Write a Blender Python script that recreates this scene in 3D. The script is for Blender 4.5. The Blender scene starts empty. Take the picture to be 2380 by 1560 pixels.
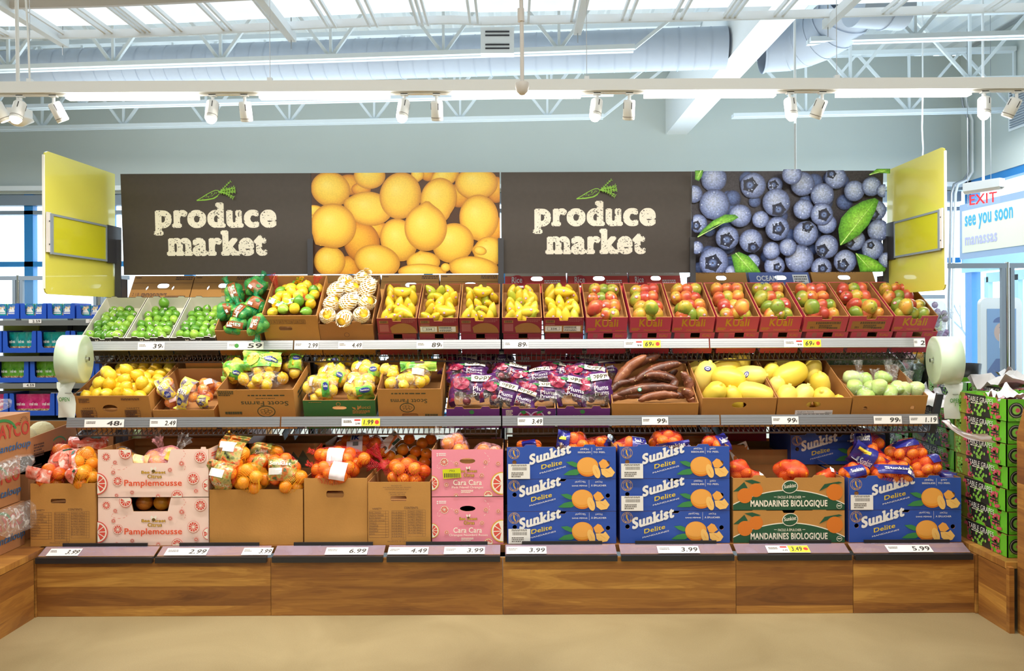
import bpy, bmesh, math, random
from mathutils import Matrix, Vector, noise
from mathutils.geometry import tessellate_polygon, convex_hull_2d
from mathutils.bvhtree import BVHTree
R = math.radians
PI = math.pi
rnd = random.Random(7)
sc = bpy.context.scene
COL = sc.collection

# ------------------------------------------------------------------ camera
FPX, HY, CZ, ROLL = 1845.0, 745.0, 1.58, 0.0044
cam_d = bpy.data.cameras.new('camera')
cam = bpy.data.objects.new('camera', cam_d)
COL.objects.link(cam)
cam.location = (0, 0, CZ)
cam.rotation_mode = 'XYZ'
cam.rotation_euler = (Matrix.Rotation(R(90), 4, 'X') @ Matrix.Rotation(-ROLL, 4, 'Z')).to_euler()
cam_d.sensor_width = 36
cam_d.lens = 36 * FPX / 2380
cam_d.shift_y = -(780 - HY) / 2380
cam_d.clip_end = 400
sc.camera = cam
sc.view_settings.view_transform = 'Standard'
sc.view_settings.look = 'None'
sc.view_settings.exposure = 0.06
sc.view_settings.gamma = 1
sc.view_settings.use_curve_mapping = False
try:
    sc.cycles.transparent_max_bounces = 24
    sc.cycles.max_bounces = 8
    sc.cycles.caustics_reflective = False
    sc.cycles.caustics_refractive = False
    sc.cycles.sample_clamp_indirect = 4
except Exception:
    pass
# ------------------------------------------------------------------ world
wd = bpy.data.worlds.new('sky'); sc.world = wd; wd.use_nodes = True
bg = wd.node_tree.nodes['Background']
bg.inputs[0].default_value = (0.74, 0.90, 1.0, 1)
bg.inputs[1].default_value = 3.4

def lamp(name, kind, loc, power, color=(1, 1, 1), rot=(0, 0, 0), size=1, size_y=None, parent=None, spot=None, blend=.5, label=None):
    d = bpy.data.lights.new(name, kind)
    d.energy = power; d.color = color
    if kind == 'AREA':
        d.shape = 'RECTANGLE'; d.size = size; d.size_y = size_y or size
    elif kind == 'SPOT':
        d.spot_size = spot; d.spot_blend = blend; d.shadow_soft_size = size
    else:
        d.shadow_soft_size = size
    o = bpy.data.objects.new(name, d); COL.objects.link(o)
    o.location = loc; o.rotation_euler = rot
    if parent: o.parent = parent
    return o
# daylight from the glazing behind, the store's own rows of ceiling fixtures, then added fill lamps
WARM = (1.0, 0.95, 0.87)
for i, yy in enumerate((-3.2, -0.6, 1.5)):
    lamp('ceiling_row_light', 'AREA', (0, yy, 4.3), (132, 128, 98)[i], (1.0, .965, .91), (0, 0, 0), 9.0, 0.5)
for xx in (-5.5, 5.5):
    lamp('aisle_fill_light', 'AREA', (xx, 8.6, 4.2), 190, (.93, .98, 1), (0, 0, 0), 2.5, 5.0)
lamp('aisle_fill_light', 'AREA', (-6.2, 5.6, 4.2), 150, (.97, .98, 1), (0, 0, 0), 2.5, 2.5)  # fill lamp added to brighten the snack shelves, no fixture behind it
lamp('upper_bounce_fill', 'AREA', (0, 9.6, 3.55), 215, (.86, .95, 1), (R(180), 0, 0), 12.0, 4.0)  # added upward lamp standing in for light bounced onto the roof deck

# ------------------------------------------------------------------ helpers
def lin(c):
    return c / 12.92 if c <= 0.04045 else ((c + 0.055) / 1.055) ** 2.4
def C(h, a=1.0):
    h = h.lstrip('#')
    return tuple(lin(int(h[i:i + 2], 16) / 255) for i in (0, 2, 4)) + (a,)
def W(px, py, D):
    "photo pixel at depth D -> world"
    yy = py + (px - 1190) * ROLL
    return Vector(((px - 1190) * D / FPX, D, CZ - (yy - HY) * D / FPX))
def tag(o, label=None, cat=None, group=None, kind=None):
    if label: o['label'] = label
    if cat: o['category'] = cat
    if group: o['group'] = group
    if kind: o['kind'] = kind
    return o
def empty(name, loc=(0, 0, 0), M=None):
    o = bpy.data.objects.new(name, None); COL.objects.link(o)
    if M is not None: o.matrix_world = M
    else: o.location = loc
    o.empty_display_size = .05
    return o
def cp(o, parent=None):
    c = o.copy(); COL.objects.link(c)
    if parent is not None: c.parent = parent
    for ch in o.children: cp(ch, c)
    return c
ORD = 'first second third fourth fifth sixth seventh eighth ninth tenth eleventh twelfth'.split()

_tc = {}
def textmesh(s, bold=.0, res=3, serif=0.0):
    key = (s, bold, res, serif)
    if key in _tc: return _tc[key]
    cu = bpy.data.curves.new('t', 'FONT'); cu.body = s; cu.size = 1
    cu.resolution_u = res; cu.fill_mode = 'FRONT'
    if bold: cu.space_character = 1 + bold * 2.2
    o = bpy.data.objects.new('t', cu)
    me = o.to_mesh()
    vs = [(v.co.x, v.co.y) for v in me.vertices]
    fs = [tuple(p.vertices) for p in me.polygons]
    n0v = len(vs)
    if serif:
        cnt = {}
        for f in fs:
            for a, b in zip(f, f[1:] + f[:1]):
                k = (min(a, b), max(a, b)); cnt[k] = cnt.get(k, 0) + 1
        segs = []
        for (a, b), n in cnt.items():
            if n == 1 and abs(vs[a][1] - vs[b][1]) < 1e-4 and .06 < abs(vs[a][0] - vs[b][0]) < .2:
                segs.append((min(vs[a][0], vs[b][0]), max(vs[a][0], vs[b][0]), vs[a][1]))
        for x0, x1, y in segs:
            up = s.isupper() or y > .62
            if y < .02: r = (x0 - serif, y, x1 + serif, y + serif)
            elif y > .45: r = (x0 - serif * 1.1, y - serif, x1 + (serif if s.isupper() else 0), y)
            else: continue
            k = len(vs)
            vs += [(r[0], r[1]), (r[2], r[1]), (r[2], r[3]), (r[0], r[3])]
            fs.append((k, k + 1, k + 2, k + 3))
    nb = len(vs) if not serif else n0v
    vs = [(x, y, 0.0 if i < nb else .00001) for i, (x, y) in enumerate(vs)]
    if bold:
        nd = 4 if bold < .03 else 8
        V0, F0 = vs, fs; vs, fs = [], []
        for i in range(nd):
            a = 2 * PI * (i + .5) / nd; k = len(vs)
            vs += [(x + bold * math.cos(a), y + bold * math.sin(a) * .8, z + i * .000021) for x, y, z in V0]; fs += [tuple(k + j for j in f) for f in F0]
    o.to_mesh_clear(); bpy.data.objects.remove(o); bpy.data.curves.remove(cu)
    xs = [v[0] for v in vs] or [0, 1]; ys = [v[1] for v in vs] or [0, 1]
    _tc[key] = (vs, fs, (min(xs), min(ys), max(xs), max(ys)))
    return _tc[key]

def ell(cx, cy, rx, ry, n=20, rot=0.0, a0=0, a1=2 * PI):
    out = []
    full = abs(a1 - a0 - 2 * PI) < 1e-6
    for i in range(n if full else n + 1):
        a = a0 + (a1 - a0) * i / n
        x, y = rx * math.cos(a), ry * math.sin(a)
        out.append((cx + x * math.cos(rot) - y * math.sin(rot), cy + x * math.sin(rot) + y * math.cos(rot)))
    return out
def stadium(cx, cy, w, h, n=6):
    r = h / 2; a = w / 2 - r
    return [(cx + a + r * math.cos(t), cy + r * math.sin(t)) for t in [(-PI / 2) + PI * i / n for i in range(n + 1)]] + \
           [(cx - a + r * math.cos(t), cy + r * math.sin(t)) for t in [(PI / 2) + PI * i / n for i in range(n + 1)]]
def rrect(x0, y0, x1, y1, r, n=4):
    o = []
    for cx, cy, a in ((x1 - r, y1 - r, 0), (x0 + r, y1 - r, PI / 2), (x0 + r, y0 + r, PI), (x1 - r, y0 + r, 1.5 * PI)):
        o += [(cx + r * math.cos(a + PI / 2 * i / n), cy + r * math.sin(a + PI / 2 * i / n)) for i in range(n + 1)]
    return o

class MB:
    def __init__(s): s.v = []; s.f = []; s.m = []; s.mats = []; s.sm = []; s.col = None
    def mi(s, m):
        if m not in s.mats: s.mats.append(m)
        return s.mats.index(m)
    def add(s, vs, fs, m, M=None, smooth=False):
        k = len(s.v); i = s.mi(m)
        s.v += [tuple(M @ Vector(v)) for v in vs] if M is not None else [tuple(v) for v in vs]
        for f in fs:
            s.f.append(tuple(k + a for a in f)); s.m.append(i); s.sm.append(smooth)
        return s
    def box(s, x0, x1, y0, y1, z0, z1, m, M=None):
        vs = [(x, y, z) for x in (x0, x1) for y in (y0, y1) for z in (z0, z1)]
        fs = [(0, 1, 3, 2), (4, 6, 7, 5), (0, 4, 5, 1), (2, 3, 7, 6), (0, 2, 6, 4), (1, 5, 7, 3)]
        return s.add(vs, fs, m, M)
    def tube(s, pts, r, m, n=8, M=None, cap=True, smooth=True):
        pts = [Vector(p) for p in pts]; rs = r if isinstance(r, (list, tuple)) else [r] * len(pts)
        vs = []; fs = []
        prev = None
        for i, p in enumerate(pts):
            d = (pts[min(i + 1, len(pts) - 1)] - pts[max(i - 1, 0)])
            d = d.normalized() if d.length else Vector((0, 0, 1))
            if prev is None:
                a = d.orthogonal().normalized()
            else:
                a = (prev - d * prev.dot(d)); a = a.normalized() if a.length > 1e-6 else d.orthogonal().normalized()
            prev = a; b = d.cross(a)
            for k in range(n):
                t = 2 * PI * k / n
                vs.append(p + (a * math.cos(t) + b * math.sin(t)) * rs[i])
        for i in range(len(pts) - 1):
            for k in range(n):
                fs.append((i * n + k, i * n + (k + 1) % n, (i + 1) * n + (k + 1) % n, (i + 1) * n + k))
        s.add(vs, fs, m, M, smooth)
        if cap:
            s.add(vs[:n], [tuple(range(n))[::-1]], m, M); s.add(vs[-n:], [tuple(range(n))], m, M)
        return s
    def bar(s, a, b, w, h, m):
        "rectangular bar from a to b"
        a = Vector(a); b = Vector(b); d = (b - a); L = d.length; d.normalize()
        up = Vector((0, 0, 1)) if abs(d.z) < .95 else Vector((0, 1, 0))
        x = d.cross(up).normalized(); y = x.cross(d)
        Mx = Matrix((x, d, y)).transposed().to_4x4(); Mx.translation = a
        return s.box(-w / 2, w / 2, 0, L, -h / 2, h / 2, m, Mx)
    def lathe(s, prof, m, M=None, n=20, smooth=True):
        vs = []; fs = []
        for r, z in prof:
            for k in range(n):
                t = 2 * PI * k / n; vs.append((r * math.cos(t), r * math.sin(t), z))
        for i in range(len(prof) - 1):
            for k in range(n):
                fs.append((i * n + k, i * n + (k + 1) % n, (i + 1) * n + (k + 1) % n, (i + 1) * n + k))
        return s.add(vs, fs, m, M, smooth)
    def plate(s, out, holes, M, t, m, mb=None):
        "outline in (u,v) plane of frame M (u right, v up, n toward viewer); solid from n=0 back to n=-t"
        mb = mb or m
        loops = [out] + list(holes)
        flat = [p for l in loops for p in l]
        tris = tessellate_polygon([[Vector((p[0], p[1], 0)) for p in l] for l in loops])
        def ori(tri):
            a, b, c = (flat[i] for i in tri)
            return tri if (b[0] - a[0]) * (c[1] - a[1]) - (b[1] - a[1]) * (c[0] - a[0]) > 0 else tri[::-1]
        tris = [tuple(ori(t_)) for t_ in tris]
        s.add([(p[0], p[1], 0) for p in flat], tris, m, M)
        if t:
            s.add([(p[0], p[1], -t) for p in flat], [x[::-1] for x in tris], mb, M)
            for l in loops:
                n = len(l)
                s.add([(p[0], p[1], 0) for p in l] + [(p[0], p[1], -t) for p in l], [(i, (i + 1) % n, n + (i + 1) % n, n + i) for i in range(n)], mb, M)
        return s
    def text(s, txt, r, M, m, bold=0.0, n=.0006, serif=0, shear=0, arc=0, skew=0, proj=None, res=3, fit=False, flip=False):
        "fit text into rect r=(u0,v0,u1,v1) of frame M"
        vs, fs, (x0, y0, x1, y1) = textmesh(txt, bold, res, serif)
        if not fs: return s
        u0, v0, u1, v1 = r
        sx = (u1 - u0) / (x1 - x0); sy = (v1 - v0) / (y1 - y0)
        if fit:
            k = min(sx, sy); u0 = (u0 + u1) / 2 - k * (x1 - x0) / 2; v0 = (v0 + v1) / 2 - k * (y1 - y0) / 2; sx = sy = k
            u1 = u0 + k * (x1 - x0); v1 = v0 + k * (y1 - y0)
        o = []
        for x, y, dz in vs:
            a = (x - x0) * sx; b = (y - y0) * sy
            if flip: a = (u1 - u0) - a; b = (v1 - v0) - b
            u = u0 + a + shear * b; v = v0 + b + skew * a + arc * (1 - ((a / (u1 - u0)) * 2 - 1) ** 2)
            o.append(proj(u, v) - Vector((0, dz * 6, 0)) if proj else (u, v, n + dz))
        return s.add(o, fs, m, M)
    def poly(s, pts, M, m, n=.0004):
        return s.plate([p for p in pts], [], M @ Matrix.Translation((0, 0, n)), 0, m)
    def build(s, name, parent=None, M=None, smooth=None):
        me = bpy.data.meshes.new(name)
        me.from_pydata(s.v, [], s.f)
        for m in s.mats: me.materials.append(m)
        me.polygons.foreach_set('material_index', s.m)
        me.polygons.foreach_set('use_smooth', s.sm if smooth is None else [smooth] * len(s.f))
        me.update()
        o = bpy.data.objects.new(name, me); COL.objects.link(o)
        if parent is not None: o.parent = parent
        if M is not None: o.matrix_local = M
        return o
FRONT = Matrix(((1, 0, 0, 0), (0, 0, -1, 0), (0, 1, 0, 0), (0, 0, 0, 1)))   # (u,v,n)->(x=u, y=-n, z=v)
class Face:
    "printing on a face w x h; fraction coordinates, y down"
    def __init__(s, mb, M, w, h): s.mb = mb; s.M = M; s.w = w; s.h = h; s.k = 1
    def p(s, x, y): return (x * s.w, (1 - y) * s.h)
    def nn(s): s.k += 1; return .0002 * s.k
    def rect(s, x0, y0, x1, y1, m): return s.poly([(x0, y0), (x0, y1), (x1, y1), (x1, y0)], m)
    def poly(s, pts, m): s.mb.poly([s.p(*q) for q in pts], s.M, m, s.nn()); return s
    def ell(s, cx, cy, rx, m, ry=None, rot=0, n=18, a0=0, a1=2 * PI, asp=1.0):
        ry = ry or rx  # radii as fraction of width
        c = s.p(cx, cy); s.mb.poly(ell(c[0], c[1], rx * s.w, ry * s.w, n, rot, a0, a1), s.M, m, s.nn()); return s
    def text(s, t, x0, y0, x1, y1, m, **k):
        a = s.p(x0, y1); b = s.p(x1, y0); s.mb.text(t, (a[0], a[1], b[0], b[1]), s.M, m, n=s.nn(), **k); return s
    def line(s, pts, wd, m, dash=False):
        q = [Vector(s.p(*a)) for a in pts]
        for i in range(len(q) - 1):
            if dash and i % 2: continue
            d = (q[i + 1] - q[i]);
            if d.length < 1e-6: continue
            nrm = Vector((-d.y, d.x)).normalized() * wd * s.w / 2
            s.mb.poly([q[i] - nrm, q[i + 1] - nrm, q[i + 1] + nrm, q[i] + nrm], s.M, m, s.nn() if i == 0 else .0002 * s.k)
        return s
    def fuzz(s, x0, y0, x1, y1, m, rows=4, seed=1, dens=.75):
        "small illegible print: rows of short dashes"
        r = random.Random(seed); hh = (y1 - y0) / (rows * 1.6)
        s.k += 1
        for i in range(rows):
            y = y0 + (y1 - y0) * i / rows; x = x0
            end = x1 - (x1 - x0) * r.uniform(0, .3)
            while x < end:
                l = (x1 - x0) * r.uniform(.05, .16)
                q = [(x, y), (x, y + hh), (min(x + l, x1), y + hh), (min(x + l, x1), y)]
                s.mb.poly([s.p(*a) for a in q], s.M, m, .0002 * s.k)
                x += l + (x1 - x0) * (1 - dens) * .12
        return s
    def bars(s, x0, y0, x1, y1, m, n=18, seed=2):
        r = random.Random(seed); x = x0; s.k += 1
        while x < x1:
            l = (x1 - x0) / n * r.uniform(.3, .9)
            s.mb.poly([s.p(*a) for a in [(x, y0), (x, y1), (min(x1, x + l), y1), (min(x1, x + l), y0)]], s.M, m, .0002 * s.k)
            x += l + (x1 - x0) / n * r.uniform(.3, .7)
        return s

# ------------------------------------------------------------------ materials
def newmat(name):
    m = bpy.data.materials.new(name); m.use_nodes = True
    nt = m.node_tree; b = nt.nodes['Principled BSDF']
    return m, nt, b
def N(nt, t, **k):
    n = nt.nodes.new(t)
    for a, v in k.items():
        if a.startswith('i_'): n.inputs[a[2:].replace('_', ' ')].default_value = v
        else: setattr(n, a, v)
    return n
def L(nt, a, b): nt.links.new(a, b)
def mat(name, col, rough=.5, metal=0, spec=.5, var=0, vscale=6, bump=0, bscale=60, em=None, ems=0, coat=0, trans=0, sss=0):
    m, nt, b = newmat(name)
    c = C(col) if isinstance(col, str) else col
    b.inputs['Base Color'].default_value = c
    b.inputs['Roughness'].default_value = rough; b.inputs['Metallic'].default_value = metal
    b.inputs['Specular IOR Level'].default_value = spec
    b.inputs['Coat Weight'].default_value = coat
    if trans: b.inputs['Transmission Weight'].default_value = trans
    if em: b.inputs['Emission Color'].default_value = C(em); b.inputs['Emission Strength'].default_value = ems
    if var or bump:
        tc = N(nt, 'ShaderNodeTexCoord')
    if var:
        no = N(nt, 'ShaderNodeTexNoise'); no.inputs['Scale'].default_value = vscale; no.inputs['Detail'].default_value = 4
        L(nt, tc.outputs['Object'], no.inputs['Vector'])
        hs = N(nt, 'ShaderNodeHueSaturation'); hs.inputs['Color'].default_value = c
        mr = N(nt, 'ShaderNodeMapRange'); mr.inputs[1].default_value = .3; mr.inputs[2].default_value = .7; mr.inputs[3].default_value = 1 - var; mr.inputs[4].default_value = 1 + var
        L(nt, no.outputs['Fac'], mr.inputs[0]); L(nt, mr.outputs[0], hs.inputs['Value']); L(nt, hs.outputs[0], b.inputs['Base Color'])
    if bump:
        n2 = N(nt, 'ShaderNodeTexNoise'); n2.inputs['Scale'].default_value = bscale; n2.inputs['Detail'].default_value = 3
        L(nt, tc.outputs['Object'], n2.inputs['Vector'])
        bu = N(nt, 'ShaderNodeBump'); bu.inputs['Strength'].default_value = bump; bu.inputs['Distance'].default_value = .01
        L(nt, n2.outputs['Fac'], bu.inputs['Height']); L(nt, bu.outputs[0], b.inputs['Normal'])
    return m
def fruitmat(name, cols, rough=.35, scale=9, bump=.15, bscale=140, spots=None, objvar=True, coat=.15):
    "skin colour from noise + a per-fruit offset"
    m, nt, b = newmat(name)
    tc = N(nt, 'ShaderNodeTexCoord'); oi = N(nt, 'ShaderNodeObjectInfo')
    ad = N(nt, 'ShaderNodeVectorMath', operation='ADD'); sc_ = N(nt, 'ShaderNodeVectorMath', operation='SCALE')
    L(nt, oi.outputs['Location'], sc_.inputs[0]); sc_.inputs['Scale'].default_value = 7.3
    L(nt, tc.outputs['Object'], ad.inputs[0]); L(nt, sc_.outputs[0], ad.inputs[1])
    no = N(nt, 'ShaderNodeTexNoise'); no.inputs['Scale'].default_value = scale; no.inputs['Detail'].default_value = 2
    L(nt, ad.outputs[0], no.inputs['Vector'])
    ma = N(nt, 'ShaderNodeMath', operation='MULTIPLY_ADD'); ma.inputs[1].default_value = .5 if objvar else .0; ma.inputs[2].default_value = -.25 if objvar else 0
    L(nt, oi.outputs['Random'], ma.inputs[0])
    a2 = N(nt, 'ShaderNodeMath', operation='ADD'); L(nt, no.outputs['Fac'], a2.inputs[0]); L(nt, ma.outputs[0], a2.inputs[1])
    cr = N(nt, 'ShaderNodeValToRGB'); e = cr.color_ramp.elements
    n = len(cols)
    e[0].position = .25; e[0].color = C(cols[0]); e[1].position = .75; e[1].color = C(cols[-1])
    for i in range(1, n - 1):
        x = e.new(.25 + .5 * i / (n - 1)); x.color = C(cols[i])
    L(nt, a2.outputs[0], cr.inputs[0])
    out = cr.outputs[0]
    if spots:
        n3 = N(nt, 'ShaderNodeTexNoise'); n3.inputs['Scale'].default_value = 70; n3.inputs['Detail'].default_value = 1
        L(nt, ad.outputs[0], n3.inputs['Vector'])
        mr = N(nt, 'ShaderNodeMapRange'); mr.inputs[1].default_value = .66; mr.inputs[2].default_value = .72; L(nt, n3.outputs['Fac'], mr.inputs[0])
        mx = N(nt, 'ShaderNodeMix', data_type='RGBA'); L(nt, mr.outputs[0], mx.inputs[0]); L(nt, out, mx.inputs[6]); mx.inputs[7].default_value = C(spots)
        out = mx.outputs[2]
    L(nt, out, b.inputs['Base Color'])
    b.inputs['Roughness'].default_value = rough; b.inputs['Coat Weight'].default_value = coat; b.inputs['Coat Roughness'].default_value = .3
    n2 = N(nt, 'ShaderNodeTexNoise'); n2.inputs['Scale'].default_value = bscale
    L(nt, ad.outputs[0], n2.inputs['Vector'])
    bu = N(nt, 'ShaderNodeBump'); bu.inputs['Strength'].default_value = bump; bu.inputs['Distance'].default_value = .004
    L(nt, n2.outputs['Fac'], bu.inputs['Height']); L(nt, bu.outputs[0], b.inputs['Normal'])
    return m
def netmat(name, col, freq=70, w=.2, base=.12, rough=.4):
    m, nt, b = newmat(name); b.inputs['Base Color'].default_value = C(col); b.inputs['Roughness'].default_value = rough
    tc = N(nt, 'ShaderNodeTexCoord'); sp = N(nt, 'ShaderNodeSeparateXYZ'); L(nt, tc.outputs['Object'], sp.inputs[0])
    def comb(sgn):
        a = N(nt, 'ShaderNodeMath', operation='MULTIPLY_ADD'); L(nt, sp.outputs[2], a.inputs[0]); a.inputs[1].default_value = sgn; L(nt, sp.outputs[0], a.inputs[2])
        c = N(nt, 'ShaderNodeMath', operation='MULTIPLY_ADD'); L(nt, sp.outputs[1], c.inputs[0]); c.inputs[1].default_value = sgn * .9; L(nt, a.outputs[0], c.inputs[2])
        d = N(nt, 'ShaderNodeMath', operation='MULTIPLY'); L(nt, c.outputs[0], d.inputs[0]); d.inputs[1].default_value = freq
        f = N(nt, 'ShaderNodeMath', operation='FRACT'); L(nt, d.outputs[0], f.inputs[0])
        l = N(nt, 'ShaderNodeMath', operation='LESS_THAN'); L(nt, f.outputs[0], l.inputs[0]); l.inputs[1].default_value = w
        return l
    a, c = comb(1), comb(-1)
    mx = N(nt, 'ShaderNodeMath', operation='MAXIMUM'); L(nt, a.outputs[0], mx.inputs[0]); L(nt, c.outputs[0], mx.inputs[1])
    m2 = N(nt, 'ShaderNodeMath', operation='MAXIMUM'); L(nt, mx.outputs[0], m2.inputs[0]); m2.inputs[1].default_value = base
    L(nt, m2.outputs[0], b.inputs['Alpha'])
    return m
def film(name, col='#ffffff', alpha=.13, rough=.12, noise_s=30, bump=.6, patch=None, streak=.5):
    "thin clear plastic: mostly transparent, glossy wrinkles"
    m = bpy.data.materials.new(name); m.use_nodes = True; nt = m.node_tree; nt.nodes.clear()
    out = N(nt, 'ShaderNodeOutputMaterial'); tr = N(nt, 'ShaderNodeBsdfTransparent'); gl = N(nt, 'ShaderNodeBsdfPrincipled')
    gl.inputs['Base Color'].default_value = C(col); gl.inputs['Roughness'].default_value = rough; gl.inputs['Specular IOR Level'].default_value = 1
    tc = N(nt, 'ShaderNodeTexCoord'); no = N(nt, 'ShaderNodeTexNoise'); no.inputs['Scale'].default_value = noise_s; no.inputs['Detail'].default_value = 4; no.inputs['Distortion'].default_value = 1.5
    L(nt, tc.outputs['Object'], no.inputs['Vector'])
    bu = N(nt, 'ShaderNodeBump'); bu.inputs['Strength'].default_value = bump; bu.inputs['Distance'].default_value = .01
    L(nt, no.outputs['Fac'], bu.inputs['Height']); L(nt, bu.outputs[0], gl.inputs['Normal'])
    mr = N(nt, 'ShaderNodeMapRange'); mr.inputs[1].default_value = .52; mr.inputs[2].default_value = .66; mr.inputs[3].default_value = alpha; mr.inputs[4].default_value = min(1, alpha + streak)
    L(nt, no.outputs['Fac'], mr.inputs[0])
    mx = N(nt, 'ShaderNodeMixShader'); L(nt, mr.outputs[0], mx.inputs[0]); L(nt, tr.outputs[0], mx.inputs[1]); L(nt, gl.outputs[0], mx.inputs[2])
    L(nt, mx.outputs[0], out.inputs[0])
    return m
def mottle(name, cols, scale=30, rough=.25, bump=.4, coat=.3):
    "printed glossy packaging: a busy multi-colour print"
    m, nt, b = newmat(name)
    tc = N(nt, 'ShaderNodeTexCoord'); vo = N(nt, 'ShaderNodeTexNoise'); vo.inputs['Scale'].default_value = scale; vo.inputs['Detail'].default_value = 3
    L(nt, tc.outputs['Object'], vo.inputs['Vector'])
    cr = N(nt, 'ShaderNodeValToRGB'); e = cr.color_ramp.elements; cr.color_ramp.interpolation = 'EASE'
    n = len(cols); e[0].position = .3; e[0].color = C(cols[0]); e[1].position = .7; e[1].color = C(cols[-1])
    for i in range(1, n - 1): x = e.new(.3 + .4 * i / (n - 1)); x.color = C(cols[i])
    L(nt, vo.outputs['Fac'], cr.inputs[0]); L(nt, cr.outputs[0], b.inputs['Base Color'])
    b.inputs['Roughness'].default_value = rough; b.inputs['Coat Weight'].default_value = coat
    n2 = N(nt, 'ShaderNodeTexNoise'); n2.inputs['Scale'].default_value = 26; n2.inputs['Distortion'].default_value = 1.2; L(nt, tc.outputs['Object'], n2.inputs['Vector'])
    bu = N(nt, 'ShaderNodeBump'); bu.inputs['Strength'].default_value = bump; bu.inputs['Distance'].default_value = .012
    L(nt, n2.outputs['Fac'], bu.inputs['Height']); L(nt, bu.outputs[0], b.inputs['Normal'])
    return m
def woodmat(name, axis='X', plank=.105):
    "laminate boards running along the axis, each board its own tone"
    m, nt, b = newmat(name)
    tc = N(nt, 'ShaderNodeTexCoord'); sp = N(nt, 'ShaderNodeSeparateXYZ'); L(nt, tc.outputs['Object'], sp.inputs[0])
    along = sp.outputs[0] if axis == 'X' else sp.outputs[1]
    acr = sp.outputs[2] if axis in 'XY' else sp.outputs[0]
    if axis == 'D': along = sp.outputs[0]; acr = sp.outputs[1]
    oi = N(nt, 'ShaderNodeObjectInfo')
    q = N(nt, 'ShaderNodeMath', operation='MULTIPLY_ADD'); L(nt, acr, q.inputs[0]); q.inputs[1].default_value = 1 / plank
    r7 = N(nt, 'ShaderNodeMath', operation='MULTIPLY'); L(nt, oi.outputs['Random'], r7.inputs[0]); r7.inputs[1].default_value = 37.
    L(nt, r7.outputs[0], q.inputs[2])
    fl = N(nt, 'ShaderNodeMath', operation='FLOOR'); L(nt, q.outputs[0], fl.inputs[0])
    wn = N(nt, 'ShaderNodeTexWhiteNoise', noise_dimensions='1D'); L(nt, fl.outputs[0], wn.inputs['W'])
    off = N(nt, 'ShaderNodeMath', operation='MULTIPLY'); L(nt, wn.outputs[0], off.inputs[0]); off.inputs[1].default_value = 20
    xs = N(nt, 'ShaderNodeMath', operation='MULTIPLY_ADD'); L(nt, along, xs.inputs[0]); xs.inputs[1].default_value = .9; L(nt, off.outputs[0], xs.inputs[2])
    cb = N(nt, 'ShaderNodeCombineXYZ'); L(nt, xs.outputs[0], cb.inputs[0]); L(nt, r7.outputs[0], cb.inputs[1])
    zz = N(nt, 'ShaderNodeMath', operation='MULTIPLY'); L(nt, acr, zz.inputs[0]); zz.inputs[1].default_value = 7.5; L(nt, zz.outputs[0], cb.inputs[2])
    n1 = N(nt, 'ShaderNodeTexNoise'); n1.inputs['Scale'].default_value = 1.5; n1.inputs['Detail'].default_value = 3; n1.inputs['Distortion'].default_value = 1.2; L(nt, cb.outputs[0], n1.inputs['Vector'])
    rg = N(nt, 'ShaderNodeMath', operation='MULTIPLY'); L(nt, n1.outputs['Fac'], rg.inputs[0]); rg.inputs[1].default_value = 60
    sn = N(nt, 'ShaderNodeMath', operation='SINE'); L(nt, rg.outputs[0], sn.inputs[0])
    sc2 = N(nt, 'ShaderNodeVectorMath', operation='MULTIPLY'); sc2.inputs[1].default_value = (4, 1, 30); L(nt, cb.outputs[0], sc2.inputs[0])
    n2 = N(nt, 'ShaderNodeTexNoise'); n2.inputs['Scale'].default_value = 3; n2.inputs['Detail'].default_value = 5; L(nt, sc2.outputs[0], n2.inputs['Vector'])
    a = N(nt, 'ShaderNodeMath', operation='MULTIPLY_ADD'); L(nt, sn.outputs[0], a.inputs[0]); a.inputs[1].default_value = .035
    s1 = N(nt, 'ShaderNodeMath', operation='MULTIPLY_ADD'); L(nt, n2.outputs['Fac'], s1.inputs[0]); s1.inputs[1].default_value = .45; L(nt, a.outputs[0], s1.inputs[2])
    s2 = N(nt, 'ShaderNodeMath', operation='MULTIPLY_ADD'); L(nt, wn.outputs[0], s2.inputs[0]); s2.inputs[1].default_value = .42; L(nt, s1.outputs[0], s2.inputs[2])
    L(nt, n1.outputs['Fac'], a.inputs[2]); 
    s3 = N(nt, 'ShaderNodeMath', operation='SUBTRACT'); L(nt, s2.outputs[0], s3.inputs[0]); s3.inputs[1].default_value = .42
    cr = N(nt, 'ShaderNodeValToRGB'); e = cr.color_ramp.elements
    e[0].position = .1; e[0].color = C('#6f4526'); e[1].position = .85; e[1].color = C('#cf9a4c')
    x = e.new(.38); x.color = C('#93602f'); x = e.new(.6); x.color = C('#ab7638')
    L(nt, s3.outputs[0], cr.inputs[0]); L(nt, cr.outputs[0], b.inputs['Base Color'])
    b.inputs['Roughness'].default_value = .38
    return m
# ------------------------------------------------------------------ palette
WHITE = mat('white paint', '#eef2f4', .5)
PLAIN = mat('pure white', '#f6f6f2', .45)
WALLP = mat('wall paint', '#c6cdc8', .8, var=.02, vscale=.8)
JOIST = mat('joist paint', '#dfe7ea', .5)
DUCT = mat('duct paint', '#b9c4d4', .4, var=.03, vscale=1.5)
DECK = mat('deck paint', '#e2e8ea', .6)
BLUEF = mat('blue window frame', '#2b82c6', .4)
PBLUE = mat('pale blue frame', '#a9d8ee', .4)
GREYF = mat('grey metal trim', '#8793a0', .45)
DARK = mat('charcoal steel', '#3d3d42', .42, spec=.4)
BLACKP = mat('black plastic', '#26262a', .35)
STEEL = mat('brushed steel', '#a9abae', .28, metal=.75)
RAIL = mat('grey label rail', '#8c8e93', .3, metal=.35, coat=.3)
RAILW = mat('silver label rail', '#b9bcc0', .3, metal=.35, coat=.3)
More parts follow.
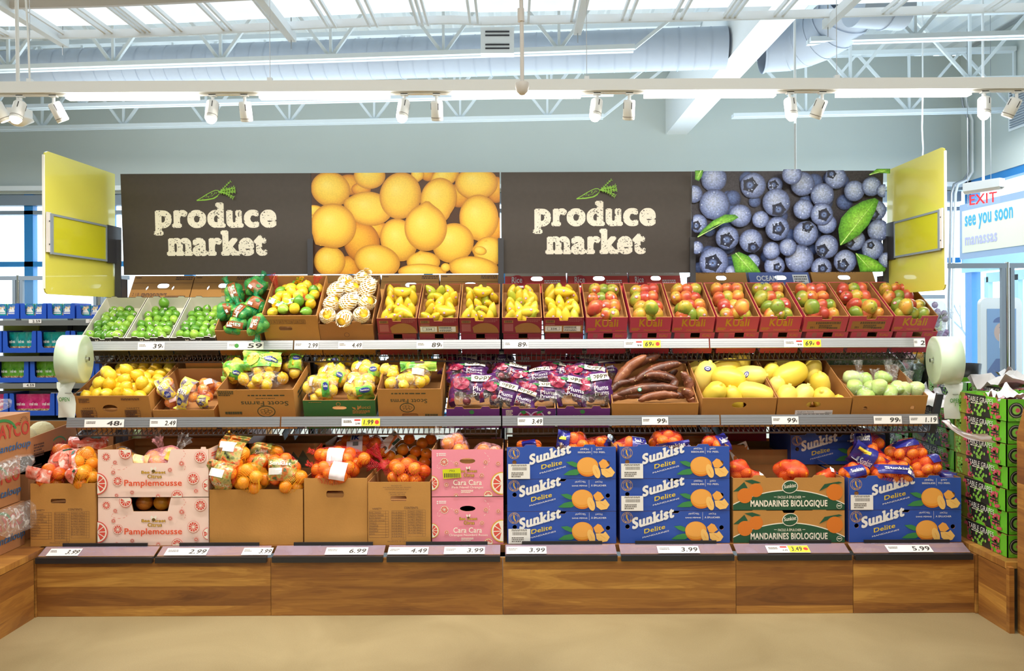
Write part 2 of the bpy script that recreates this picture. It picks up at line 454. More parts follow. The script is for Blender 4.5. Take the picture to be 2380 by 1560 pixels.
CHROME = mat('chrome', '#d0d0d0', .12, metal=1)
SIGNK = mat('black sign board', '#433c37', .55, var=.06, vscale=30)
PAPER = mat('white paper', '#f1efec', .55)
INK = mat('dark ink', '#3b3735', .6)
INKG = mat('grey ink', '#77716c', .6)
REDP = mat('red print', '#cf3c35', .55)
YELP = mat('yellow print', '#f2e33c', .5)
GREENP = mat('green print', '#3f8a35', .5)
WOODX = woodmat('walnut boards across', 'X'); WOODY = woodmat('walnut boards along', 'Y'); WOODD = woodmat('walnut deck boards', 'D', .16)
GLASS = film('clear glass', '#dff2ff', .06, .02, 1, 0, streak=0)
TUBE = mat('led tube', '#ffffff', .4, em='#fffaf0', ems=9)
LENS = mat('lit lamp lens', '#ffffff', .4, em='#fff1d0', ems=18)

# concrete floor
def floormat():
    m, nt, b = newmat('polished concrete')
    tc = N(nt, 'ShaderNodeTexCoord')
    n1 = N(nt, 'ShaderNodeTexNoise'); n1.inputs['Scale'].default_value = 1.6; n1.inputs['Detail'].default_value = 6; n1.inputs['Distortion'].default_value = .6
    n2 = N(nt, 'ShaderNodeTexNoise'); n2.inputs['Scale'].default_value = 160; n2.inputs['Detail'].default_value = 2
    L(nt, tc.outputs['Object'], n1.inputs['Vector']); L(nt, tc.outputs['Object'], n2.inputs['Vector'])
    a = N(nt, 'ShaderNodeMath', operation='MULTIPLY_ADD'); L(nt, n2.outputs['Fac'], a.inputs[0]); a.inputs[1].default_value = .3; L(nt, n1.outputs['Fac'], a.inputs[2])
    cr = N(nt, 'ShaderNodeValToRGB'); e = cr.color_ramp.elements
    e[0].position = .4; e[0].color = C('#8f7f5c'); e[1].position = .95; e[1].color = C('#ae9d77')
    L(nt, a.outputs[0], cr.inputs[0]); L(nt, cr.outputs[0], b.inputs['Base Color'])
    b.inputs['Roughness'].default_value = .42
    return m
st = lambda o: tag(o, kind='structure')
FLOORM = floormat()
BW, RW, CH = 12.6, 7.14, 5.75      # back wall depth, right wall x, ceiling height
LW, FW = -11.0, -6.0
st(MB().box(LW, RW, FW, BW, -.1, 0, FLOORM).build('floor'))
WH = 3.62
st(MB().box(LW, RW + .2, BW, BW + .2, WH, CH, WALLP).build('wall_back'))
st(MB().box(LW - .2, LW, FW, BW, -.1, CH, WALLP).build('wall_left'))
st(MB().box(LW, RW, FW - .2, FW, -.1, CH, WALLP).build('wall_front'))
w = MB(); w.box(RW, RW + .2, FW, BW, 3.73, CH, WALLP); w.box(RW, RW + .2, FW, 6.0, -.1, 3.73, WALLP)
st(w.build('wall_right'))
# corrugated deck
d = MB(); per = .3; x = LW
vs = []; 
while x < RW + .3:
    for dx, dz in ((0, 0), (.07, .075), (.2, .075), (.27, 0)): vs.append((x + dx, dz))
    x += per
n_ = len(vs)
d.add([(a, FW, CH + z) for a, z in vs] + [(a, BW + .2, CH + z) for a, z in vs], [(i, i + 1, n_ + i + 1, n_ + i) for i in range(n_ - 1)], DECK)
d.box(LW - .2, RW + .3, FW - .2, BW + .2, CH + .09, CH + .15, DECK)
st(d.build('ceiling'))
# glazing of the back wall
w = MB()
x = LW + .07
k = 0
xs = []
x = -7.68 - 2 * 1.27
while x < RW: xs.append(x); x += 1.27
for x in xs: w.box(x - .07, x + .07, BW + .02, BW + .14, 0, WH, BLUEF)
w.box(LW, RW, BW + .02, BW + .14, 2.47, 2.55, BLUEF)
w.box(LW, RW, BW + .02, BW + .14, 0, .12, BLUEF)
w.box(LW, RW, BW + .02, BW + .14, 3.3, 3.36, GREYF)
wf = st(w.build('window_1'))
st(MB().box(LW, RW, BW + .06, BW + .08, .12, 3.3, GLASS).build('window_pane', wf))
t = MB(); t.box(LW, RW - .01, BW - .12, BW - .001, 3.66, 3.73, WHITE); t.box(LW, RW - .01, BW - .02, BW + .14, 3.44, 3.6, GREYF); st(t.build('trim_1'))
# glazing of the right wall (entrance side)
w = MB()
for y in (12.45, 10.35, 8.3, 6.1): w.box(RW + .02, RW + .16, y - .09, y + .09, 0, 3.73, BLUEF)
w.box(RW + .02, RW + .16, 6, BW, 3.62, 3.73, BLUEF); w.box(RW + .02, RW + .16, 6, BW, 3.28, 3.34, BLUEF)
w.box(RW + .0, RW + .16, 6, BW, 2.3, 2.55, PBLUE); w.box(RW + .02, RW + .16, 6, BW, 0, .12, BLUEF)
w2 = st(w.build('window_2'))
st(MB().box(RW + .08, RW + .1, 6, BW, .12, 3.62, GLASS).build('window_pane', w2))
# blue sliding door set in the right wall
w = MB()
for y in (11.9, 11.2, 10.9, 9.6):
    w.box(RW - .03, RW + .04, y - .05, y + .05, 0, 2.2, PBLUE if y > 11 else BLUEF)
w.box(RW - .03, RW + .04, 9.6, 11.9, 2.12, 2.26, PBLUE); st(w.build('door_1'))
# ground and planting outside
SNOW = mat('pale snowy ground', '#e8eef2', .9)
st(MB().box(-60, 60, BW + .3, 90, -.3, -.12, SNOW).build('ground_outside')); st(MB().box(RW + .3, 60, -20, BW + .3, -.3, -.12, SNOW).build('terrain_outside'))
BARK = mat('bare bark', '#8a98a2', .9)
def baretree(px, D, h, lab):
    r = random.Random(int(px)); m = MB(); X = (px - 1190) * D / FPX
    def br(p, d, l, rad, dep):
        q = p + d * l; m.tube([p, q], [rad, rad * .7], BARK, 5, cap=False)
        if dep:
            for _ in range(3): br(q, (d + Vector((r.uniform(-.7, .7), r.uniform(-.5, .5), r.uniform(0, .4)))).normalized(), l * .68, rad * .6, dep - 1)
    br(Vector((0, 0, 0)), Vector((0, 0, 1)), h * .33, .07, 4)
    o = m.build('bare_tree'); o.location = (X, D, -.13); tag(o, lab, 'tree', 'bare trees outside the windows')
baretree(96, 26, 2.3, 'small leafless tree outside the left windows above the blue snack trays')
baretree(2262, 24, 2.6, 'small leafless tree outside seen through the right entrance glass')

# ------------------------------------------------------------------ overhead structure
gi = MB(); gi.box(2.45, 2.79, 5.0, BW, 4.52, 5.4, WHITE); st(gi.build('beam_1'))
def chord(m, a, b, w=.09, h=.05): m.bar(a, b, w, h, JOIST)
def joist(x0, y0, x1, y1, z, lab, top=.85, cut0=0, cut1=.9, step=.62):
    r = empty('roof_joist', (x0, y0, z)); tag(r, lab, 'joist', 'open web roof joists')
    def P(t, dz): return Vector((x0 + (x1 - x0) * t, y0 + (y1 - y0) * t, z + dz)) - Vector((x0, y0, z))
    Lg = math.hypot(x1 - x0, y1 - y0)
    m = MB()
    for s in (-.045, .045):
        m.bar(P(cut0 / Lg, 0) + Vector((0, s, 0)), P(1 - cut1 / Lg, 0) + Vector((0, s, 0)), .06, .05, JOIST)
    m.build('bottom_chord', r)
    MB().bar(P(0, top), P(1, top), .13, .06, JOIST).build('top_chord', r)
    m = MB(); n = int(Lg / step)
    for i in range(n + 1):
        t = i / n
        if i % 2 == 0 and cut0 / Lg <= t <= 1 - cut1 / Lg:
            m.bar(P(t, 0), P(t, top), .03, .03, JOIST)
            for dt in (-1, 1):
                if 0 <= t + dt / n <= 1: m.bar(P(t, 0), P(t + dt / n, top), .035, .035, JOIST)
        elif i == n: m.bar(P(1 - cut1 / Lg, 0), P(1, top), .035, .035, JOIST)
    m.build('web', r)
joist(-10.9, 9.62, 2.43, 8.5, 4.52, 'white open web joist crossing nearest above the round duct', cut1=1.1)
joist(-10.9, 11.15, 2.43, 10.2, 4.52, 'white open web joist in the middle behind the light rail', cut1=1.1)
joist(-10.9, 12.25, 2.43, 11.4, 4.52, 'white open web joist nearest the back wall left of the beam', cut1=1.1)
joist(2.8, 8.42, 7.1, 8.1, 4.52, 'white open web joist right of the beam, nearest and highest in view', cut0=.35, cut1=0)
joist(2.8, 10.0, 7.1, 9.7, 4.52, 'white open web joist right of the beam, second from the front', cut0=.4, cut1=0)
joist(2.8, 11.5, 7.1, 11.2, 4.52, 'white open web joist right of the beam, nearest the back wall', cut0=.4, cut1=0)
# near ceiling raft
rf = empty('ceiling_raft', (0, 6.2, 3.92)); tag(rf, 'long white ceiling raft with cross bars at the top of the view', 'ceiling raft')
RAFTP = mat('raft panel with added glow', '#f0f5f8', .5, em='#e4f3ff', ems=.75)  # weak bluish emission added so the underside comes out bright
RIM = mat('raft rim', '#ddd8d4', .5)
def rl(x): return Vector((x, -.055 * x, 0))      # run of the raft, nearer on the right
m = MB(); n = 40
def wav(x): return .035 * math.sin(x * 1.25 + 2.4) * (1 if x < -.3 else .25)
pts = [rl(-4.6 + 9.2 * i / n) for i in range(n + 1)]
for dy, hh, nm in ((0, .03, 'far_rim'), (-.62, .035, 'near_rim')):
    m = MB()
    for i in range(n):
        a, b = pts[i] + Vector((0, dy, wav(pts[i].x) * .6)), pts[i + 1] + Vector((0, dy, wav(pts[i + 1].x) * .6)); m.bar(a, b, .03, hh * 2, RIM if dy else WHITE)
    m.build(nm, rf)
m = MB(); vs = []
for p in pts: vs += [p + Vector((0, -.02, .06 + wav(p.x) * .6)), p + Vector((0, -.62, .06 + wav(p.x) * .6))]
m.add(vs, [(2 * i, 2 * i + 1, 2 * i + 3, 2 * i + 2) for i in range(n)], RAFTP); m.build('panel', rf)
for i, px in enumerate((-30, 110, 230, 320, 400, 520, 650, 770, 868, 985, 1105, 1222, 1342, 1455, 1572, 1690, 1800, 2040, 2155, 2265)):
    X = (px - 1190) * 6.2 / FPX; q = rl(X)
    m = MB()
    for dx in ((-.03, .03) if i % 3 else (-.04, 0, .04)): m.bar(q + Vector((dx, 0, -.01)), q + Vector((dx, -.62, -.01)), .018, .03, WHITE)
    m.build('cross_bar', rf)
for px in (80, 655, 1350, 1935):
    X = (px - 1190) * 6.1 / FPX; q = rl(X)
    MB().bar(q + Vector((0, .14, -.04)), q + Vector((0, -.75, -.04)), .06, .07, WHITE).build('support_channel', rf)
    MB().tube([q + Vector((0, .1, -.15)), q + Vector((0, .1, 1.8))], .004, STEEL, 5).build('hanger_rod', rf)
# main duct and elbow
dr = empty('air_duct', (-6.4, 10, 4.75)); tag(dr, 'thick round white air duct running under the roof deck', 'duct')
A = Vector((-10.9, 10.44, 4.78)); B = Vector((2.44, 9.0, 4.66)); off = Vector((-6.4, 10, 4.75))
path = [A - off, B - off]
m = MB(); m.tube(path, .235, DUCT, 32, cap=False)
d_ = (B - A).normalized(); nseg = 75
m.build('duct_body', dr)
rb = MB()
for i in range(nseg):
    c = A + d_ * ((B - A).length * i / nseg) - off
    rb.tube([c - d_ * .004, c + d_ * .004], .2385 if i % 6 else .243, DUCT, 28, cap=False)
rb.build('seam_rings', dr)
de = empty('duct_elbow', off); tag(de, 'white air duct elbow rising on the right of the diagonal beam', 'duct')
m = MB(); cpts = [W(px, py, D) - off for px, py, D in ((1772, 117, 8.93), (1830, 110, 8.9), (1870, 99, 8.8), (1905, 84, 8.65), (1938, 64, 8.5), (1965, 38, 8.35), (1985, 5, 8.2))]
m.tube(cpts, [.245, .26, .27, .275, .28, .28, .28], DUCT, 32, cap=False)
for i, c in enumerate(cpts[:-1]): m.tube([c, c + (cpts[i + 1] - c).normalized() * .02], .256 + .008 * i, DUCT, 28, cap=False)
m.build('elbow_body', de)
g = MB(); gx = W(1160, 118, 8.9) - off
g.box(-.18, .18, -.34, -.2, -.14, .14, WHITE, Matrix.Translation(gx)); 
for zz in (-.09, -.05, .05, .09): g.box(-.13, .13, -.346, -.34, zz - .008, zz + .008, DARK, Matrix.Translation(gx))
g.build('duct_grille', dr)
d2 = empty('round_duct', W(2040, 12, 7.6)); tag(d2, 'short round white duct section above the right joists', 'duct')
MB().tube([(-.22, 0, 0), (.3, .1, 0)], .2, DUCT, 28).tube([(.1, .06, 0), (.12, .065, 0)], .21, DUCT, 28).build('duct_body', d2)

# ------------------------------------------------------------------ light rail
RD = 4.0
lr = empty('light_rail', (0, RD, 2.757)); tag(lr, 'long white suspended light rail with bright LED tubes over the display', 'light rail')
MB().box(-2.66, 2.75, -.03, .03, -.026, .03, WHITE).build('rail_body', lr)
MB().bar((-2.66, 0, 0), (-2.95, -.9, .0), .06, .055, WHITE).build('side_rail', lr)
MB().box(-2.6, 2.75, -.012, .012, -.036, -.027, PLAIN).build('track', lr)
X4 = lambda px: (px - 1190) * RD / FPX
for a, b in ((160, 463), (607, 908), (1053, 1352), (1500, 1803), (1947, 2255)):
    m = MB(); m.box(X4(a), X4(b), -.022, .022, -.055, -.037, TUBE); m.build('led_tube', lr)
    lamp('tube_light', 'AREA', ((X4(a) + X4(b)) / 2, 0, -.06), 13, WARM, (0, 0, 0), X4(b) - X4(a), .05, parent=lr)
for px in (72, 630, 1366, 1947):
    m = MB(); m.tube([(X4(px), 0, .03), (X4(px), 0, 1.9)], .0018, STEEL, 5); m.box(X4(px) - .012, X4(px) + .012, -.012, .012, .03, .05, WHITE); m.build('hanger_wire', lr)
m = MB(); m.tube([(X4(72), 0, .04), (X4(76), -.02, .12), (X4(68), 0, .3), (X4(60), 0, .55), (X4(40), 0, .8)], .005, WHITE, 6); m.build('power_cord', lr)
def spotlamp(px, lit, tilt, roll, lab):
    r = empty('track_spotlight', (X4(px), RD, 2.721)); tag(r, lab, 'spotlight', 'track spotlights on the light rail')
    MB().tube([(0, 0, 0), (0, 0, -.035)], .008, WHITE, 8).box(-.018, .018, -.012, .012, -.006, .004, WHITE).build('stem', r)
    M = Matrix.Translation((0, 0, -.035)) @ Matrix.Rotation(roll, 4, 'Y') @ Matrix.Rotation(tilt, 4, 'X')
    m = MB(); m.lathe([(.0, .002), (.026, .002), (.03, -.004), (.03, -.092), (.026, -.095)], WHITE, M, 20)
    for a in range(4): m.box(-.002, .002, .0285, .0308, -.04, -.008, DARK, M @ Matrix.Rotation(a * PI / 2 + .3, 4, 'Z'))
    m.lathe([(.0305, -.078), (.0305, -.081)], INKG, M, 20); m.build('lamp_head', r)
    MB().lathe([(0, -.094), (.026, -.093)], LENS, M, 20).build('lens', r)
    if lit: MB().lathe([(0.0, -.12), (.018, -.112), (.028, -.095), (.028, -.088)], LENS, M, 18).build('glowing_bulb', r)
    e = (Matrix.Rotation(roll, 4, 'Y') @ Matrix.Rotation(tilt, 4, 'X')).to_euler()
    lamp('spot_beam', 'SPOT', M @ Vector((0, 0, -.125 if lit else -.11)), 34 if not lit else 12, WARM, e, .03, parent=r, spot=R(70), blend=.7)
sp = [(50, 1, -.35, .05, 'lit track spotlight above the left camera-like sensor'), (127, 0, .35, -.35, 'white track spotlight tilted towards the left yellow wing'),
      (497, 1, -.3, 0, 'glaring lit spotlight above the left black sign'), (571, 0, .35, 0, 'straight-hanging spotlight above the left carrot drawing'),
      (942, 1, -.3, .1, 'lit spotlight above the lemon picture'), (1017, 0, .35, 0, 'unlit-looking spotlight above the lemon picture'),
      (1390, 1, -.3, .15, 'lit spotlight above the right carrot drawing'), (1465, 0, .35, 0, 'straight-hanging spotlight right of the right carrot drawing'),
      (1838, 1, -.3, 0, 'glaring starburst spotlight above the blueberry picture'), (1913, 0, .35, .3, 'spotlight tilted aside above the blueberry picture'),
      (2290, 1, -.3, .2, 'lit spotlight above the exit sign'), (2365, 0, .35, .35, 'spotlight cut by the frame edge above the exit sign'), (-8, 0, .3, -.4, 'white spotlight half out of frame, nearest the left rail corner')]
for a in sp: spotlamp(*a)
# pendant sensor
r = empty('pendant_sensor', W(1216, 200, 3.7)); tag(r, 'white dome sensor on a pole in front of the light rail', 'sensor')
m = MB(); m.tube([(0, 0, .0), (0, 0, .22), (-.008, 0, .8)], .0095, RIM, 10); m.tube([(-.0035, 0, .3), (-.005, 0, .36)], .016, RIM, 10); m.build('pole', r)
MB().lathe([(0, -.042), (.012, -.04), (.026, -.025), (.032, -.006), (.033, .012), (.03, .016), (0, .016)], RIM, None, 20).build('dome', r)
r = empty('emergency_light', W(45, 275, 4.4)); tag(r, 'white twin-head emergency light hanging below the leftmost lit spotlight', 'emergency light')
MB().box(-.055, .055, -.04, .04, 0, .05, WHITE).build('housing', r)
m = MB(); m.lathe([(0, -.05), (.025, -.047), (.085, -.01), (.08, 0), (0, .002)], PLAIN, Matrix.Scale(.9, 4), 20); m.build('dome', r)
MB().tube([(0, 0, .05), (-.01, 0, .9)], .01, WHITE, 8).build('pole', r)
# thin hanging items between ceiling and back wall
m = MB(); m.tube([W(1850, 262, 8) + Vector((0, 0, 0)), W(1850, 395, 8)], .013, WHITE, 8); m.tube([W(1850, 262, 8), Vector((W(1850, 0, 8).x, 8, 5.76))], .013, WHITE, 8)
o = m.build('hanging_conduit'); tag(o, 'thin white vertical conduit behind the blueberry picture', 'conduit')
m = MB(); P2 = [Vector((W(2147, 0, 9).x, 9, 5.76)), W(2147, 160, 9), W(2147, 215, 9), W(2145, 300, 9), W(2147, 345, 9), W(2143, 400, 9)]; m.tube(P2, .008, WHITE, 6); tag(m.build('hanging_cable'), 'slightly bent white cable hanging behind the right yellow wing', 'cable')
# right wall fittings
r = empty('wall_vent', (RW - .03, 10.55, 4.55)); tag(r, 'large white louvred vent high on the right wall', 'vent')
m = MB(); m.box(0, .02, -.8, .8, -.3, .3, WHITE); m.build('frame', r); m = MB()
for i in range(16): m.box(-.02, 0, -.75, .75, -.27 + i * .035, -.255 + i * .035, GREYF)
m.build('louvres', r)
m = MB(); P2 = [W(2247, 225, 12.2), W(2250, 245, 12.2), W(2262, 280, 12.2), W(2262, 400, 12.2), W(2250, 418, 12.2), W(2228, 428, 12.2), W(2222, 450, 12.2), W(2214, 700, 12.2), W(2214, 860, 12.2)]
m.tube(P2, .02, WHITE, 8); m.tube([p + Vector((-.06, .0, 0)) for p in P2], .02, STEEL, 8); tag(m.build('electrical_conduit'), 'pair of conduits bending down the corner beside the entrance', 'conduit')
r = empty('exit_sign', W(2287, 440, 8.6)); tag(r, 'red EXIT sign on a glass plate hung from a white housing', 'exit sign')
RT = Matrix.Rotation(R(-62), 4, 'Z')
MB().box(-.2, .2, -.05, .05, .0, .09, WHITE, RT).tube([(0, 0, .09), (0, 0, 2.8)], .013, WHITE, 8).lathe([(.05, -.2), (.05, .2)], PLAIN, RT @ Matrix.Translation((0, 0, .02)) @ Matrix.Rotation(PI / 2, 4, 'Y'), 14).build('housing', r)
EXR = mat('exit red', '#e0424a', .4, em='#ff3038', ems=.6)
MB().box(-.18, .18, -.004, .004, -.17, -.03, GLASS, RT).build('glass_plate', r)
MB().text('EXIT', (-.15, -.155, .15, -.045), RT @ FRONT, EXR, .02, .008).build('lettering', r)
# see you soon banner
r = empty('farewell_banner', (5.98, 9.9, 2.36)); tag(r, 'hanging frame sign reading see you soon manassas', 'sign')
Mb = Matrix.Rotation(R(-86), 4, 'Z')
CY = mat('cyan print', '#3fa8dc', .5); LV = mat('pale lilac print', '#b4b4dc', .5); CREAM = mat('cream banner', '#dfe4cc', .5)
MB().box(-.62, .9, .0, .03, 0, .72, mat('silver banner frame', '#8ea6c6', .4), Mb).build('frame', r)
m = MB(); m.box(-.56, .84, -.006, 0, .08, .63, CREAM, Mb); m.build('banner_panel', r)
Mf = Mb @ FRONT
m = MB(); m.text('see you soon', (-.5, .36, .4, .56), Mf, CY, .03, .008); m.text('manassas', (-.5, .17, .12, .28), Mf, LV, .03, .008); m.build('lettering', r)
MB().tube([Mb @ Vector((-.45, 0, .72)), Mb @ Vector((-.45, 0, 3)), ], .004, STEEL, 5).tube([Mb @ Vector((.0, 0, .72)), Mb @ Vector((.0, 0, 3))], .004, STEEL, 5).build('hanger_wire', r)
# glass barrier screens
def screen(xa, xb, D, ytop, lab, posts):
    r = empty('glass_barrier', (W(xa, 700, D).x, D, 0)); tag(r, lab, 'barrier'); x0 = r.location.x; zt = W(1190, ytop, D).z
    X = lambda p: W(p, 0, D).x - x0
    MB().box(X(xa), X(xb), -.02, .02, zt - .05, zt, GREYF).build('top_rail', r)
    for p in posts:
        MB().box(X(p) - .06, X(p) - .02, -.02, .02, 0, zt - .05, GREYF).box(X(p) + .03, X(p) + .07, -.02, .02, 0, zt - .05, GREYF).build('post', r)
        MB().tube([(X(p) + .005, 0, 0), (X(p) + .005, 0, zt + .01)], .024, CHROME, 12).build('chrome_pole', r)
    MB().box(X(xa), X(xb), -.004, .004, .1, zt - .05, GLASS).build('glass_panel', r)
screen(-60, 300, 10, 637, 'grey framed glass barrier in front of the left windows', (42, 230))
screen(2195, 2460, 8.2, 617, 'chrome-posted glass barrier by the entrance', (2340,))
screen(2075, 2195, 10.2, 690, 'glass barrier seen under the right yellow wing', (2122,))
# anti-theft pedestals with posters
def pedestal(px0, px1, ytop, D, lab, person):
    c = W((px0 + px1) / 2, ytop, D); w_ = (px1 - px0) * D / FPX; h = c.z
    r = empty('poster_stand', (c.x, D, 0)); tag(r, lab, 'poster stand')
    MB().plate(rrect(-w_ / 2, 0, w_ / 2, h, .07, 5), [], FRONT, .06, WHITE).build('housing', r)
    F_ = MB(); pw, ph = w_ * .7, h - .3; fa = Face(F_, FRONT @ Matrix.Translation((-pw / 2, .18, .002)), pw, ph)
    PG = mat('poster pale green', '#cfe6b4', .4); SK = mat('poster skin', '#cfae9e', .5); NV = mat('poster navy', '#46609a', .5)
    fa.rect(0, 0, 1, 1, mat('poster blue', '#7fa3cf', .4) if person else PG)
    if person:
        fa.ell(.5, .17, .26, SK, .33); fa.ell(.5, .10, .29, NV, .2, a0=0, a1=PI); fa.ell(.68, .135, .27, NV, .04)
        fa.poly([(.42, .18), (.9, .17), (.86, .30), (.6, .34), (.42, .28)], mat('poster mask', '#dfe6f2', .5))
        fa.poly([(0, .45), (.3, .36), (.75, .36), (1, .45), (1, .75), (0, .75)], NV)
        fa.ell(.75, .8, .45, PG, .42); fa.rect(0, .55, .3, 1, PG); fa.rect(0, .8, 1, 1, PG)
        MG = mat('poster magenta', '#b8508c', .5); CB = mat('poster blue ink', '#3f8fd0', .5)
        fa.text('gro', .06, .60, .3, .64, CB, bold=.03); fa.text('bu', .06, .66, .3, .70, CB, bold=.03)
        fa.text('order online from', .06, .755, .95, .785, MG, bold=.02); fa.text('shopaldi.com', .06, .80, .95, .835, MG, bold=.03)
    else:
        fa.ell(.6, .3, .4, mat('poster lilac', '#b9b0dc', .5), .5); fa.text('love', .1, .75, .6, .8, mat('poster magenta b', '#b8508c', .5), bold=.02)
    F_.build('poster', r)
pedestal(2279, 2376, 692, 8.6, 'rounded poster stand showing a person in a blue cap and face mask', True)
pedestal(2128, 2199, 699, 9.2, 'rounded pale green poster stand behind the flower bouquets', False)
# ------------------------------------------------------------------ gondola
GD = 5.22
UX = [-2.556, -1.307, -.07, 1.175, 2.43]
gon = empty('produce_gondola', (0, GD, 0)); tag(gon, 'long charcoal steel produce shelving with a walnut plinth', 'shelving')
def G(y): return y - GD
for x in UX:
    m = MB(); m.box(x - .02, x + .02, G(5.16), G(5.24), .05, 1.86, DARK); m.box(x - .018, x + .018, G(5.148), G(5.16), .05, 2.115, DARK)
    m.build('upright', gon)
PX = [83, 627, 1166, 1708, 1980, 2262]
px_x = [W(p, 1430, 4.26).x for p in PX]
for i in range(5):
    c = (px_x[i] + px_x[i + 1]) / 2; hw = (px_x[i + 1] - px_x[i]) / 2
    o = MB().box(-hw + .0012, hw - .0012, 0, .02, 0, .305, WOODX).build('plinth_panel', gon, Matrix.Translation((c, G(4.26), .001)))
MB().box(-.02, 0, -.01, .1, 0, .315, WOODY).build('corner_post', gon, Matrix.Translation((px_x[0], G(4.26), 0)))
MB().box(0, .02, -.01, .1, 0, .315, WOODY).build('corner_post', gon, Matrix.Translation((px_x[-1], G(4.26), 0)))
MB().box(px_x[0], px_x[-1], G(4.35), G(5.95), .31, .35, WOODD).build('base_deck', gon)
# base label holders
segs = [(83, 353), (360, 618), (631, 888), (897, 1160), (1172, 1432), (1441, 1703), (1712, 1975), (1984, 2256)]
CLEAR = film('label window', '#a79ab4', .5, .1, 3, .05, streak=.1)
for a, b in segs:
    xa, xb = W(a, 0, 4.25).x, W(b, 0, 4.25).x
    m = MB(); m.box(xa, xb, G(4.235), G(4.262), .292, .322, BLACKP)
    m.box(xa + .09, xb - .07, G(4.335), G(4.345), .345, .372, BLACKP); m.build('label_holder', gon)
    MB().add([(xa, G(4.262), .322), (xb, G(4.262), .322), (xb, G(4.337), .352), (xa, G(4.337), .352)], [(0, 1, 2, 3)], WOODX)\
        .add([(xa, G(4.26), .325), (xb, G(4.26), .325), (xb, G(4.336), .355), (xa, G(4.336), .355)], [(0, 1, 2, 3)], CLEAR).build('label_window', gon)
# sloped wire shelves
WIRE = mat('dark wire', '#4a4240', .45)
def shelf(D0, z0, th, dep, railD, rz0, rz1, splits, m_rail, nm):
    for i in range(4):
        xa, xb = (W(splits[i], 0, railD).x + .004, W(splits[i + 1], 0, railD).x - .004)
        r = empty(nm); r.parent = gon; r.location = (0, 0, 0)
        ra = MB()
        y = G(railD); zm = (rz0 + rz1) / 2
        prof = [(-.004, rz1 + .004), (-.014, rz0), (-.006, rz0 - .004), (.004, rz1)]
        vs = [(xa, y + a, b) for a, b in prof] + [(xb, y + a, b) for a, b in prof]
        ra.add(vs, [(0, 1, 5, 4), (1, 2, 6, 5), (2, 3, 7, 6), (3, 0, 4, 7), (3, 2, 1, 0), (4, 5, 6, 7)], m_rail)
        for f in (.25, .5, .75):
            z = rz0 + (rz1 - rz0) * f; ra.box(xa, xb, y - .015 + .01 * f, y - .008, z - .0008, z + .0008, m_rail)
        ra.build('label_rail', r)
        Mx = Matrix.Translation((0, G(D0), z0)) @ Matrix.Rotation(th, 4, 'X')
        wd = MB(); ux0, ux1 = max(xa, UX[i] - .0), min(xb, UX[i + 1] + .0)
        n = 40
        for k in range(n + 1):
            x = xa + .03 + (xb - xa - .06) * k / n
            wd.box(x - .0018, x + .0018, -.03, dep, -.008, -.004, WIRE, Mx)
        for k in range(9):
            yy = -.03 + (dep + .03) * k / 8
            wd.box(xa + .02, xb - .02, yy - .003, yy + .003, -.013, -.008, WIRE, Mx)
        for k in range(n + 1):
            x = xa + .03 + (xb - xa - .06) * k / n
            wd.box(x - .0018, x + .0018, -.032, -.028, -.008, .05, WIRE, Mx)
        wd.box(xa + .02, xb - .02, -.034, -.028, -.014, -.006, WIRE, Mx)
        wd.build('wire_deck', r)
        for x in (UX[i] + .03, UX[i + 1] - .03):
            br = MB(); br.plate([(-G(railD) - .10, rz0 - .055), (-G(railD) - .14, rz0 - .10), (-G(5.14), rz0 + (5.15 - railD) * math.tan(th) - .22), (-G(5.14), rz0 + (5.15 - railD) * math.tan(th) - .105)][::-1], [], Matrix(((0, 0, -1, x), (-1, 0, 0, 0), (0, 1, 0, 0), (0, 0, 0, 1))), .006, DARK)
            br.build('bracket', r)
TH1, TH2 = R(33), R(20)
shelf(4.80 + .055 * math.sin(TH1), 1.415 - .055, TH1, .42, 4.755, 1.412, 1.462, (200, 683, 1165, 1648, 2150), RAILW, 'upper_shelf')
shelf(4.56 + .019, 1.005 - .055, TH2, .62, 4.50, .985, 1.036, (154, 652, 1165, 1672, 2180), RAIL, 'middle_shelf')

# ------------------------------------------------------------------ header signs
LEAN = math.atan2(.04, .655)
def board(px0, px1, name, lab):
    a = W(px0, 405, 5.17).x; b = W(px1, 405, 5.17).x
    r = empty(name, (a, 5.185, 1.887)); r.rotation_euler = (LEAN, 0, 0); tag(r, lab, 'sign', 'header signs above the produce display')
    w_ = b - a; h = .655
    MB().box(0, w_, -.002, .014, 0, h, SIGNK if 'market' in name else PAPER).build('board', r)
    m = MB(); f = Face(m, FRONT @ Matrix.Translation((0, 0, .0022)), w_, h)
    return r, m, f
def distress():
    m, nt, b = newmat('distressed cream lettering')
    tc = N(nt, 'ShaderNodeTexCoord'); no = N(nt, 'ShaderNodeTexNoise'); no.inputs['Scale'].default_value = 110; no.inputs['Detail'].default_value = 3
    n2 = N(nt, 'ShaderNodeTexNoise'); n2.inputs['Scale'].default_value = 9; L(nt, tc.outputs['Object'], no.inputs['Vector']); L(nt, tc.outputs['Object'], n2.inputs['Vector'])
    a = N(nt, 'ShaderNodeMath', operation='MULTIPLY_ADD'); L(nt, n2.outputs['Fac'], a.inputs[0]); a.inputs[1].default_value = .35; L(nt, no.outputs['Fac'], a.inputs[2])
    g = N(nt, 'ShaderNodeMath', operation='GREATER_THAN'); L(nt, a.outputs[0], g.inputs[0]); g.inputs[1].default_value = .815
    mx = N(nt, 'ShaderNodeMix', data_type='RGBA'); L(nt, g.outputs[0], mx.inputs[0]); mx.inputs[6].default_value = C('#ece7d8'); mx.inputs[7].default_value = C('#4a443e')
    L(nt, mx.outputs[2], b.inputs['Base Color']); b.inputs['Roughness'].default_value = .6
    return m
DIST = distress(); CARR = mat('lime green line art', '#8cc63f', .5)
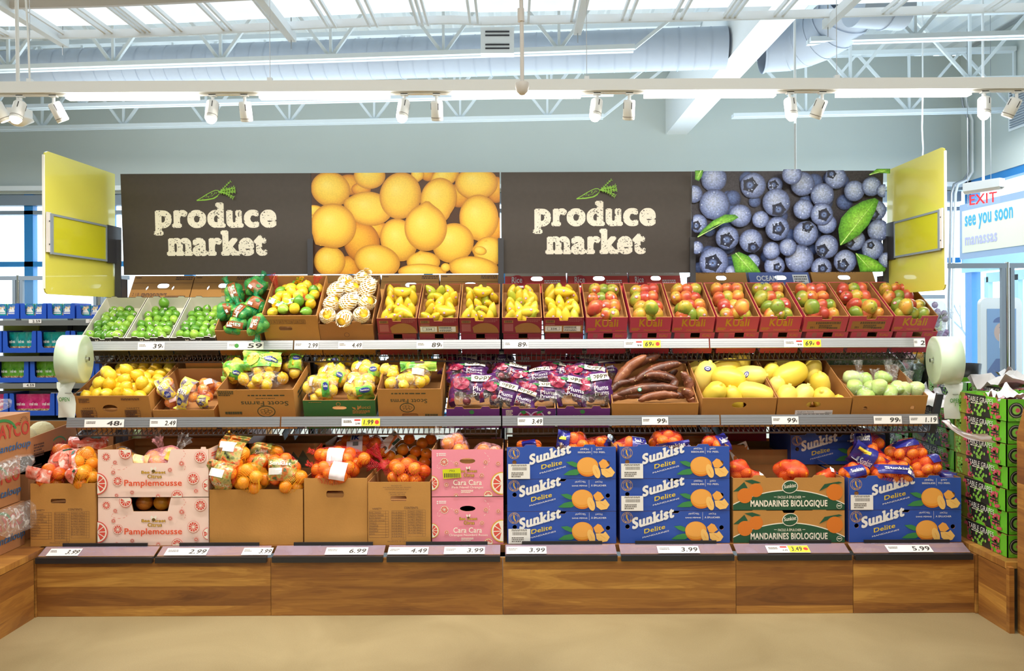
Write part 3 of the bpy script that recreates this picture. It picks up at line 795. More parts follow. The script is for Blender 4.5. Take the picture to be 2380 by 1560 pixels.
def market(px0, px1, lab):
    r, m, f = board(px0, px1, 'market_sign', lab)
    # crop-measured: board 1742 x 930 in crop units from (20,103)
    q = lambda x, y: ((x - 20) / 1742, (y - 103) / 930)
    def tx(s, x0, y0, x1, y1, **k):
        a = q(x0, y0); b = q(x1, y1); f.text(s, a[0], a[1], b[0], b[1], DIST, **k)
    tx('produce', 310, 368, 1440, 668, bold=.062, serif=.05, res=5)
    tx('market', 425, 624, 1348, 860, bold=.062, serif=.05, res=5)
    car = MB(); f2 = Face(car, FRONT @ Matrix.Translation((0, 0, .0022)), f.w, f.h)
    up = [(712, 348), (760, 322), (800, 296), (850, 270), (885, 256), (912, 258), (925, 272), (918, 292), (895, 312), (860, 330), (800, 340), (712, 348)]
    f2.line([q(*p) for p in up], .0035, CARR)
    rr = random.Random(3)
    f2.line([q(*p) for p in ((712, 348), (800, 344), (870, 330), (905, 308))], .006, CARR)
    for i in range(22):
        t = rr.random(); x = 770 + 130 * t; y = 322 - 45 * t + rr.uniform(-14, 14); f2.line([q(x, y), q(x - 4, y + 9)], .0022, CARR)
    for i in range(9):
        a = -.75 + i * .14; p = (922, 274); pts = [p]
        for k in range(6):
            p = (p[0] + 25 * math.cos(a), p[1] + 22 * math.sin(a)); a += rr.uniform(-.25, .25); pts.append(p)
            for s in (-1, 1):
                e = (p[0] + 15 * math.cos(a + s * .9), p[1] + 15 * math.sin(a + s * .9))
                f2.line([q(*p), q(*e)], .0022, CARR)
        f2.line([q(*p) for p in pts], .0028, CARR)
    m.build('lettering', r); car.build('carrot_drawing', r)
market(286, 726, 'black produce market sign above the limes, leftmost of the header signs')
market(1166, 1606, 'black produce market sign between the lemon and blueberry pictures')
# printed pictures: flat boards, colour rings as the printed photograph shows
def vcmat(name, nscale=60, namt=.12, rough=.45):
    m, nt, b = newmat(name); at = N(nt, 'ShaderNodeVertexColor'); at.layer_name = 'print'
    tc = N(nt, 'ShaderNodeTexCoord'); no = N(nt, 'ShaderNodeTexNoise'); no.inputs['Scale'].default_value = nscale; no.inputs['Detail'].default_value = 4; L(nt, tc.outputs['Object'], no.inputs['Vector'])
    mr = N(nt, 'ShaderNodeMapRange'); mr.inputs[1].default_value = .3; mr.inputs[2].default_value = .7; mr.inputs[3].default_value = 1 - namt; mr.inputs[4].default_value = 1 + namt; L(nt, no.outputs['Fac'], mr.inputs[0])
    hs = N(nt, 'ShaderNodeHueSaturation'); L(nt, at.outputs['Color'], hs.inputs['Color']); L(nt, mr.outputs[0], hs.inputs['Value']); L(nt, hs.outputs[0], b.inputs['Base Color']); b.inputs['Roughness'].default_value = rough
    return m
class Pic:
    def __init__(s, w, h): s.v = []; s.f = []; s.c = []; s.w = w; s.h = h; s.k = 0
    def clip(s, p): return (min(max(p[0], 0), s.w), min(max(p[1], 0), s.h))
    def blob(s, out, cols, ctr, rings=(0, .35, .65, .85, 1)):
        "outline polygon + centre, colour interpolated along rings"
        s.k += 1; n = len(out); z = .0025 + s.k * .00022; base = len(s.v)
        s.v.append((*s.clip(ctr), z)); s.c.append(cols[0])
        for ri, r_ in enumerate(rings[1:]):
            for p in out:
                q = (ctr[0] + (p[0] - ctr[0]) * r_, ctr[1] + (p[1] - ctr[1]) * r_)
                s.v.append((*s.clip(q), z)); s.c.append(cols[min(ri + 1, len(cols) - 1)])
        for i in range(n): s.f.append((base, base + 1 + i, base + 1 + (i + 1) % n))
        for ri in range(len(rings) - 2):
            a = base + 1 + ri * n; b = a + n
            for i in range(n): s.f.append((a + i, b + i, b + (i + 1) % n, a + (i + 1) % n))
    def build(s, name, parent, m):
        me = bpy.data.meshes.new(name); me.from_pydata([(x, -z, y) for x, y, z in s.v], [], s.f); me.materials.append(m)
        ca = me.color_attributes.new('print', 'FLOAT_COLOR', 'POINT')
        for i, c in enumerate(s.c): ca.data[i].color = c
        o = bpy.data.objects.new(name, me); COL.objects.link(o); o.parent = parent; return o
# lemon picture
r, m, f = board(727, 1163, 'lemon_picture', 'large photographic sign of piled yellow lemons')
pc = Pic(f.w, f.h)
def q2(x, y): return ((x - 103) / 1730 * f.w, (1 - (y - 93) / 915) * f.h)
pc.blob([(0, 0), (f.w, 0), (f.w, f.h), (0, f.h)], [C('#4a2c18')] * 5, (f.w / 2, f.h / 2))
LM = [C('#f8e372'), C('#f6d656'), C('#f1c945'), C('#e2a834'), C('#bd7f28')]
LM2 = [C('#eebb38'), C('#e9ad32'), C('#dc9628'), C('#c87f20'), C('#9d5c18')]
lem = [(450, 200, 130, 95, 0, 2), (560, 240, 90, 60, 0, 2), (1170, 110, 70, 60, .5, 2), (1460, 300, 120, 110, 0, 2), (1800, 250, 90, 120, 0, 2), (430, 950, 110, 110, 0, 2), (700, 600, 140, 80, .3, 2), (1780, 600, 90, 120, 0, 2), (150, 520, 140, 130, 0, 1),
       (120, 430, 90, 50, 0, 1), (280, 240, 182, 160, .3, 1), (640, 120, 145, 120, 0, 1), (1330, 130, 140, 90, -.5, 1), (1080, 110, 60, 60, 0, 1), (560, 720, 165, 190, -.2, 2), (260, 890, 145, 140, 0, 1), (630, 415, 215, 155, .12, 1), (920, 300, 190, 215, .25, 1), (1270, 330, 165, 195, .35, 1),
       (1620, 190, 195, 150, 0, 1), (1640, 500, 180, 210, -.05, 1), (900, 700, 168, 200, -.35, 1), (1400, 730, 195, 180, -.5, 1), (1730, 810, 140, 140, 0, 1), (1650, 800, 60, 40, .2, 1), (1125, 900, 155, 95, 0, 1), (300, 570, 210, 205, .3, 1), (1150, 590, 196, 215, 0, 1), (700, 890, 212, 150, .2, 1),
       (1100, 985, 210, 70, 0, 1), (1590, 960, 235, 110, .1, 1), (1330, 950, 45, 40, 0, 1)]
TIPS = {(300, 570): -2.35, (1640, 500): -1.35, (1270, 330): -1.2, (630, 415): 2.85, (1150, 590): 1.5, (1330, 130): -1.3, (1080, 110): -1.5, (1125, 900): 1.8, (1730, 810): 3.0, (1100, 985): -.1, (560, 720): 1.9}
for x, y, rx, ry, ro, k in lem:
    c = q2(x, y); sx = f.w / 1730
    o = ell(c[0], c[1], rx * sx, ry * sx, 40, -ro)
    ta = TIPS.get((x, y))
    if ta is not None:
        o2 = []
        for p_ in o:
            a = math.atan2(p_[1] - c[1], p_[0] - c[0]); dd = abs((a - ta + PI) % (2 * PI) - PI); g_ = 1 + .15 * math.exp(-(dd / .2) ** 2)
            o2.append((c[0] + (p_[0] - c[0]) * g_, c[1] + (p_[1] - c[1]) * g_))
        o = o2
    hl = (c[0] - rx * sx * .25, c[1] + ry * sx * .3)
    pc.blob(o, LM if k == 1 else LM2, hl)
for x, y, rr_ in ((180, 745, 6), (1092, 825, 16), (1700, 705, 14)):
    c = q2(x, y); pc.blob(ell(c[0], c[1], rr_ * .0007, rr_ * .0006, 12), [C('#e2b040') if rr_ < 40 else C('#f3cf4a'), C('#efc23e')] * 2, c)
pc.build('photo_print', r, vcmat('lemon print', 120, .07)); m = None
# blueberry picture
r, m, f = board(1607, 2050, 'blueberry_picture', 'large photographic sign of wet blueberries and green leaves')
pc = Pic(f.w, f.h)
def q3(x, y): return ((x - 425) / 1755 * f.w, (1 - (y - 62) / 925) * f.h)
sx = f.w / 1755
pc.blob([(0, 0), (f.w, 0), (f.w, f.h), (0, f.h)], [C('#38333a')] * 5, (f.w / 2, f.h / 2))
rb_ = random.Random(11)
BB = [C('#c2cdec'), C('#a9b8e0'), C('#8a9aca'), C('#6272a4'), C('#39405f')]
BD = [C('#6a80b4'), C('#5a6fa6'), C('#495c90'), C('#364471'), C('#242b47')]
BC = [C('#5f74a8'), C('#6f86ba'), C('#3c466b'), C('#20233a')]
for i in range(46):
    c = q3(rb_.uniform(430, 2170), rb_.uniform(70, 980)); R_ = rb_.uniform(55, 80) * sx
    pc.blob(ell(c[0], c[1], R_, R_ * .95, 18), BD, (c[0] - R_ * .2, c[1] + R_ * .2))
bbs = [(625, 130, 120, 0), (985, 195, 118, 1, 955, 190, 62), (1185, 190, 70, 1, 1170, 190, 40), (440, 270, 82, 0), (630, 365, 140, 0), (865, 470, 105, 0), (1195, 350, 128, 1, 1215, 415, 58), (1430, 185, 110, 0), (1730, 130, 100, 1, 1690, 95, 40), (1610, 285, 108, 0), (1900, 250, 95, 0), (2055, 210, 90, 0), (2160, 250, 60, 0),
       (1435, 415, 92, 0), (1045, 505, 78, 0), (1200, 590, 110, 1, 1210, 590, 56), (1650, 550, 90, 0), (1600, 460, 105, 1, 1620, 465, 52), (1455, 635, 115, 1, 1470, 575, 48), (740, 670, 108, 1, 735, 690, 60), (955, 700, 108, 1, 975, 760, 48), (470, 540, 85, 1, 455, 560, 40), (2090, 430, 90, 1, 2065, 465, 45), (2110, 610, 100, 0),
       (1900, 700, 92, 1, 1850, 720, 42), (2060, 780, 100, 1, 2040, 745, 32), (1640, 755, 108, 1, 1600, 790, 52), (1390, 865, 130, 0), (1165, 930, 95, 1, 1190, 940, 35), (1805, 890, 105, 1, 1785, 920, 50), (1590, 950, 95, 1, 1600, 955, 42), (610, 890, 135, 1, 600, 900, 70), (960, 890, 70, 0), (770, 980, 60, 0), (1130, 790, 80, 0), (2170, 880, 70, 0), (450, 760, 60, 0), (1275, 760, 80, 0), (1300, 110, 90, 0)]
for b_ in bbs:
    c = q3(b_[0], b_[1]); R_ = b_[2] * sx
    o = [(c[0] + R_ * math.cos(t) * (1 + rb_.uniform(-.02, .02)), c[1] + R_ * math.sin(t) * (1 + rb_.uniform(-.02, .02))) for t in [2 * PI * i / 24 for i in range(24)]]
    pc.blob(o, BB, (c[0] - R_ * .15, c[1] + R_ * .25))
    if b_[3]:
        e = q3(b_[4], b_[5]); K = b_[6] * sx
        star = [(e[0] + K * (1.25 if i % 4 == 0 else .98) * math.cos(2 * PI * i / 20), e[1] + K * (1.25 if i % 4 == 0 else .98) * math.sin(2 * PI * i / 20)) for i in range(20)]
        pc.blob(star, [C('#262a3e')] * 4, e); pc.blob(ell(e[0], e[1], K * .8, K * .78, 16), BC, e)
        pc.blob(ell(e[0], e[1], K * .1, K * .1, 8), [C('#3a2a30')] * 3, e)
    for i in range(7):
        t = rb_.uniform(0, 6.28); d_ = rb_.uniform(.2, .85) * R_; e = (c[0] + d_ * math.cos(t), c[1] + d_ * math.sin(t)); K = rb_.uniform(4, 9) * sx
        pc.blob(ell(e[0], e[1], K, K * .9, 7), [C('#dfe9ff'), C('#9fb2dd')] * 2, e)
LG = [C('#a6d860'), C('#86c443'), C('#6db035'), C('#58992c'), C('#3f7d22')]
def leaf(pts, vein):
    P_ = [q3(*p) for p in pts]; c = (sum(p[0] for p in P_) / len(P_), sum(p[1] for p in P_) / len(P_)); pc.blob(P_, LG, c)
    a, b = q3(*vein[0]), q3(*vein[1]); d_ = Vector((b[0] - a[0], b[1] - a[1])); nn = Vector((-d_.y, d_.x)).normalized() * .0035
    pc.blob([(a[0] - nn.x, a[1] - nn.y), (b[0], b[1]), (a[0] + nn.x, a[1] + nn.y)], [C('#c6ea90')] * 5, ((a[0] + b[0]) / 2, (a[1] + b[1]) / 2))
leaf([(1745, 750), (1725, 600), (1750, 500), (1830, 410), (1940, 350), (2050, 322), (2085, 345), (2060, 430), (2000, 560), (1920, 650), (1830, 710)], ((1750, 740), (2060, 340)))
leaf([(445, 672), (500, 600), (590, 520), (700, 465), (790, 465), (825, 490), (760, 530), (640, 555), (540, 600)], ((455, 665), (800, 480)))
leaf([(760, 830), (830, 800), (920, 840), (990, 920), (1030, 990), (800, 990)], ((800, 810), (960, 990)))
leaf([(1885, 815), (1990, 840), (2090, 890), (2165, 960), (2150, 985), (1930, 985)], ((1890, 820), (2040, 980)))
leaf([(425, 70), (500, 68), (490, 120), (460, 165), (425, 150)], ((480, 70), (440, 150)))
leaf([(1985, 120), (2060, 60), (2185, 52), (2190, 105), (2080, 100)], ((1995, 115), (2180, 65)))
pc.build('photo_print', r, vcmat('berry print', 90, .34))

# yellow wing panels
YEL = mat('glossy yellow panel', '#ddd85a', .3, coat=.6, spec=.6); YEL2 = mat('yellow insert', '#c9c61e', .35, coat=.3)
def wing(side):
    D0, D1 = 5.15, 4.42
    xo = W(100, 345, 4.43).x if side < 0 else W(2215, 340, 4.37).x
    xi = UX[0] - .03 if side < 0 else UX[-1] + .02
    r = empty('wing_panel', (xi, 5.17, 1.74)); tag(r, 'yellow side wing panel at the %s of the header signs' % ('left end' if side < 0 else 'right end'), 'panel', 'yellow wing panels at both ends')
    dx = xo - xi; Lg = math.hypot(dx, D0 - D1); ang = math.atan2(dx, D0 - D1)
    # local: u along the wing toward the camera, v up, n toward the display centre
    U = Vector((dx, D1 - D0, 0)).normalized(); Nn = Vector((-U.y, U.x, 0)) if side > 0 else Vector((U.y, -U.x, 0))
    if Nn.x * side > 0: Nn = -Nn
    if side < 0: Mw = Matrix((U, Vector((0, 0, 1)), U.cross(Vector((0, 0, 1))))).transposed().to_4x4(); inner = Mw.col[2].x > 0
    else: Mw = Matrix((U, Vector((0, 0, 1)), U.cross(Vector((0, 0, 1))))).transposed().to_4x4(); inner = Mw.col[2].x < 0
    s_ = 1 if inner else -1
    def pl(mb, out, n0, t, m_, mb_=None):
        mb.plate(out, [], Mw @ Matrix.Translation((0, 0, n0)), t, m_, mb_)
    out = [(0, .0), (Lg - .03, .0), (Lg - .01, .01), (Lg, .035), (Lg, .77), (Lg - .012, .795), (Lg - .035, .805), (0, .805)]
    m = MB(); pl(m, out, .004, .008, YEL, YEL); m.build('panel', r)
    m = MB(); pl(m, [(Lg - .004, .03), (Lg + .004, .03), (Lg + .004, .78), (Lg - .004, .78)], .006, .012, PLAIN); m.build('edge_trim', r)
    f0 = .012 if inner else -.006
    m = MB(); e = .014 * s_
    m.plate([(.13, .225), (Lg - .03, .225), (Lg - .03, .455), (.13, .455)], [[(.14, .237), (.14, .443), (Lg - .05, .443), (Lg - .05, .237)]], Mw @ Matrix.Translation((0, 0, e + (.006 if s_ > 0 else 0))), .012, GREYF)
    m.build('insert_frame', r)
    m = MB(); pl(m, [(.13, .23), (Lg - .04, .23), (Lg - .04, .45), (.13, .45)], e + .002 * s_, .004, YEL2); m.build('insert', r)
    m = MB(); pl(m, [(Lg - .04, .235), (Lg - .004, .235), (Lg - .004, .46), (Lg - .04, .46)], e + .004, .008, RIM); 
    for v in (.28, .41): pl(m, ell(Lg - .02, v, .004, .004, 8), e + .006 * s_, .002, DARK)
    m.build('end_plate', r)
    m = MB(); pl(m, [(-.04, .22), (.12, .22), (.12, .46), (-.04, .46)], e, .01, DARK); m.build('bracket', r)
wing(-1); wing(1)

# ------------------------------------------------------------------ wing bins (walnut) left and right
lb = empty('walnut_bin', (-2.56, 4.24, 0)); tag(lb, 'walnut produce bin joining the left end of the plinth', 'bin')
MB().box(-.02, 0, -2.2, 0, 0, .315, WOODY).build('side_panel', lb)
MB().box(-1.6, 0, -2.2, .1, .318, .35, WOODD).box(-1.6, -.03, .1, 2.2, .318, .35, WOODD).build('deck', lb)
MB().box(-1.6, 0, 2.2, 2.22, 0, .31, WOODX).build('end_panel', lb)
rbn = empty('walnut_bin', (W(2266, 0, 4.24).x + .012, 4.24, 0)); tag(rbn, 'walnut produce bin under the green grape boxes', 'bin'); gx = rbn.location.x
MB().box(0, .02, -.24, 0, 0, .315, WOODY).build('side_panel', rbn)
MB().box(0, 1.7, -.24, 1.7, .318, .35, WOODD).build('deck', rbn)
MB().box(0, .025, -.265, -.24, 0, .33, WOODY).build('corner_post', rbn)
MB().box(0, 1.7, 1.7, 1.72, 0, .31, WOODX).build('end_panel', rbn)
tb = empty('tall_walnut_bin', (2.535, 3.99, 0)); tag(tb, 'taller walnut bin end cut by the right frame edge', 'bin')
Ms = Matrix(((0, 0, -1, 0), (-1, 0, 0, 0), (0, 1, 0, 0), (0, 0, 0, 1)))  # u -> -y, v -> z, n -> -x
MB().plate([(0, 0), (1.6, 0), (1.6, 1.4), (.16, 1.4), (0, 1.0)], [], Ms, .03, WOODY).build('side_panel', tb)
MB().box(.03, 1.5, -.02, 0, 0, .99, WOODX).build('back_panel', tb)

# ------------------------------------------------------------------ price tags
def pricetag(px0, px1, lvl, price, lab, sale=None, cent=False, organic=False, faint=False):
    D, zc, tilt, hh = {1: (4.741, 1.436, R(-8), .046), 2: (4.484, 1.009, R(-8), .044), 0: (4.262, .324, R(-68), .06)}[lvl]
    a, b = W(px0, 0, D).x, W(px1, 0, D).x
    w_ = b - a
    Mx = Matrix.Translation((a, D - .002, zc + (-hh / 2 if lvl else .003))) @ Matrix.Rotation(tilt, 4, 'X')
    r = empty('price_tag', M=Mx); tag(r, lab, 'price tag', 'price tags on the shelf rails')
    m = MB(); m.box(0, w_, -.0005, .0005, 0, hh, PAPER); m.build('card', r)
    m = MB(); f = Face(m, FRONT @ Matrix.Translation((0, 0, .0006)), w_, hh)
    ink = INK if not faint else INKG
    if sale:
        f.rect(.52, .03, 1, .97, YELP); f.rect(.33, .12, .49, .32, REDP); f.text(sale, .36, .55, .48, .8, INK, bold=.02); f.ell(.92, .5, .055, REDP); x0, x1 = .57, .82
    else: x0, x1 = .56, .95
    f.text(price, x0, .2, x1 - (.07 if cent else 0), .8, ink, bold=.025, shear=.15)
    if cent: f.text('¢', x1 - .05, .4, x1, .78, ink, bold=.02)
    f.fuzz(.05, .25, .3, .6, INKG, 2, seed=int(px0))
    if organic: f.ell(.26, .5, .06, GREENP)
    m.build('lettering', r)
tags = [(320, 382, 1, '39', 'price tag reading 39¢ under the black lime boxes', None, 1), (528, 612, 1, '59', 'price tag ending in 59 under the netted limes', None, 0, 1), (684, 740, 1, '2.99', 'price tag reading 2.99 under the mixed citrus'), (786, 842, 1, '4.49', 'price tag reading 4.49 under the netted dragonfruit'),
        (968, 1030, 1, '89', 'washed-out price tag under the second yellow mango box', None, 1), (1171, 1228, 1, '89', 'price tag reading 89¢ just right of the middle upright', None, 1), (1450, 1535, 1, '69', 'sale tag reading 69¢ under the second pink mango box', '99', 1), (1822, 1908, 1, '69', 'sale tag reading 69¢ under the sixth pink mango box', '99', 1), (2124, 2150, 1, '2', 'narrow price tag at the right end of the upper rail'),
        (195, 287, 2, '48', 'price tag reading 48¢ under the loose lemons', None, 1), (347, 409, 2, '2.49', 'price tag reading 2.49 under the bagged meyer lemons'), (793, 882, 2, '1.99', 'sale tag reading 1.99 under the green lemon carton', '2.99'), (1202, 1261, 2, '3.49', 'price tag reading 3.49 under the bagged plums'), (1491, 1552, 2, '99', 'price tag reading 99¢ under the cassava', None, 1),
        (1793, 1855, 2, '99', 'price tag reading 99¢ under the yellow squash', None, 1), (2030, 2095, 2, '99', 'price tag reading 99¢ under the chayote box', None, 1), (2113, 2178, 2, '1.19', 'price tag reading 1.19 at the right end of the middle rail'),
        (104, 178, 0, '3.99', 'price tag reading 3.99 on the plinth rail, leftmost'), (378, 476, 0, '2.99', 'price tag reading 2.99 on the plinth rail under the pink grapefruit cartons'), (558, 627, 0, '3.99', 'price tag reading 3.99 on the plinth rail under the plain brown box'), (752, 850, 0, '6.99', 'price tag reading 6.99 on the plinth rail'), (898, 992, 0, '4.49', 'price tag reading 4.49 on the plinth rail'),
        (1029, 1124, 0, '3.99', 'price tag reading 3.99 below the pink orange cartons'), (1175, 1268, 0, '3.99', 'price tag reading 3.99 below the left blue mandarin stack'), (1528, 1625, 0, '3.99', 'price tag reading 3.99 below the middle blue mandarin stack'), (1783, 1882, 0, '3.49', 'sale tag reading 3.49 below the green and brown mandarin cartons', '4.49'), (2064, 2168, 0, '5.99', 'price tag reading 5.99 below the right blue mandarin stack')]
for t_ in tags: pricetag(*t_[:5], sale=t_[5] if len(t_) > 5 else None, cent=bool(t_[6]) if len(t_) > 6 else False, organic=bool(t_[7]) if len(t_) > 7 else False)
# ------------------------------------------------------------------ goods: materials
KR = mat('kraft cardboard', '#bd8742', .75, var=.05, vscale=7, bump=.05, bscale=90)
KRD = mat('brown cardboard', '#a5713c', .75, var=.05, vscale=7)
KIN = mat('cardboard inside', '#a06f3c', .8, var=.05, vscale=10)
KPRT = mat('brown box print', '#5f4236', .7)
KGRN = mat('dark green box print', '#4a4a30', .7)
MAR = mat('maroon carton', '#8e2337', .55, var=.04); PNK = mat('magenta pink carton', '#c2405a', .5, var=.03); OCH = mat('ochre print', '#b98a24', .6)
BLK = mat('black carton', '#38352f', .55); WIN = mat('white carton lining', '#d9d6c6', .6)
GRN = mat('green carton', '#2f6b34', .5); PUR = mat('purple carton', '#6b3180', .5, var=.03); PURD = mat('dark purple', '#4c1f5e', .35)
BLU = mat('blue carton', '#2c52ae', .5, var=.03); BLUD = mat('navy print', '#26348a', .35)
PKL = mat('pale pink carton', '#fbdccf', .5, var=.02); PKM = mat('bright pink carton', '#f394a8', .5); CORAL = mat('coral print', '#e5562f', .5); GF = mat('grapefruit print', '#df5548', .5)
CRM = mat('cream print', '#f7efdf', .5); GOLD = mat('gold print', '#e4b33c', .5); ORGP = mat('orange print', '#f0a23c', .5); ORGL = mat('light orange print', '#fbc870', .5); ORGD = mat('deep orange print', '#dc7a26', .5)
LFG = mat('leaf green print', '#3c8a4c', .5); DGR = mat('forest green print', '#23553a', .5); LYEL = mat('lemon yellow print', '#f3e36a', .4); APR = mat('apple box red', '#d8483f', .5)
PUR2 = mat('light purple print', '#b06ac0', .5)
KUAL = mat('kuali gold print', '#c79222', .5)
# skins
LIME = fruitmat('lime skin', ['#4a8222', '#6ba030', '#97bf45'], .3, 6, .25)
LEMON = fruitmat('lemon skin', ['#d8a816', '#e8c02a', '#f1d044'], .35, 5, .3)
ORANGE = fruitmat('orange skin', ['#ec7a14', '#f68f1e', '#fba62e'], .35, 5, .3)
MAND = fruitmat('mandarin skin', ['#f58410', '#fb9418', '#ffab2c'], .3, 5, .25)
MANGO = fruitmat('mango skin', ['#a83a2c', '#c25c34', '#c49236', '#a89c34', '#74882c'], .35, 10, .05, spots='#6f5a2a')
ATAUL = fruitmat('yellow mango skin', ['#c6b02a', '#d8b428', '#e2c236', '#aeb434'], .4, 6, .05)
SQUASH = fruitmat('squash skin', ['#dcc03c', '#ead052', '#f0dc74'], .45, 5, .05)
CASS = fruitmat('cassava bark', ['#4f2a1c', '#74402a', '#8f5638'], .4, 14, .8, 45, spots='#b98a62')
DRAG = fruitmat('yellow dragonfruit', ['#7c8a20', '#d9b020', '#f0cc30', '#e8b61c'], .4, 20, .5, 50)
PLUM = fruitmat('plum skin', ['#4a1022', '#7a1c30', '#a02c3c'], .2, 6, .05)
CHAY = fruitmat('chayote skin', ['#a9cc62', '#bfdc7c', '#d3e79a'], .4, 8, .3, 40)
GFR = fruitmat('grapefruit skin', ['#f0a030', '#f6b83c', '#f07038'], .35, 5, .2)
STKW = mat('white fruit sticker', '#efece6', .4); STKP = mat('pink rimmed sticker', '#e0607e', .4); STKB = mat('blue fruit sticker', '#2b2b8e', .3); STKG = mat('green fruit sticker', '#2fa58a', .35)
NETR = netmat('red net', '#e0301e', 85, .14, .02); NETG = netmat('green net', '#0f9a5c', 110, .2, .10); NETO = netmat('orange net', '#f2b020', 80, .14, .0); NETP = netmat('pink net', '#e0283c', 85, .13, .05)
FOAM = netmat('white foam net', '#fdf3df', 46, .40, .0, .7)
FILM = film('clear film', alpha=.03, streak=.25); FILM2 = film('wrinkled film', alpha=.05, noise_s=34, streak=.3); FILMP = film('pinkish film', '#f7b0b8', .12, .2, 30, .6, streak=.4)
LEMPRT = mottle('lemon bag print', ['#2f7d38', '#63a83c', '#a9cf4e', '#f3e05a'], 13)
PLMPRT = mottle('plum bag print', ['#23101f', '#3f1a46', '#5b2a63', '#a02a3c', '#3f1a46'], 22)
TEXPRT = mottle('orange grove print', ['#26281c', '#7c8440', '#b9a85c', '#cf6a30', '#4d5a2c'], 28)
GFPRT = mottle('grapefruit bag print', ['#f8e6dc', '#f2a08c', '#e8664e', '#fbe9dc'], 20)
BRNPRT = mat('brown bag print', '#8a4c22', .35, var=.1, bump=.3, bscale=30)
BLUPRT = mat('blue bag print', '#2a2c8c', .28, coat=.5, bump=.5, bscale=30)
MEYPRT = mottle('meyer bag print', ['#5b4a66', '#8a7c92', '#f2dc4e', '#f5e36a', '#e9ecdc'], 22)

# ------------------------------------------------------------------ goods: fruit shapes
def lathemesh(name, prof, m, n=14, nz=.0, seed=0, bend=0, sx=1, extra=None, smooth=True):
    mb = MB(); mb.lathe(prof, m, None, n)
    r = random.Random(seed); o_ = Vector((r.uniform(0, 9), r.uniform(0, 9), r.uniform(0, 9)))
    vs = []
    for v in mb.v:
        p = Vector(v); p.x *= sx
        if nz: p += p.normalized() * noise.noise(p * 22 + o_) * nz if p.length > 1e-5 else Vector()
        if bend: p.x += bend * (p.z * p.z) * 8
        vs.append(tuple(p))
    mb.v = vs
    if extra: extra(mb)
    me = bpy.data.meshes.new(name); me.from_pydata(mb.v, [], mb.f)
    for x in mb.mats: me.materials.append(x)
    me.polygons.foreach_set('material_index', mb.m); me.polygons.foreach_set('use_smooth', [smooth] * len(mb.f)); me.update()
    me['bvh'] = 0
    BV[me.name] = BVHTree.FromPolygons([Vector(v) for v in mb.v], mb.f)
    return me
BV = {}
def eprof(r, hz, n=10, p=1.0, tip=0, flat=0):
    out = []
    for i in range(n + 1):
        a = -PI / 2 + PI * i / n
        rr_ = r * max(0, math.cos(a)) ** p; z = hz * math.sin(a)
        if flat and abs(math.sin(a)) > .9: z *= 1 - flat
        out.append((rr_, z))
    if tip: out = [(0, -hz * 1.12), (r * .12, -hz * 1.10), (r * .2, -hz * 1.0)] + out[2:-2] + [(r * .24, hz * 1.02), (r * .16, hz * 1.16), (0, hz * 1.2)]
    return out
STEM = mat('fruit stem scar', '#6b5a2c', .7)
def scar(z, r=.004):
    return lambda mb: mb.lathe([(0, z + .0008), (r, z), (r * 1.1, z - .002)], STEM, None, 8)
P = {
 'lime': [lathemesh('lime', eprof(.0275, .031, tip=.5), LIME, nz=.0015, seed=i) for i in range(2)],
 'lemon': [lathemesh('lemon', eprof(.033, .038, 10, .9, tip=1), LEMON, 16, nz=.002, seed=i) for i in range(3)],
 'orange': [lathemesh('orange', eprof(.036, .035), ORANGE, 16, nz=.001, seed=i, extra=scar(.0348, .0035)) for i in range(2)],
 'mandarin': [lathemesh('mandarin', eprof(.031, .026, flat=.1), MAND, 14, nz=.001, seed=i, extra=scar(.0238, .003)) for i in range(2)],
 'mango': [lathemesh('mango', [(0, -.052), (.016, -.05), (.030, -.040), (.039, -.024), (.0425, -.004), (.041, .016), (.034, .034), (.022, .046), (.009, .051), (0, .0515)], MANGO, 16, nz=.003, seed=i, sx=.92, extra=scar(.0515, .004)) for i in range(3)],
 'yellow_mango': [lathemesh('yellow_mango', [(0, -.056), (.012, -.054), (.022, -.046), (.029, -.028), (.0305, -.008), (.028, .014), (.021, .034), (.013, .048), (.005, .056), (0, .057)], ATAUL, 14, nz=.002, seed=i, bend=.5, extra=None) for i in range(3)],
 'spaghetti_squash': [lathemesh('spaghetti_squash', [(0, -.108), (.02, -.106), (.045, -.094), (.062, -.068), (.070, -.02), (.069, .03), (.058, .075), (.04, .097), (.02, .106), (.012, .107), (.011, .118), (0, .118)], SQUASH, 20, nz=.003, seed=i) for i in range(2)],
 'dragonfruit': [lathemesh('dragonfruit', eprof(.044, .062, 12), DRAG, 16, nz=.012, seed=i) for i in range(2)],
 'plum': [lathemesh('plum', eprof(.029, .03), PLUM, 12, seed=1)],
 'chayote': [lathemesh('chayote', [(0, -.055), (.02, -.053), (.038, -.04), (.045, -.02), (.04, .01), (.03, .035), (.018, .05), (0, .053)], CHAY, 14, nz=.006, seed=i) for i in range(2)],
 'grapefruit': [lathemesh('grapefruit', eprof(.047, .044), GFR, 16, nz=.001, seed=1)],
}
def sub_sticker(name, ms, r=.0085, asp=1.0):
    mb = MB(); m0 = ms[0]
    mb.lathe([(r, -.0012), (r * .98, -.0002), (r * .6, .0012), (0, .0018)], m0, Matrix.Scale(asp, 4, (0, 1, 0)), 12)
    if len(ms) > 1:
        mb.lathe([(r * .62, .0014), (r * .3, .0021), (0, .0024)], ms[1], Matrix.Scale(asp, 4, (0, 1, 0)), 10)
    if len(ms) > 2:
        mb.box(-r * .45, r * .45, -r * .12, r * .12, .002, .0026, ms[2])
    me = bpy.data.meshes.new(name); me.from_pydata(mb.v, [], mb.f)
    for x in mb.mats: me.materials.append(x)
    me.polygons.foreach_set('material_index', mb.m); me.polygons.foreach_set('use_smooth', [True] * len(mb.f)); return me
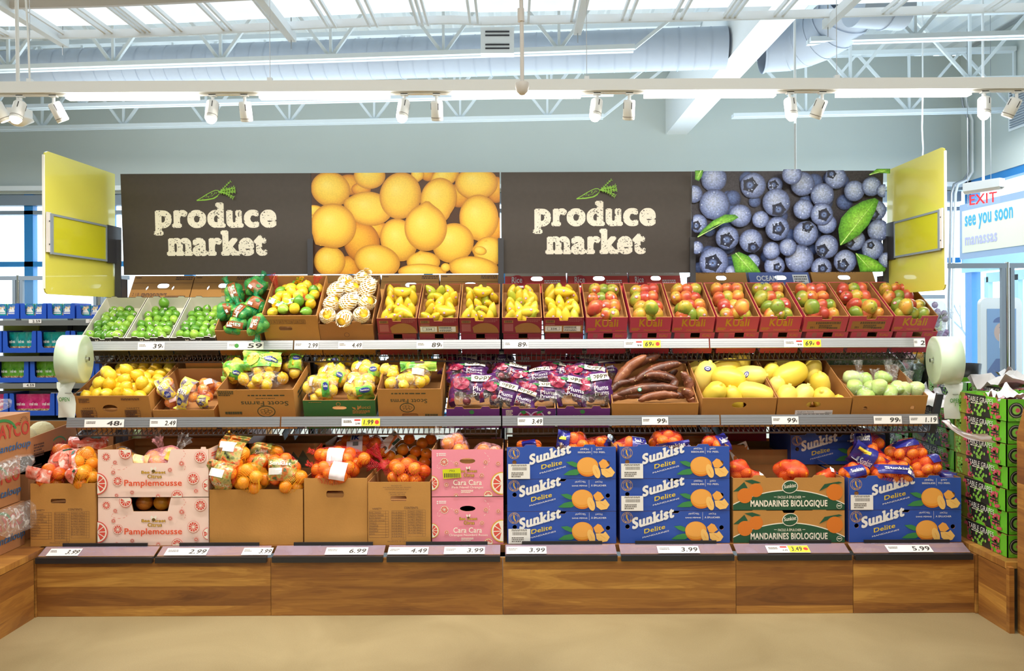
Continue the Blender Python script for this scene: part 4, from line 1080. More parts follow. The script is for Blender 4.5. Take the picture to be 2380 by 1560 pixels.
SK = {'lime': sub_sticker('lime_sticker', [STKW, INKG], .0088, .85), 'mango': sub_sticker('mango_sticker', [STKP, STKW, INKG], .0125, .75), 'ym': sub_sticker('yellow_mango_sticker', [STKP, STKW, INK], .0085), 'squash': sub_sticker('squash_sticker', [STKB, STKW, STKB], .022, .72), 'cass': sub_sticker('cassava_sticker', [STKG, STKW], .012)}
CAMV = Vector((0, 0, CZ))
def rot(r, how='any'):
    if how == 'any': return Matrix.Rotation(r.uniform(0, 6.28), 4, 'Z') @ Matrix.Rotation(r.uniform(0, 3.14), 4, 'X') @ Matrix.Rotation(r.uniform(0, 6.28), 4, 'Z')
    if how == 'up': return Matrix.Rotation(r.uniform(-.5, .5), 4, 'X') @ Matrix.Rotation(r.uniform(-.45, .45), 4, 'Y') @ Matrix.Rotation(r.uniform(0, 6.28), 4, 'Z')
    if how == 'lie': return Matrix.Rotation(r.uniform(-.5, .5), 4, 'Z') @ Matrix.Rotation(PI / 2 + r.uniform(-.3, .3), 4, 'Y') @ Matrix.Rotation(r.uniform(0, 6.28), 4, 'Z')
def put(kind, M, label, cat, group=None, scale=1, stick=None, r=rnd, parent=None, name=None):
    me = r.choice(P[kind])
    o = bpy.data.objects.new(name or kind, me); COL.objects.link(o)
    M = M @ Matrix.Scale(scale, 4)
    if parent is not None: o.parent = parent; o.matrix_local = M; return o
    o.matrix_world = M
    tag(o, label, cat, group)
    if stick:
        c = M.translation; d = (CAMV - c).normalized()
        d = (d + Vector((r.uniform(-.5, .5), r.uniform(-.1, .3), r.uniform(-.25, .55)))).normalized()
        Mi = M.inverted(); dl = (Mi.to_3x3() @ d).normalized()
        h = BV[me.name].ray_cast(dl * .5, -dl)
        if h[0] is not None:
            z = h[1].normalized();
            if z.dot(dl) < 0: z = -z
            q = z.to_track_quat('Z', 'Y').to_matrix().to_4x4()
            s_ = bpy.data.objects.new('sticker', SK[stick]); COL.objects.link(s_); s_.parent = o
            s_.matrix_local = Matrix.Translation(h[0]) @ q @ Matrix.Rotation(r.uniform(-.6, .6), 4, 'Z')
    return o
ROWN = ['front row', 'second row', 'third row', 'fourth row', 'fifth row', 'sixth row', 'back row', 'rearmost row']
def colname(i, n): return ORD[i] + ' from left'
def fill(kind, Mc, rows, d, what, adj, cat, group, zf, seed, how='up', scale=1.0, stick=None, sp=.6, jit=.004, y0=.045, dome=.0, svar=.06, boxw=None, skip=()):
    r = random.Random(seed)
    for j, n in enumerate(rows):
        for i in range(n):
            if (j, i) in skip: continue
            st_ = .25 if j % 2 else -.25
            marg = scale * {'lime': .03, 'lemon': .034, 'mango': .043, 'yellow_mango': .034, 'spaghetti_squash': .075}.get(kind, .04)
            wI = boxw - 2 * marg
            x = marg + (wI * (i + .5 + st_ * .6) / n if n > 1 else wI / 2)
            x = min(max(x, marg), boxw - marg)
            y = y0 + (d - 2 * y0) * j / max(1, len(rows) - 1)
            z = zf + dome * math.sin(PI * min(1, max(0, x / boxw))) + r.uniform(-jit, jit)
            M = Mc @ Matrix.Translation((x + r.uniform(-jit, jit), y + r.uniform(-jit, jit), z)) @ rot(r, how)
            lab = '%s, %s, %s, in %s' % (adj, ROWN[j], colname(i, n), what)
            put(kind, M, lab, cat, group, scale * r.uniform(1 - svar, 1 + svar), stick if stick and r.random() < sp else None, r)

# ------------------------------------------------------------------ goods: cartons
LASTM = [0, 0]
def shelfM(lvl, px0, px1, n0=0.0, yaw=0.0, y0=0.0):
    "frame of a carton standing on a shelf level: origin front bottom left; returns (M, width)"
    th, D0, z0 = {1: (TH1, 4.80, 1.416), 2: (TH2, 4.56, 1.006), 0: (0, 4.365, .3515)}[lvl]
    LASTM[:] = [lvl, n0]
    D = D0 - n0 * math.sin(th) + y0 * math.cos(th); z = z0 + n0 * math.cos(th) + y0 * math.sin(th)
    xa, xb = W(px0, 0, D).x, W(px1, 0, D).x
    M = Matrix.Translation((xa, D, z)) @ Matrix.Rotation(yaw, 4, 'Z') @ Matrix.Rotation(th, 4, 'X')
    return M, xb - xa
def outline(w, h, notches=(), tabs=()):
    "rectangle with notches cut in / tabs raised on the top edge: (centre fraction, width fraction, depth or height m, taper)"
    ev = [(c, wf, -dp, tp) for c, wf, dp, tp in notches] + [(c, wf, dp, tp) for c, wf, dp, tp in tabs]
    ev.sort(reverse=True); pts = [(0, 0), (w, 0), (w, h)]
    for c, wf, dy, tp in ev:
        a, b = (c + wf / 2) * w, (c - wf / 2) * w
        pts += [(a, h), (a - tp, h + dy), (b + tp, h + dy), (b, h)]
    pts.append((0, h)); out = []
    for p in pts:
        q = (min(max(p[0], 0), w), p[1])
        if not out or abs(q[0] - out[-1][0]) + abs(q[1] - out[-1][1]) > 1e-5: out.append(q)
    return out
def carton(M, w, d, h, label, ext, inn=None, cat='carton', group=None, prnt=None, holes=(), notch=(), tabs=(), back=(), btabs=(), hb=None, zf=.006, hs=None, sprint=None, lid=False, name='carton', slope=None):
    inn = inn or KIN; hb = hb or h; hs = hs or h; t = .005
    r = empty(name, M=M); tag(r, label, cat, group)
    fh = [[(x * w, (1 - y) * h) for x, y in hl] for hl in holes]
    m = MB(); m.plate(outline(w, h, notch, tabs), fh, FRONT, t, ext, inn)
    if prnt: prnt(Face(m, FRONT, w, h))
    m.build('front_panel', r)
    m = MB(); m.plate(outline(w, hb, back, btabs), [], FRONT @ Matrix.Translation((0, 0, -(d - t))), t, inn, ext); m.build('back_panel', r)
    S = Matrix(((0, 0, -1, 0), (-1, 0, 0, 0), (0, 1, 0, 0), (0, 0, 0, 1)))   # u->-y, v->z, n->-x
    so = [(-(d - t), 0), (-t, 0), (-t, hs), (-(d - t), hb)] if slope is None else slope
    m = MB(); m.plate(so, [], S, t, ext, inn)
    if sprint: sprint(Face(m, S @ Matrix.Translation((-d, 0, 0)), d, h))
    m.build('side_panel', r)
    S2 = Matrix(((0, 0, 1, w), (1, 0, 0, 0), (0, 1, 0, 0), (0, 0, 0, 1)))    # u->y, v->z, n->x
    m = MB(); m.plate([(-a, b) for a, b in so[::-1]], [], S2, t, ext, inn)
    if sprint: sprint(Face(m, S2, d, h))
    m.build('side_panel', r)
    MB().box(t, w - t, t, d - t, .0005, zf, inn).build('inner_bottom', r)
    if LASTM[0] and LASTM[1] == 0: MB().box(.002, w - .002, .001, d * .88, -.049, -.0008, ext).build('carton_base', r)
    if lid: MB().box(t, w - t, t, d - t, h - .008, h - .002, ext).build('lid', r)
    return r
def ellh(cx, cy, rx, ry, n=14): return ell(cx, cy, rx, ry, n)
def stadh(cx, cy, rx, ry): return [(cx + (p[0]), cy + p[1] * 1) for p in [(x, y) for x, y in [(a * 1, b) for a, b in _st(rx, ry)]]]
def _st(rx, ry, n=5):
    k = ry * .5; o = []
    for i in range(n + 1): a = -PI / 2 + PI * i / n; o.append((rx - k + k * math.cos(a), ry * math.sin(a)))
    for i in range(n + 1): a = PI / 2 + PI * i / n; o.append((-rx + k + k * math.cos(a), ry * math.sin(a)))
    return o

# ------------------------------------------------------------------ goods: bags
def hullmesh(pts):
    bm = bmesh.new()
    for p in pts: bm.verts.new(p)
    bmesh.ops.convex_hull(bm, input=bm.verts, use_existing_faces=False)
    loose = [v for v in bm.verts if not v.link_faces]
    bmesh.ops.delete(bm, geom=loose, context='VERTS')
    bm.verts.index_update(); bm.verts.ensure_lookup_table()
    vs = [v.co.copy() for v in bm.verts]; fs = [tuple(v.index for v in f.verts) for f in bm.faces]; bm.free()
    return vs, fs
DIRS = [Vector((math.cos(a) * math.cos(b), math.sin(a) * math.cos(b), math.sin(b))).normalized() for b in (-1.5, -.9, -.3, .3, .9, 1.5) for a in [i * PI / 4 for i in range(8)]]
def cluster(n, dx, dy, dz, rad, seed):
    r = random.Random(seed); pts = [Vector((r.uniform(-dx, dx), r.uniform(-dy, dy), r.uniform(-dz, dz))) for _ in range(n)]
    D2 = (dx, dy, dz)
    for it in range(60):
        for i in range(n):
            for j in range(i):
                v = pts[i] - pts[j]; l = v.length
                if l < 1.9 * rad: 
                    v = v.normalized() * (1.9 * rad - l) * .5 if l > 1e-6 else Vector((rad, 0, 0)); pts[i] += v; pts[j] -= v
            e = math.sqrt(sum((pts[i][k] / D2[k]) ** 2 for k in range(3)))
            if e > 1: pts[i] *= (1 - .25 * (1 - 1 / e))
    return pts
def frameM(px, py, D, rz=0, rx=0, ry=0):
    return Matrix.Translation(W(px, py, D)) @ Matrix.Rotation(rz, 4, 'Z') @ Matrix.Rotation(rx, 4, 'X') @ Matrix.Rotation(ry, 4, 'Y')
def gather(mb, p, up, L_, m, seed=0, spread=.35):
    "twisted neck of a bag: fan of film or net from point p"
    r = random.Random(seed); up = Vector(up).normalized(); side = up.orthogonal().normalized(); s2 = up.cross(side)
    n = 14; vs = []; fs = []
    for k, (t, rad) in enumerate(((-.45, .055), (0, .008), (.25, .012), (.6, spread * L_ * .6), (1, spread * L_))):
        for i in range(n):
            a = 2 * PI * i / n; rr_ = rad * (1 + (.45 if i % 2 else -.3) * (k > 1)) * r.uniform(.85, 1.15)
            vs.append(Vector(p) + up * L_ * t * r.uniform(.9, 1.1) + (side * math.cos(a) + s2 * math.sin(a)) * rr_)
    for k in range(4):
        for i in range(n): fs.append((k * n + i, k * n + (i + 1) % n, (k + 1) * n + (i + 1) % n, (k + 1) * n + i))
    mb.add(vs, fs, m, None, True)
def netbag(M, kind, n, dims, net, label, cat='net bag of fruit', group=None, seed=1, scale=1.0, neck=None, bands=(), name='fruit_net_bag', partname=None, kinds=None, hide_back=True, infl=.003, netname='net'):
    "bands: list of (u0,v0,u1,v1,rot,material,[texts]) printed wraps on the viewer side"
    r = random.Random(seed)
    root = empty(name, M=M); tag(root, label, cat, group)
    rad = {'orange': .036, 'mandarin': .030, 'lime': .028, 'lemon': .033, 'plum': .029, 'grapefruit': .046, 'chayote': .045}[kind] * scale
    pts = cluster(n, *dims, rad, seed)
    for i, p in enumerate(pts):
        k = kinds[i % len(kinds)] if kinds else kind
        put(k, Matrix.Translation(p) @ rot(r, 'any'), None, None, scale=scale, r=r, parent=root, name=k)
    hv = []
    for p in pts:
        for d in DIRS: hv.append(p + d * (rad + infl))
    vs, fs = hullmesh(hv); bv = BVHTree.FromPolygons(vs, fs)
    m = MB(); m.add(vs, fs, net, None, True)
    if neck:
        for nk in (neck if isinstance(neck, list) else [neck]):
            d = Vector(nk[0]).normalized(); h = bv.ray_cast(d * .6, -d); p = (h[0] or d * .1)
            gather(m, p, d, nk[1], nk[2] if len(nk) > 2 else net, seed)
    m.build(netname, root)
    if bands: decals(root, bv, bands, seed)
    return root
def decals(root, bv, bands, seed=0, partname='printed_label'):
    r = random.Random(seed)
    for b in bands:
        u0, v0, u1, v1, ro, mt = b[:6]; texts = b[6] if len(b) > 6 else ()
        cu, cv = (u0 + u1) / 2, (v0 + v1) / 2; ca, sa = math.cos(ro), math.sin(ro)
        last = [0.0]
        def pj(u, v, off=.004):
            x = cu + (u - cu) * ca - (v - cv) * sa; z = cv + (u - cu) * sa + (v - cv) * ca
            h = bv.ray_cast(Vector((x, -.6, z)), Vector((0, 1, 0)))
            y = h[0].y if h[0] is not None else last[0] + .004
            last[0] = y
            return Vector((x, y - off, z))
        m = MB(); nx, nz = 10, 8; vs = []
        for j in range(nz + 1):
            for i in range(nx + 1):
                p = pj(u0 + (u1 - u0) * i / nx, v0 + (v1 - v0) * j / nz); p.y -= abs(noise.noise(p * 30 + Vector((seed, 0, 0)))) * .006
                vs.append(p)
        if mt is not None: m.add(vs, [(j * (nx + 1) + i, j * (nx + 1) + i + 1, (j + 1) * (nx + 1) + i + 1, (j + 1) * (nx + 1) + i) for j in range(nz) for i in range(nx)], mt, None, True)
        for t_ in texts:
            s_, a0, b0, a1, b1, tm = t_[:6]; kw = t_[6] if len(t_) > 6 else {}
            A = (u0 + (u1 - u0) * a0, v0 + (v1 - v0) * b0, u0 + (u1 - u0) * a1, v0 + (v1 - v0) * b1)
            pr = lambda u, v: pj(u, v, .0115)
            if s_ == '#':     # plain patch
                vs2 = [pr(A[0] + (A[2] - A[0]) * i / 4, A[1] + (A[3] - A[1]) * j / 3) + Vector((0, .002, 0)) for j in range(4) for i in range(5)]
                m.add(vs2, [(j * 5 + i, j * 5 + i + 1, (j + 1) * 5 + i + 1, (j + 1) * 5 + i) for j in range(3) for i in range(4)], tm)
            elif s_ == 'o':
                c_ = ((A[0] + A[2]) / 2, (A[1] + A[3]) / 2); e_ = ell(*c_, (A[2] - A[0]) / 2, (A[3] - A[1]) / 2, 14)
                m.add([pr(*c_) + Vector((0, .002, 0))] + [pr(*q) + Vector((0, .002, 0)) for q in e_], [(0, 1 + i, 1 + (i + 1) % 14) for i in range(14)], tm)
            else:
                m.text(s_, A, None, tm, proj=pr, **kw)
        m.build(partname, root)
def pouch(M, w, h, dp, label, mfn, cat='bag', group=None, seed=1, name='plastic_pouch', fruits=None, bands=(), ruffle=.006, nx=16, ny=16, flare=None):
    "sealed plastic bag lying against its frame: x right, z up, y away"
    root = empty(name, M=M); tag(root, label, cat, group); r = random.Random(seed)
    if fruits:
        kind, n, sc_ = fruits; rad = {'orange': .036, 'mandarin': .030, 'lime': .028, 'lemon': .033, 'plum': .029, 'grapefruit': .046, 'chayote': .045}[kind] * sc_
        for p in cluster(n, max(w / 2 - rad * 1.2, .01), max(dp / 2 - rad, .006), max(h / 2 - rad * 1.35, .01), rad, seed):
            p.z -= h * .06; put(kind, Matrix.Translation(p) @ rot(r), None, None, scale=sc_, r=r, parent=root, name=kind)
    o_ = Vector((seed * 1.7, seed * .9, 0)); F_, B_ = [], []
    for j in range(ny + 1):
        v = -1 + 2 * j / ny
        for i in range(nx + 1):
            u = -1 + 2 * i / nx
            th_ = dp / 2 * math.sqrt(max(0, 1 - abs(u) ** 3)) * math.sqrt(max(0, 1 - abs(v) ** 3)) + .001
            nzz = noise.noise(Vector((u * 2.2, v * 2.2, 0)) + o_) * ruffle * 1.6 + noise.noise(Vector((u * 6, v * 6, 3)) + o_) * ruffle
            x = u * w / 2 * (1 - .05 * abs(v)) + noise.noise(Vector((v * 2, 1, 5)) + o_) * ruffle * 2; z = v * h / 2 + noise.noise(Vector((u * 2, 7, 5)) + o_) * ruffle * 2.5
            F_.append(Vector((x, -th_ + nzz, z))); B_.append(Vector((x, th_ + nzz * .5, z)))
    q = lambda i, j: j * (nx + 1) + i
    groups = {}
    m = MB()
    for j in range(ny):
        for i in range(nx):
            mt = mfn(-1 + 2 * (i + .5) / nx, -1 + 2 * (j + .5) / ny)
            groups.setdefault(mt, []).append((q(i, j), q(i + 1, j), q(i + 1, j + 1), q(i, j + 1)))
    allf = []
    for mt, fl in groups.items(): m.add(F_, fl, mt, None, True); allf += fl
    bk = mfn(0, -.9) if False else FILM
    m.add(B_, [(q(i, j), q(i, j + 1), q(i + 1, j + 1), q(i + 1, j)) for j in range(ny) for i in range(nx)], FILM, None, True)
    m.build('wrapper', root)
    if bands: decals(root, BVHTree.FromPolygons(F_, allf), bands, seed)
    return root
def filmbag(M, dims, label, kind=None, n=0, mt=None, seed=1, scale=1, neck=None, cat='bag', group=None, name='plastic_bag', bands=(), puff=.01):
    return netbag(M, kind or 'plum', n, dims, mt or FILM2, label, cat, group, seed, scale, neck, bands, name, infl=puff, netname='film')
# ================================================================== upper shelf
NTH = ['first', 'second', 'third', 'fourth', 'fifth', 'sixth', 'seventh', 'eighth']
# lime cartons
def limeprint(f):
    f.text('Moxysol', .33, .12, .68, .62, CRM, bold=.02); f.fuzz(.05, .3, .12, .6, CRM, 2); f.poly([(.75, .3), (.98, .3), (.98, .62), (.75, .62)], PAPER)
    f.fuzz(.77, .36, .96, .58, INKG, 2, 5)
for k, (a, b) in enumerate(((195, 296), (298, 400), (402, 506))):
    M, w = shelfM(1, a, b)
    what = ['the leftmost', 'the middle', 'the right'][k] + ' black lime carton'
    carton(M, w, .40, .082, ['leftmost black carton of loose limes', 'middle black carton of loose limes', 'right black carton of loose limes, beside the netted limes'][k] + ' on the upper shelf', BLK, WIN, prnt=limeprint, group='black lime cartons',
           tabs=((.22, .16, .008, .008), (.82, .16, .008, .008)), notch=((.5, .14, .012, .006),), hb=.125, hs=.082, zf=.045, btabs=((.2, .18, .008, .01), (.8, .18, .008, .01)))
    fill('lime', M, (5, 4, 5, 4, 5, 4), .37, what, 'lime', 'lime', 'limes in ' + what, .073, 10 + k, 'any', .98, 'lime', .5, boxw=w, svar=.07, skip=((5, 3),))
put('lime', shelfM(1, 298, 400)[0] @ Matrix.Translation((.12, .34, .118)), 'big lime sitting on top at the back of the middle black lime carton', 'lime', None, 1.15)
# netted limes
M, w = shelfM(1, 509, 612)
carton(M, w, .36, .13, 'brown carton overflowing with green netted lime bags', KRD, hb=.2, hs=.14, zf=.02)
LIMT = lambda: [('LIMES', .1, .3, .9, .75, CRM, {'bold': .02})]
G_ = 'green net bags of limes'
limeb = [(545, 685, 4.92, 8, (.035, .03, .06), (-.3, -.35), (-.015, -.07, .03, .07, .1, 'L'), 'highest green net of limes with a long brown LIMES strip'), (595, 668, 4.95, 8, (.05, .03, .04), (.2, -.4), (-.02, -.05, .05, .02, -.4, 'S'), 'green net of limes at the top right with a tilted brown label'),
         (527, 722, 4.84, 6, (.03, .03, .05), (.2, -.3), (.0, -.03, .04, .04, .6, 'S'), 'green net of limes on the left over the third lime carton'), (592, 712, 4.84, 8, (.05, .03, .04), (0, -.4), (-.02, -.03, .05, .04, -.3, 'S'), 'green net of limes at mid right with a square brown label'),
         (560, 728, 4.80, 7, (.045, .03, .035), (-.2, -.3), (-.05, -.02, .05, .02, .9, 'L'), 'green net of limes in the middle of the netted pile'), (600, 755, 4.69, 7, (.03, .028, .055), (.35, -.2), (-.03, -.04, .02, .04, .1, 'L'), 'green net of limes hanging over the carton front'), (548, 758, 4.76, 5, (.05, .025, .025), (-.1, -.2), (-.045, -.02, .05, .02, -.2, 'L'), 'small green net of limes low at the front with an upturned label')]
for i, (px, py, D, n, dm, rt, bd, lb) in enumerate(limeb):
    netbag(frameM(px, py, D, 0, rt[1], rt[0]), 'lime', n, dm, NETG, lb, group=G_, seed=30 + i, neck=((rt[0], 0, 1 if i != 5 else -1), .05), bands=[(bd[0], bd[1], bd[2], bd[3], bd[4], BRNPRT, [('o', .55, .55, .9, .85, LFG), ('#', .1, .1, .45, .35, PAPER)] + (LIMT() if bd[5] == 'L' else []))], name='lime_net_bag')
# mixed citrus
M, w = shelfM(1, 622, 748)
def citprint(f):
    f.line([(.06, .12), (.06, .24), (.78, .24), (.78, .12), (.06, .12)], .006, KPRT)
    for i, t in enumerate(('110', '130', '150', '175', '200', '230', '250')):
        x = .06 + .103 * i; f.text(t, x + .015, .14, x + .085, .22, KPRT)
        if i: f.line([(x, .12), (x, .24)], .005, KPRT)
carton(M, w, .36, .235, 'tall brown carton of netted lemons and limes on the upper shelf', KR, prnt=citprint, holes=[_st(.11, .055) and [(x + .4, y + .38) for x, y in _st(.12, .06)]], hb=.30, hs=.235, zf=.06)
r6 = random.Random(5)
i = 0
for j in range(6):
    for c in range(4):
        x = .055 + (w - .11) * (c + (.25 if j % 2 else 0)) / 3.25; y = .05 + j * .053; z = .225 + .03 * math.sin(PI * c / 3.2) + (.02 if j < 5 else 0) - (.02 if j == 0 else 0)
        if i % 5 in (1,) or (c == 3 and j % 2 == 0): kd, lb, ct, s_ = 'lime', 'lime', 'lime', 1.15
        else: kd, lb, ct, s_ = 'lemon', 'lemon', 'lemon', .95
        put(kd, M @ Matrix.Translation((x, y, z)) @ rot(r6), '%s, %s, %s, in the tall mixed citrus carton' % (lb, ROWN[j], colname(c, 4)), ct, 'fruit in the mixed citrus carton', s_, r=r6); i += 1
m = MB()
for j, (a, b, c, d_) in enumerate(((.0, .3, .12, .14), (.15, .27, .22, .12), (.2, .15, .10, .06))):
    m.add([M @ Vector(v) for v in ((a, b, .27), (a + c, b - .04, .30), (a + c, b - .04 - d_ * .3, .285), (a, b - d_ * .3, .275))], [(0, 1, 2, 3)], NETP)
bag = empty('citrus_net', M=M); tag(bag, 'red netting with white labels lying over the mixed lemons and limes', 'net')
m = MB(); gather(m, (.02, .30, .25), (-.1, 0, 1), .09, NETP, 3, .25); gather(m, (.26, .30, .26), (.3, .1, .8), .07, NETP, 4, .3)
m.add([(.16, .22, .29), (.2, .2, .30), (.27, .12, .27), (.24, .11, .272)], [(0, 1, 2, 3)], NETP); m.build('net_gather', bag)
m = MB(); 
def ribbon(pts, wv, mt, nm='label'):
    wv = Vector(wv); vs = []
    for p in pts: vs += [Vector(p) - wv / 2, Vector(p) + wv / 2]
    m = MB(); m.add(vs, [(2 * i, 2 * i + 1, 2 * i + 3, 2 * i + 2) for i in range(len(pts) - 1)], mt, None, True); return m
ribbon([(.03, .1, .288), (.06, .09, .279), (.1, .07, .272), (.14, .075, .281), (.18, .09, .289)], (.01, .02, .025), mottle('seed label', ['#f4f0e4', '#f4f0e4', '#4d9a3c', '#e8c33a'], 40)).build('label', bag)
ribbon([(.15, .30, .275), (.18, .28, .32), (.19, .27, .345)], (.05, 0, .01), mottle('seed label b', ['#f4f0e4', '#f0a030', '#3d8a3c', '#f4f0e4'], 40)).build('label', bag)
# dragonfruit
M, w = shelfM(1, 749, 872)
carton(M, w, .36, .17, 'brown carton of dragonfruit wrapped in white foam nets', KRD, zf=.06, hb=.24, hs=.18, tabs=((.23, .2, .02, .003), (.7, .18, .02, .003)), btabs=((.3, .2, .03, .003), (.75, .2, .03, .003)), prnt=lambda f: (f.ell(.5, .42, .05, KPRT), f.ell(.5, .42, .042, KRD), f.line([(.28, .8), (.42, .8)], .01, KPRT), f.line([(.62, .8), (.78, .8)], .01, KPRT)))
rr = random.Random(9)
for i, (x, y, z, a, b) in enumerate(((.05, .05, .20, .2, .9), (.15, .04, .19, -.1, 1.3), (.25, .05, .205, .5, .9), (.06, .14, .23, 1.2, .8), (.16, .13, .245, 2.2, 1.2), (.27, .14, .235, .8, .9), (.07, .24, .26, 2.0, 1.0), (.17, .25, .26, 1.0, .7), (.26, .24, .27, 2.4, .9), (.12, .31, .28, .5, 1.2), (.22, .32, .29, 1.5, .6))):
    o = put('dragonfruit', M @ Matrix.Translation((x, y, z)) @ Matrix.Rotation(a, 4, 'Z') @ Matrix.Rotation(b, 4, 'X'), 'yellow dragonfruit in a white foam net, %s, %s' % (ROWN[i // 3], ORD[i % 3] + ' from left'), 'dragonfruit', 'foam netted dragonfruit', .98, r=rr)
    prof = [(.030 * (1 + .0), -.052), (.044, -.035), (.051, -.012), (.052, .012), (.047, .036), (.036, .055), (.026, .068), (.030, .082)]
    nm = MB(); nm.lathe(prof, FOAM, None, 18); nn = nm.build('foam_net', o)
# yellow mango cartons
def marprint(v):
    def f_(f):
        f.rect(.05, .16, .28, .34, KRD); f.bars(.08, .18, .25, .31, GREENP if False else INK, 10); f.rect(.05, .40, .28, .88, mat('faint maroon print', '#a2444c', .6) if False else OCHM); 
        f.fuzz(.62, .05, .95, .3, OCHM, 3, 4)
        if v: 
            f.rect(.02, .5, .98, .97, KRD); f.rect(.04, .55, .46, .9, PAPER); f.rect(.5, .55, .93, .9, PAPER); f.text('334', .18, .66, .33, .78, INK, bold=.02); f.line([(.1, .6), (.4, .6), (.4, .82), (.1, .82), (.1, .6)], .006, INK)
            f.bars(.52, .57, .82, .68, INK); f.text('MANGO ATAULFO', .52, .71, .84, .76, INK, bold=.02); f.fuzz(.52, .79, .9, .87, INK, 2, 6)
        else:
            f.poly([(.35, .97)] + [(.62 + .36 * math.cos(t), .97 - .66 * math.sin(t) * (1 if math.cos(t) > 0 else .98)) for t in [PI * (1 - i / 14) * .88 + .0 for i in range(1, 15)]] + [(.9, .97)], KRD)
    return f_
OCHM = mat('faint maroon print', '#a85a5c', .6)
MW = ((879, 971), (974, 1066), (1069, 1161), (1167, 1259), (1263, 1355))
def mangobox(k, a, b, ext, prt, prt2, label, what, group, kind):
    M0, w0 = shelfM(1, a + 3, b - 1)
    low = carton(M0, w0, .40, .103, 'lower ' + label + ', under its twin', ext, prnt=prt2, group=group + ', lower layer', holes=[[(.4, .02), (.4, .36), (.63, .36), (.63, .02)]], zf=.006)
    M, w = shelfM(1, a, b, .106)
    carton(M, w, .40, .108, 'upper ' + label, ext, prnt=prt, group=group, notch=((.5, .24, .022, .004),), hb=.108, back=((.52, .24, .03, .003),), zf=.045)
    # folded corner posts at the back and front
    return M, w
mr = [5, 4, 4, 4]
for k, (a, b) in enumerate(MW):
    what = 'the %s maroon mango carton' % NTH[k]
    M, w = mangobox(k, a, b, MAR, marprint(k in (1, 4)), lambda f: (f.rect(.1, .5, .3, .8, KRD), f.bars(.13, .52, .27, .75, INK, 8), f.fuzz(.66, .3, .95, .7, OCHM, 2)), 'maroon carton of yellow mangos, %s from left' % NTH[k], what, 'maroon mango cartons', 'y')
    fill('yellow_mango', M, (4, 4, 3, 4, 3), .37, what, 'yellow mango', 'mango', 'yellow mangos in ' + what, .088, 50 + k, 'up', .98 if k != 2 else .86, 'ym', .7, boxw=w, jit=.006, y0=.04)
    for j, (x, y, z, hw) in enumerate([(.13, .25, .135, 'lie'), (.16, .05, .12, 'lie')][(k % 2):2 if k in (0, 3) else 1 + (k % 2)]):
        put('yellow_mango', M @ Matrix.Translation((x, y, z)) @ rot(random.Random(k * 3 + j), hw), 'yellow mango lying across the top %s %s' % ('at the back of' if y > .1 else 'at the front of', what), 'mango', None, 1.08, 'ym')
# pink mango cartons
KW = ((1361, 1456), (1463, 1557), (1561, 1657), (1662, 1759), (1764, 1857), (1864, 1964), (1967, 2066), (2071, 2169))
def kprint(v):
    def f_(f):
        if v:
            f.rect(.08, .32, .86, .84, KRD); f.bars(.28, .36, .84, .5, INK, 22); f.text('351', .16, .66, .26, .78, INK, bold=.02); f.fuzz(.36, .56, .66, .8, INK, 4); f.bars(.56, .7, .8, .8, INK, 9); f.text('KUALI', .66, .1, .86, .22, KUAL, bold=.01); f.text('MANGOS', .4, .88, .6, .94, KUAL)
        else:
            f.text('KUali', .22, .12, .78, .62, KUAL, bold=.03); f.text('MANGOS', .35, .80, .64, .91, KUAL); f.fuzz(.04, .7, .24, .9, KUAL, 3, 3); f.fuzz(.72, .84, .96, .9, KUAL, 1)
    return f_
for k, (a, b) in enumerate(KW):
    what = 'the %s pink mango carton' % NTH[k]
    M, w = mangobox(k, a, b, PNK, kprint(k in (5, 6)), lambda f: (f.text('KUALI', .7, .1, .9, .3, KUAL), f.rect(.14, .05, .25, .35, mat('pink', '#cf5a70') if False else OCHM)), 'pink carton of red mangos, %s from left' % NTH[k], what, 'pink mango cartons', 'k')
    fill('mango', M, (3, 3, 3, 3), .385, what, 'mango', 'mango', 'red green mangos in ' + what, .088, 80 + k, 'up', .98, 'mango', .6, boxw=w, jit=.006, y0=.05, svar=.05)
    put('mango', M @ Matrix.Translation((.05 + .025 * ((k * 3) % 5), .055, .135)) @ rot(random.Random(k + 40), 'up'), 'large mango heaped at the front of ' + what, 'mango', None, 1.05)
# far-side cartons seen from behind, tilted away
def farbox(px0, px1, label, ext, prnt=None, y0=693, holes=True, side=0, z0=None, hh=.195, grp='carton backs behind the upper shelf'):
    D = 5.27; a, b = W(px0, 0, D).x, W(px1, 0, D).x; z = W(1190, y0, D).z
    th = -R(33)
    M = Matrix.Translation((a, D, z)) @ Matrix.Rotation(th, 4, 'X') 
    w = b - a
    r = empty('carton', M=M); tag(r, label, 'carton', grp)
    hl = [[(x * w, (1 - y) * hh) for x, y in h_] for h_ in ([[(x + .52, y + .42) for x, y in _st(.10, .10)]] + ([[(.27, .4), (.24, .5), (.25, .62), (.28, .5)], [(.70, .4), (.67, .5), (.68, .62), (.71, .5)]] if holes == 2 else []))] if holes else []
    m = MB(); m.plate(outline(w, hh), hl, FRONT, .005, ext, KIN)
    if prnt: prnt(Face(m, FRONT, w, hh))
    m.build('near_panel', r)
    MB().box(0, w, 0, .34, -.005, 0, ext).build('bottom', r)
    S = Matrix(((0, 0, -1, 0), (-1, 0, 0, 0), (0, 1, 0, 0), (0, 0, 0, 1)))
    for x in (0, w - .004): MB().plate([(-.34, 0), (-.005, 0), (-.005, hh), (-.34, hh)], [], S @ Matrix.Translation((0, 0, -x)), .004, ext, KIN).build('side_panel', r)
    return r
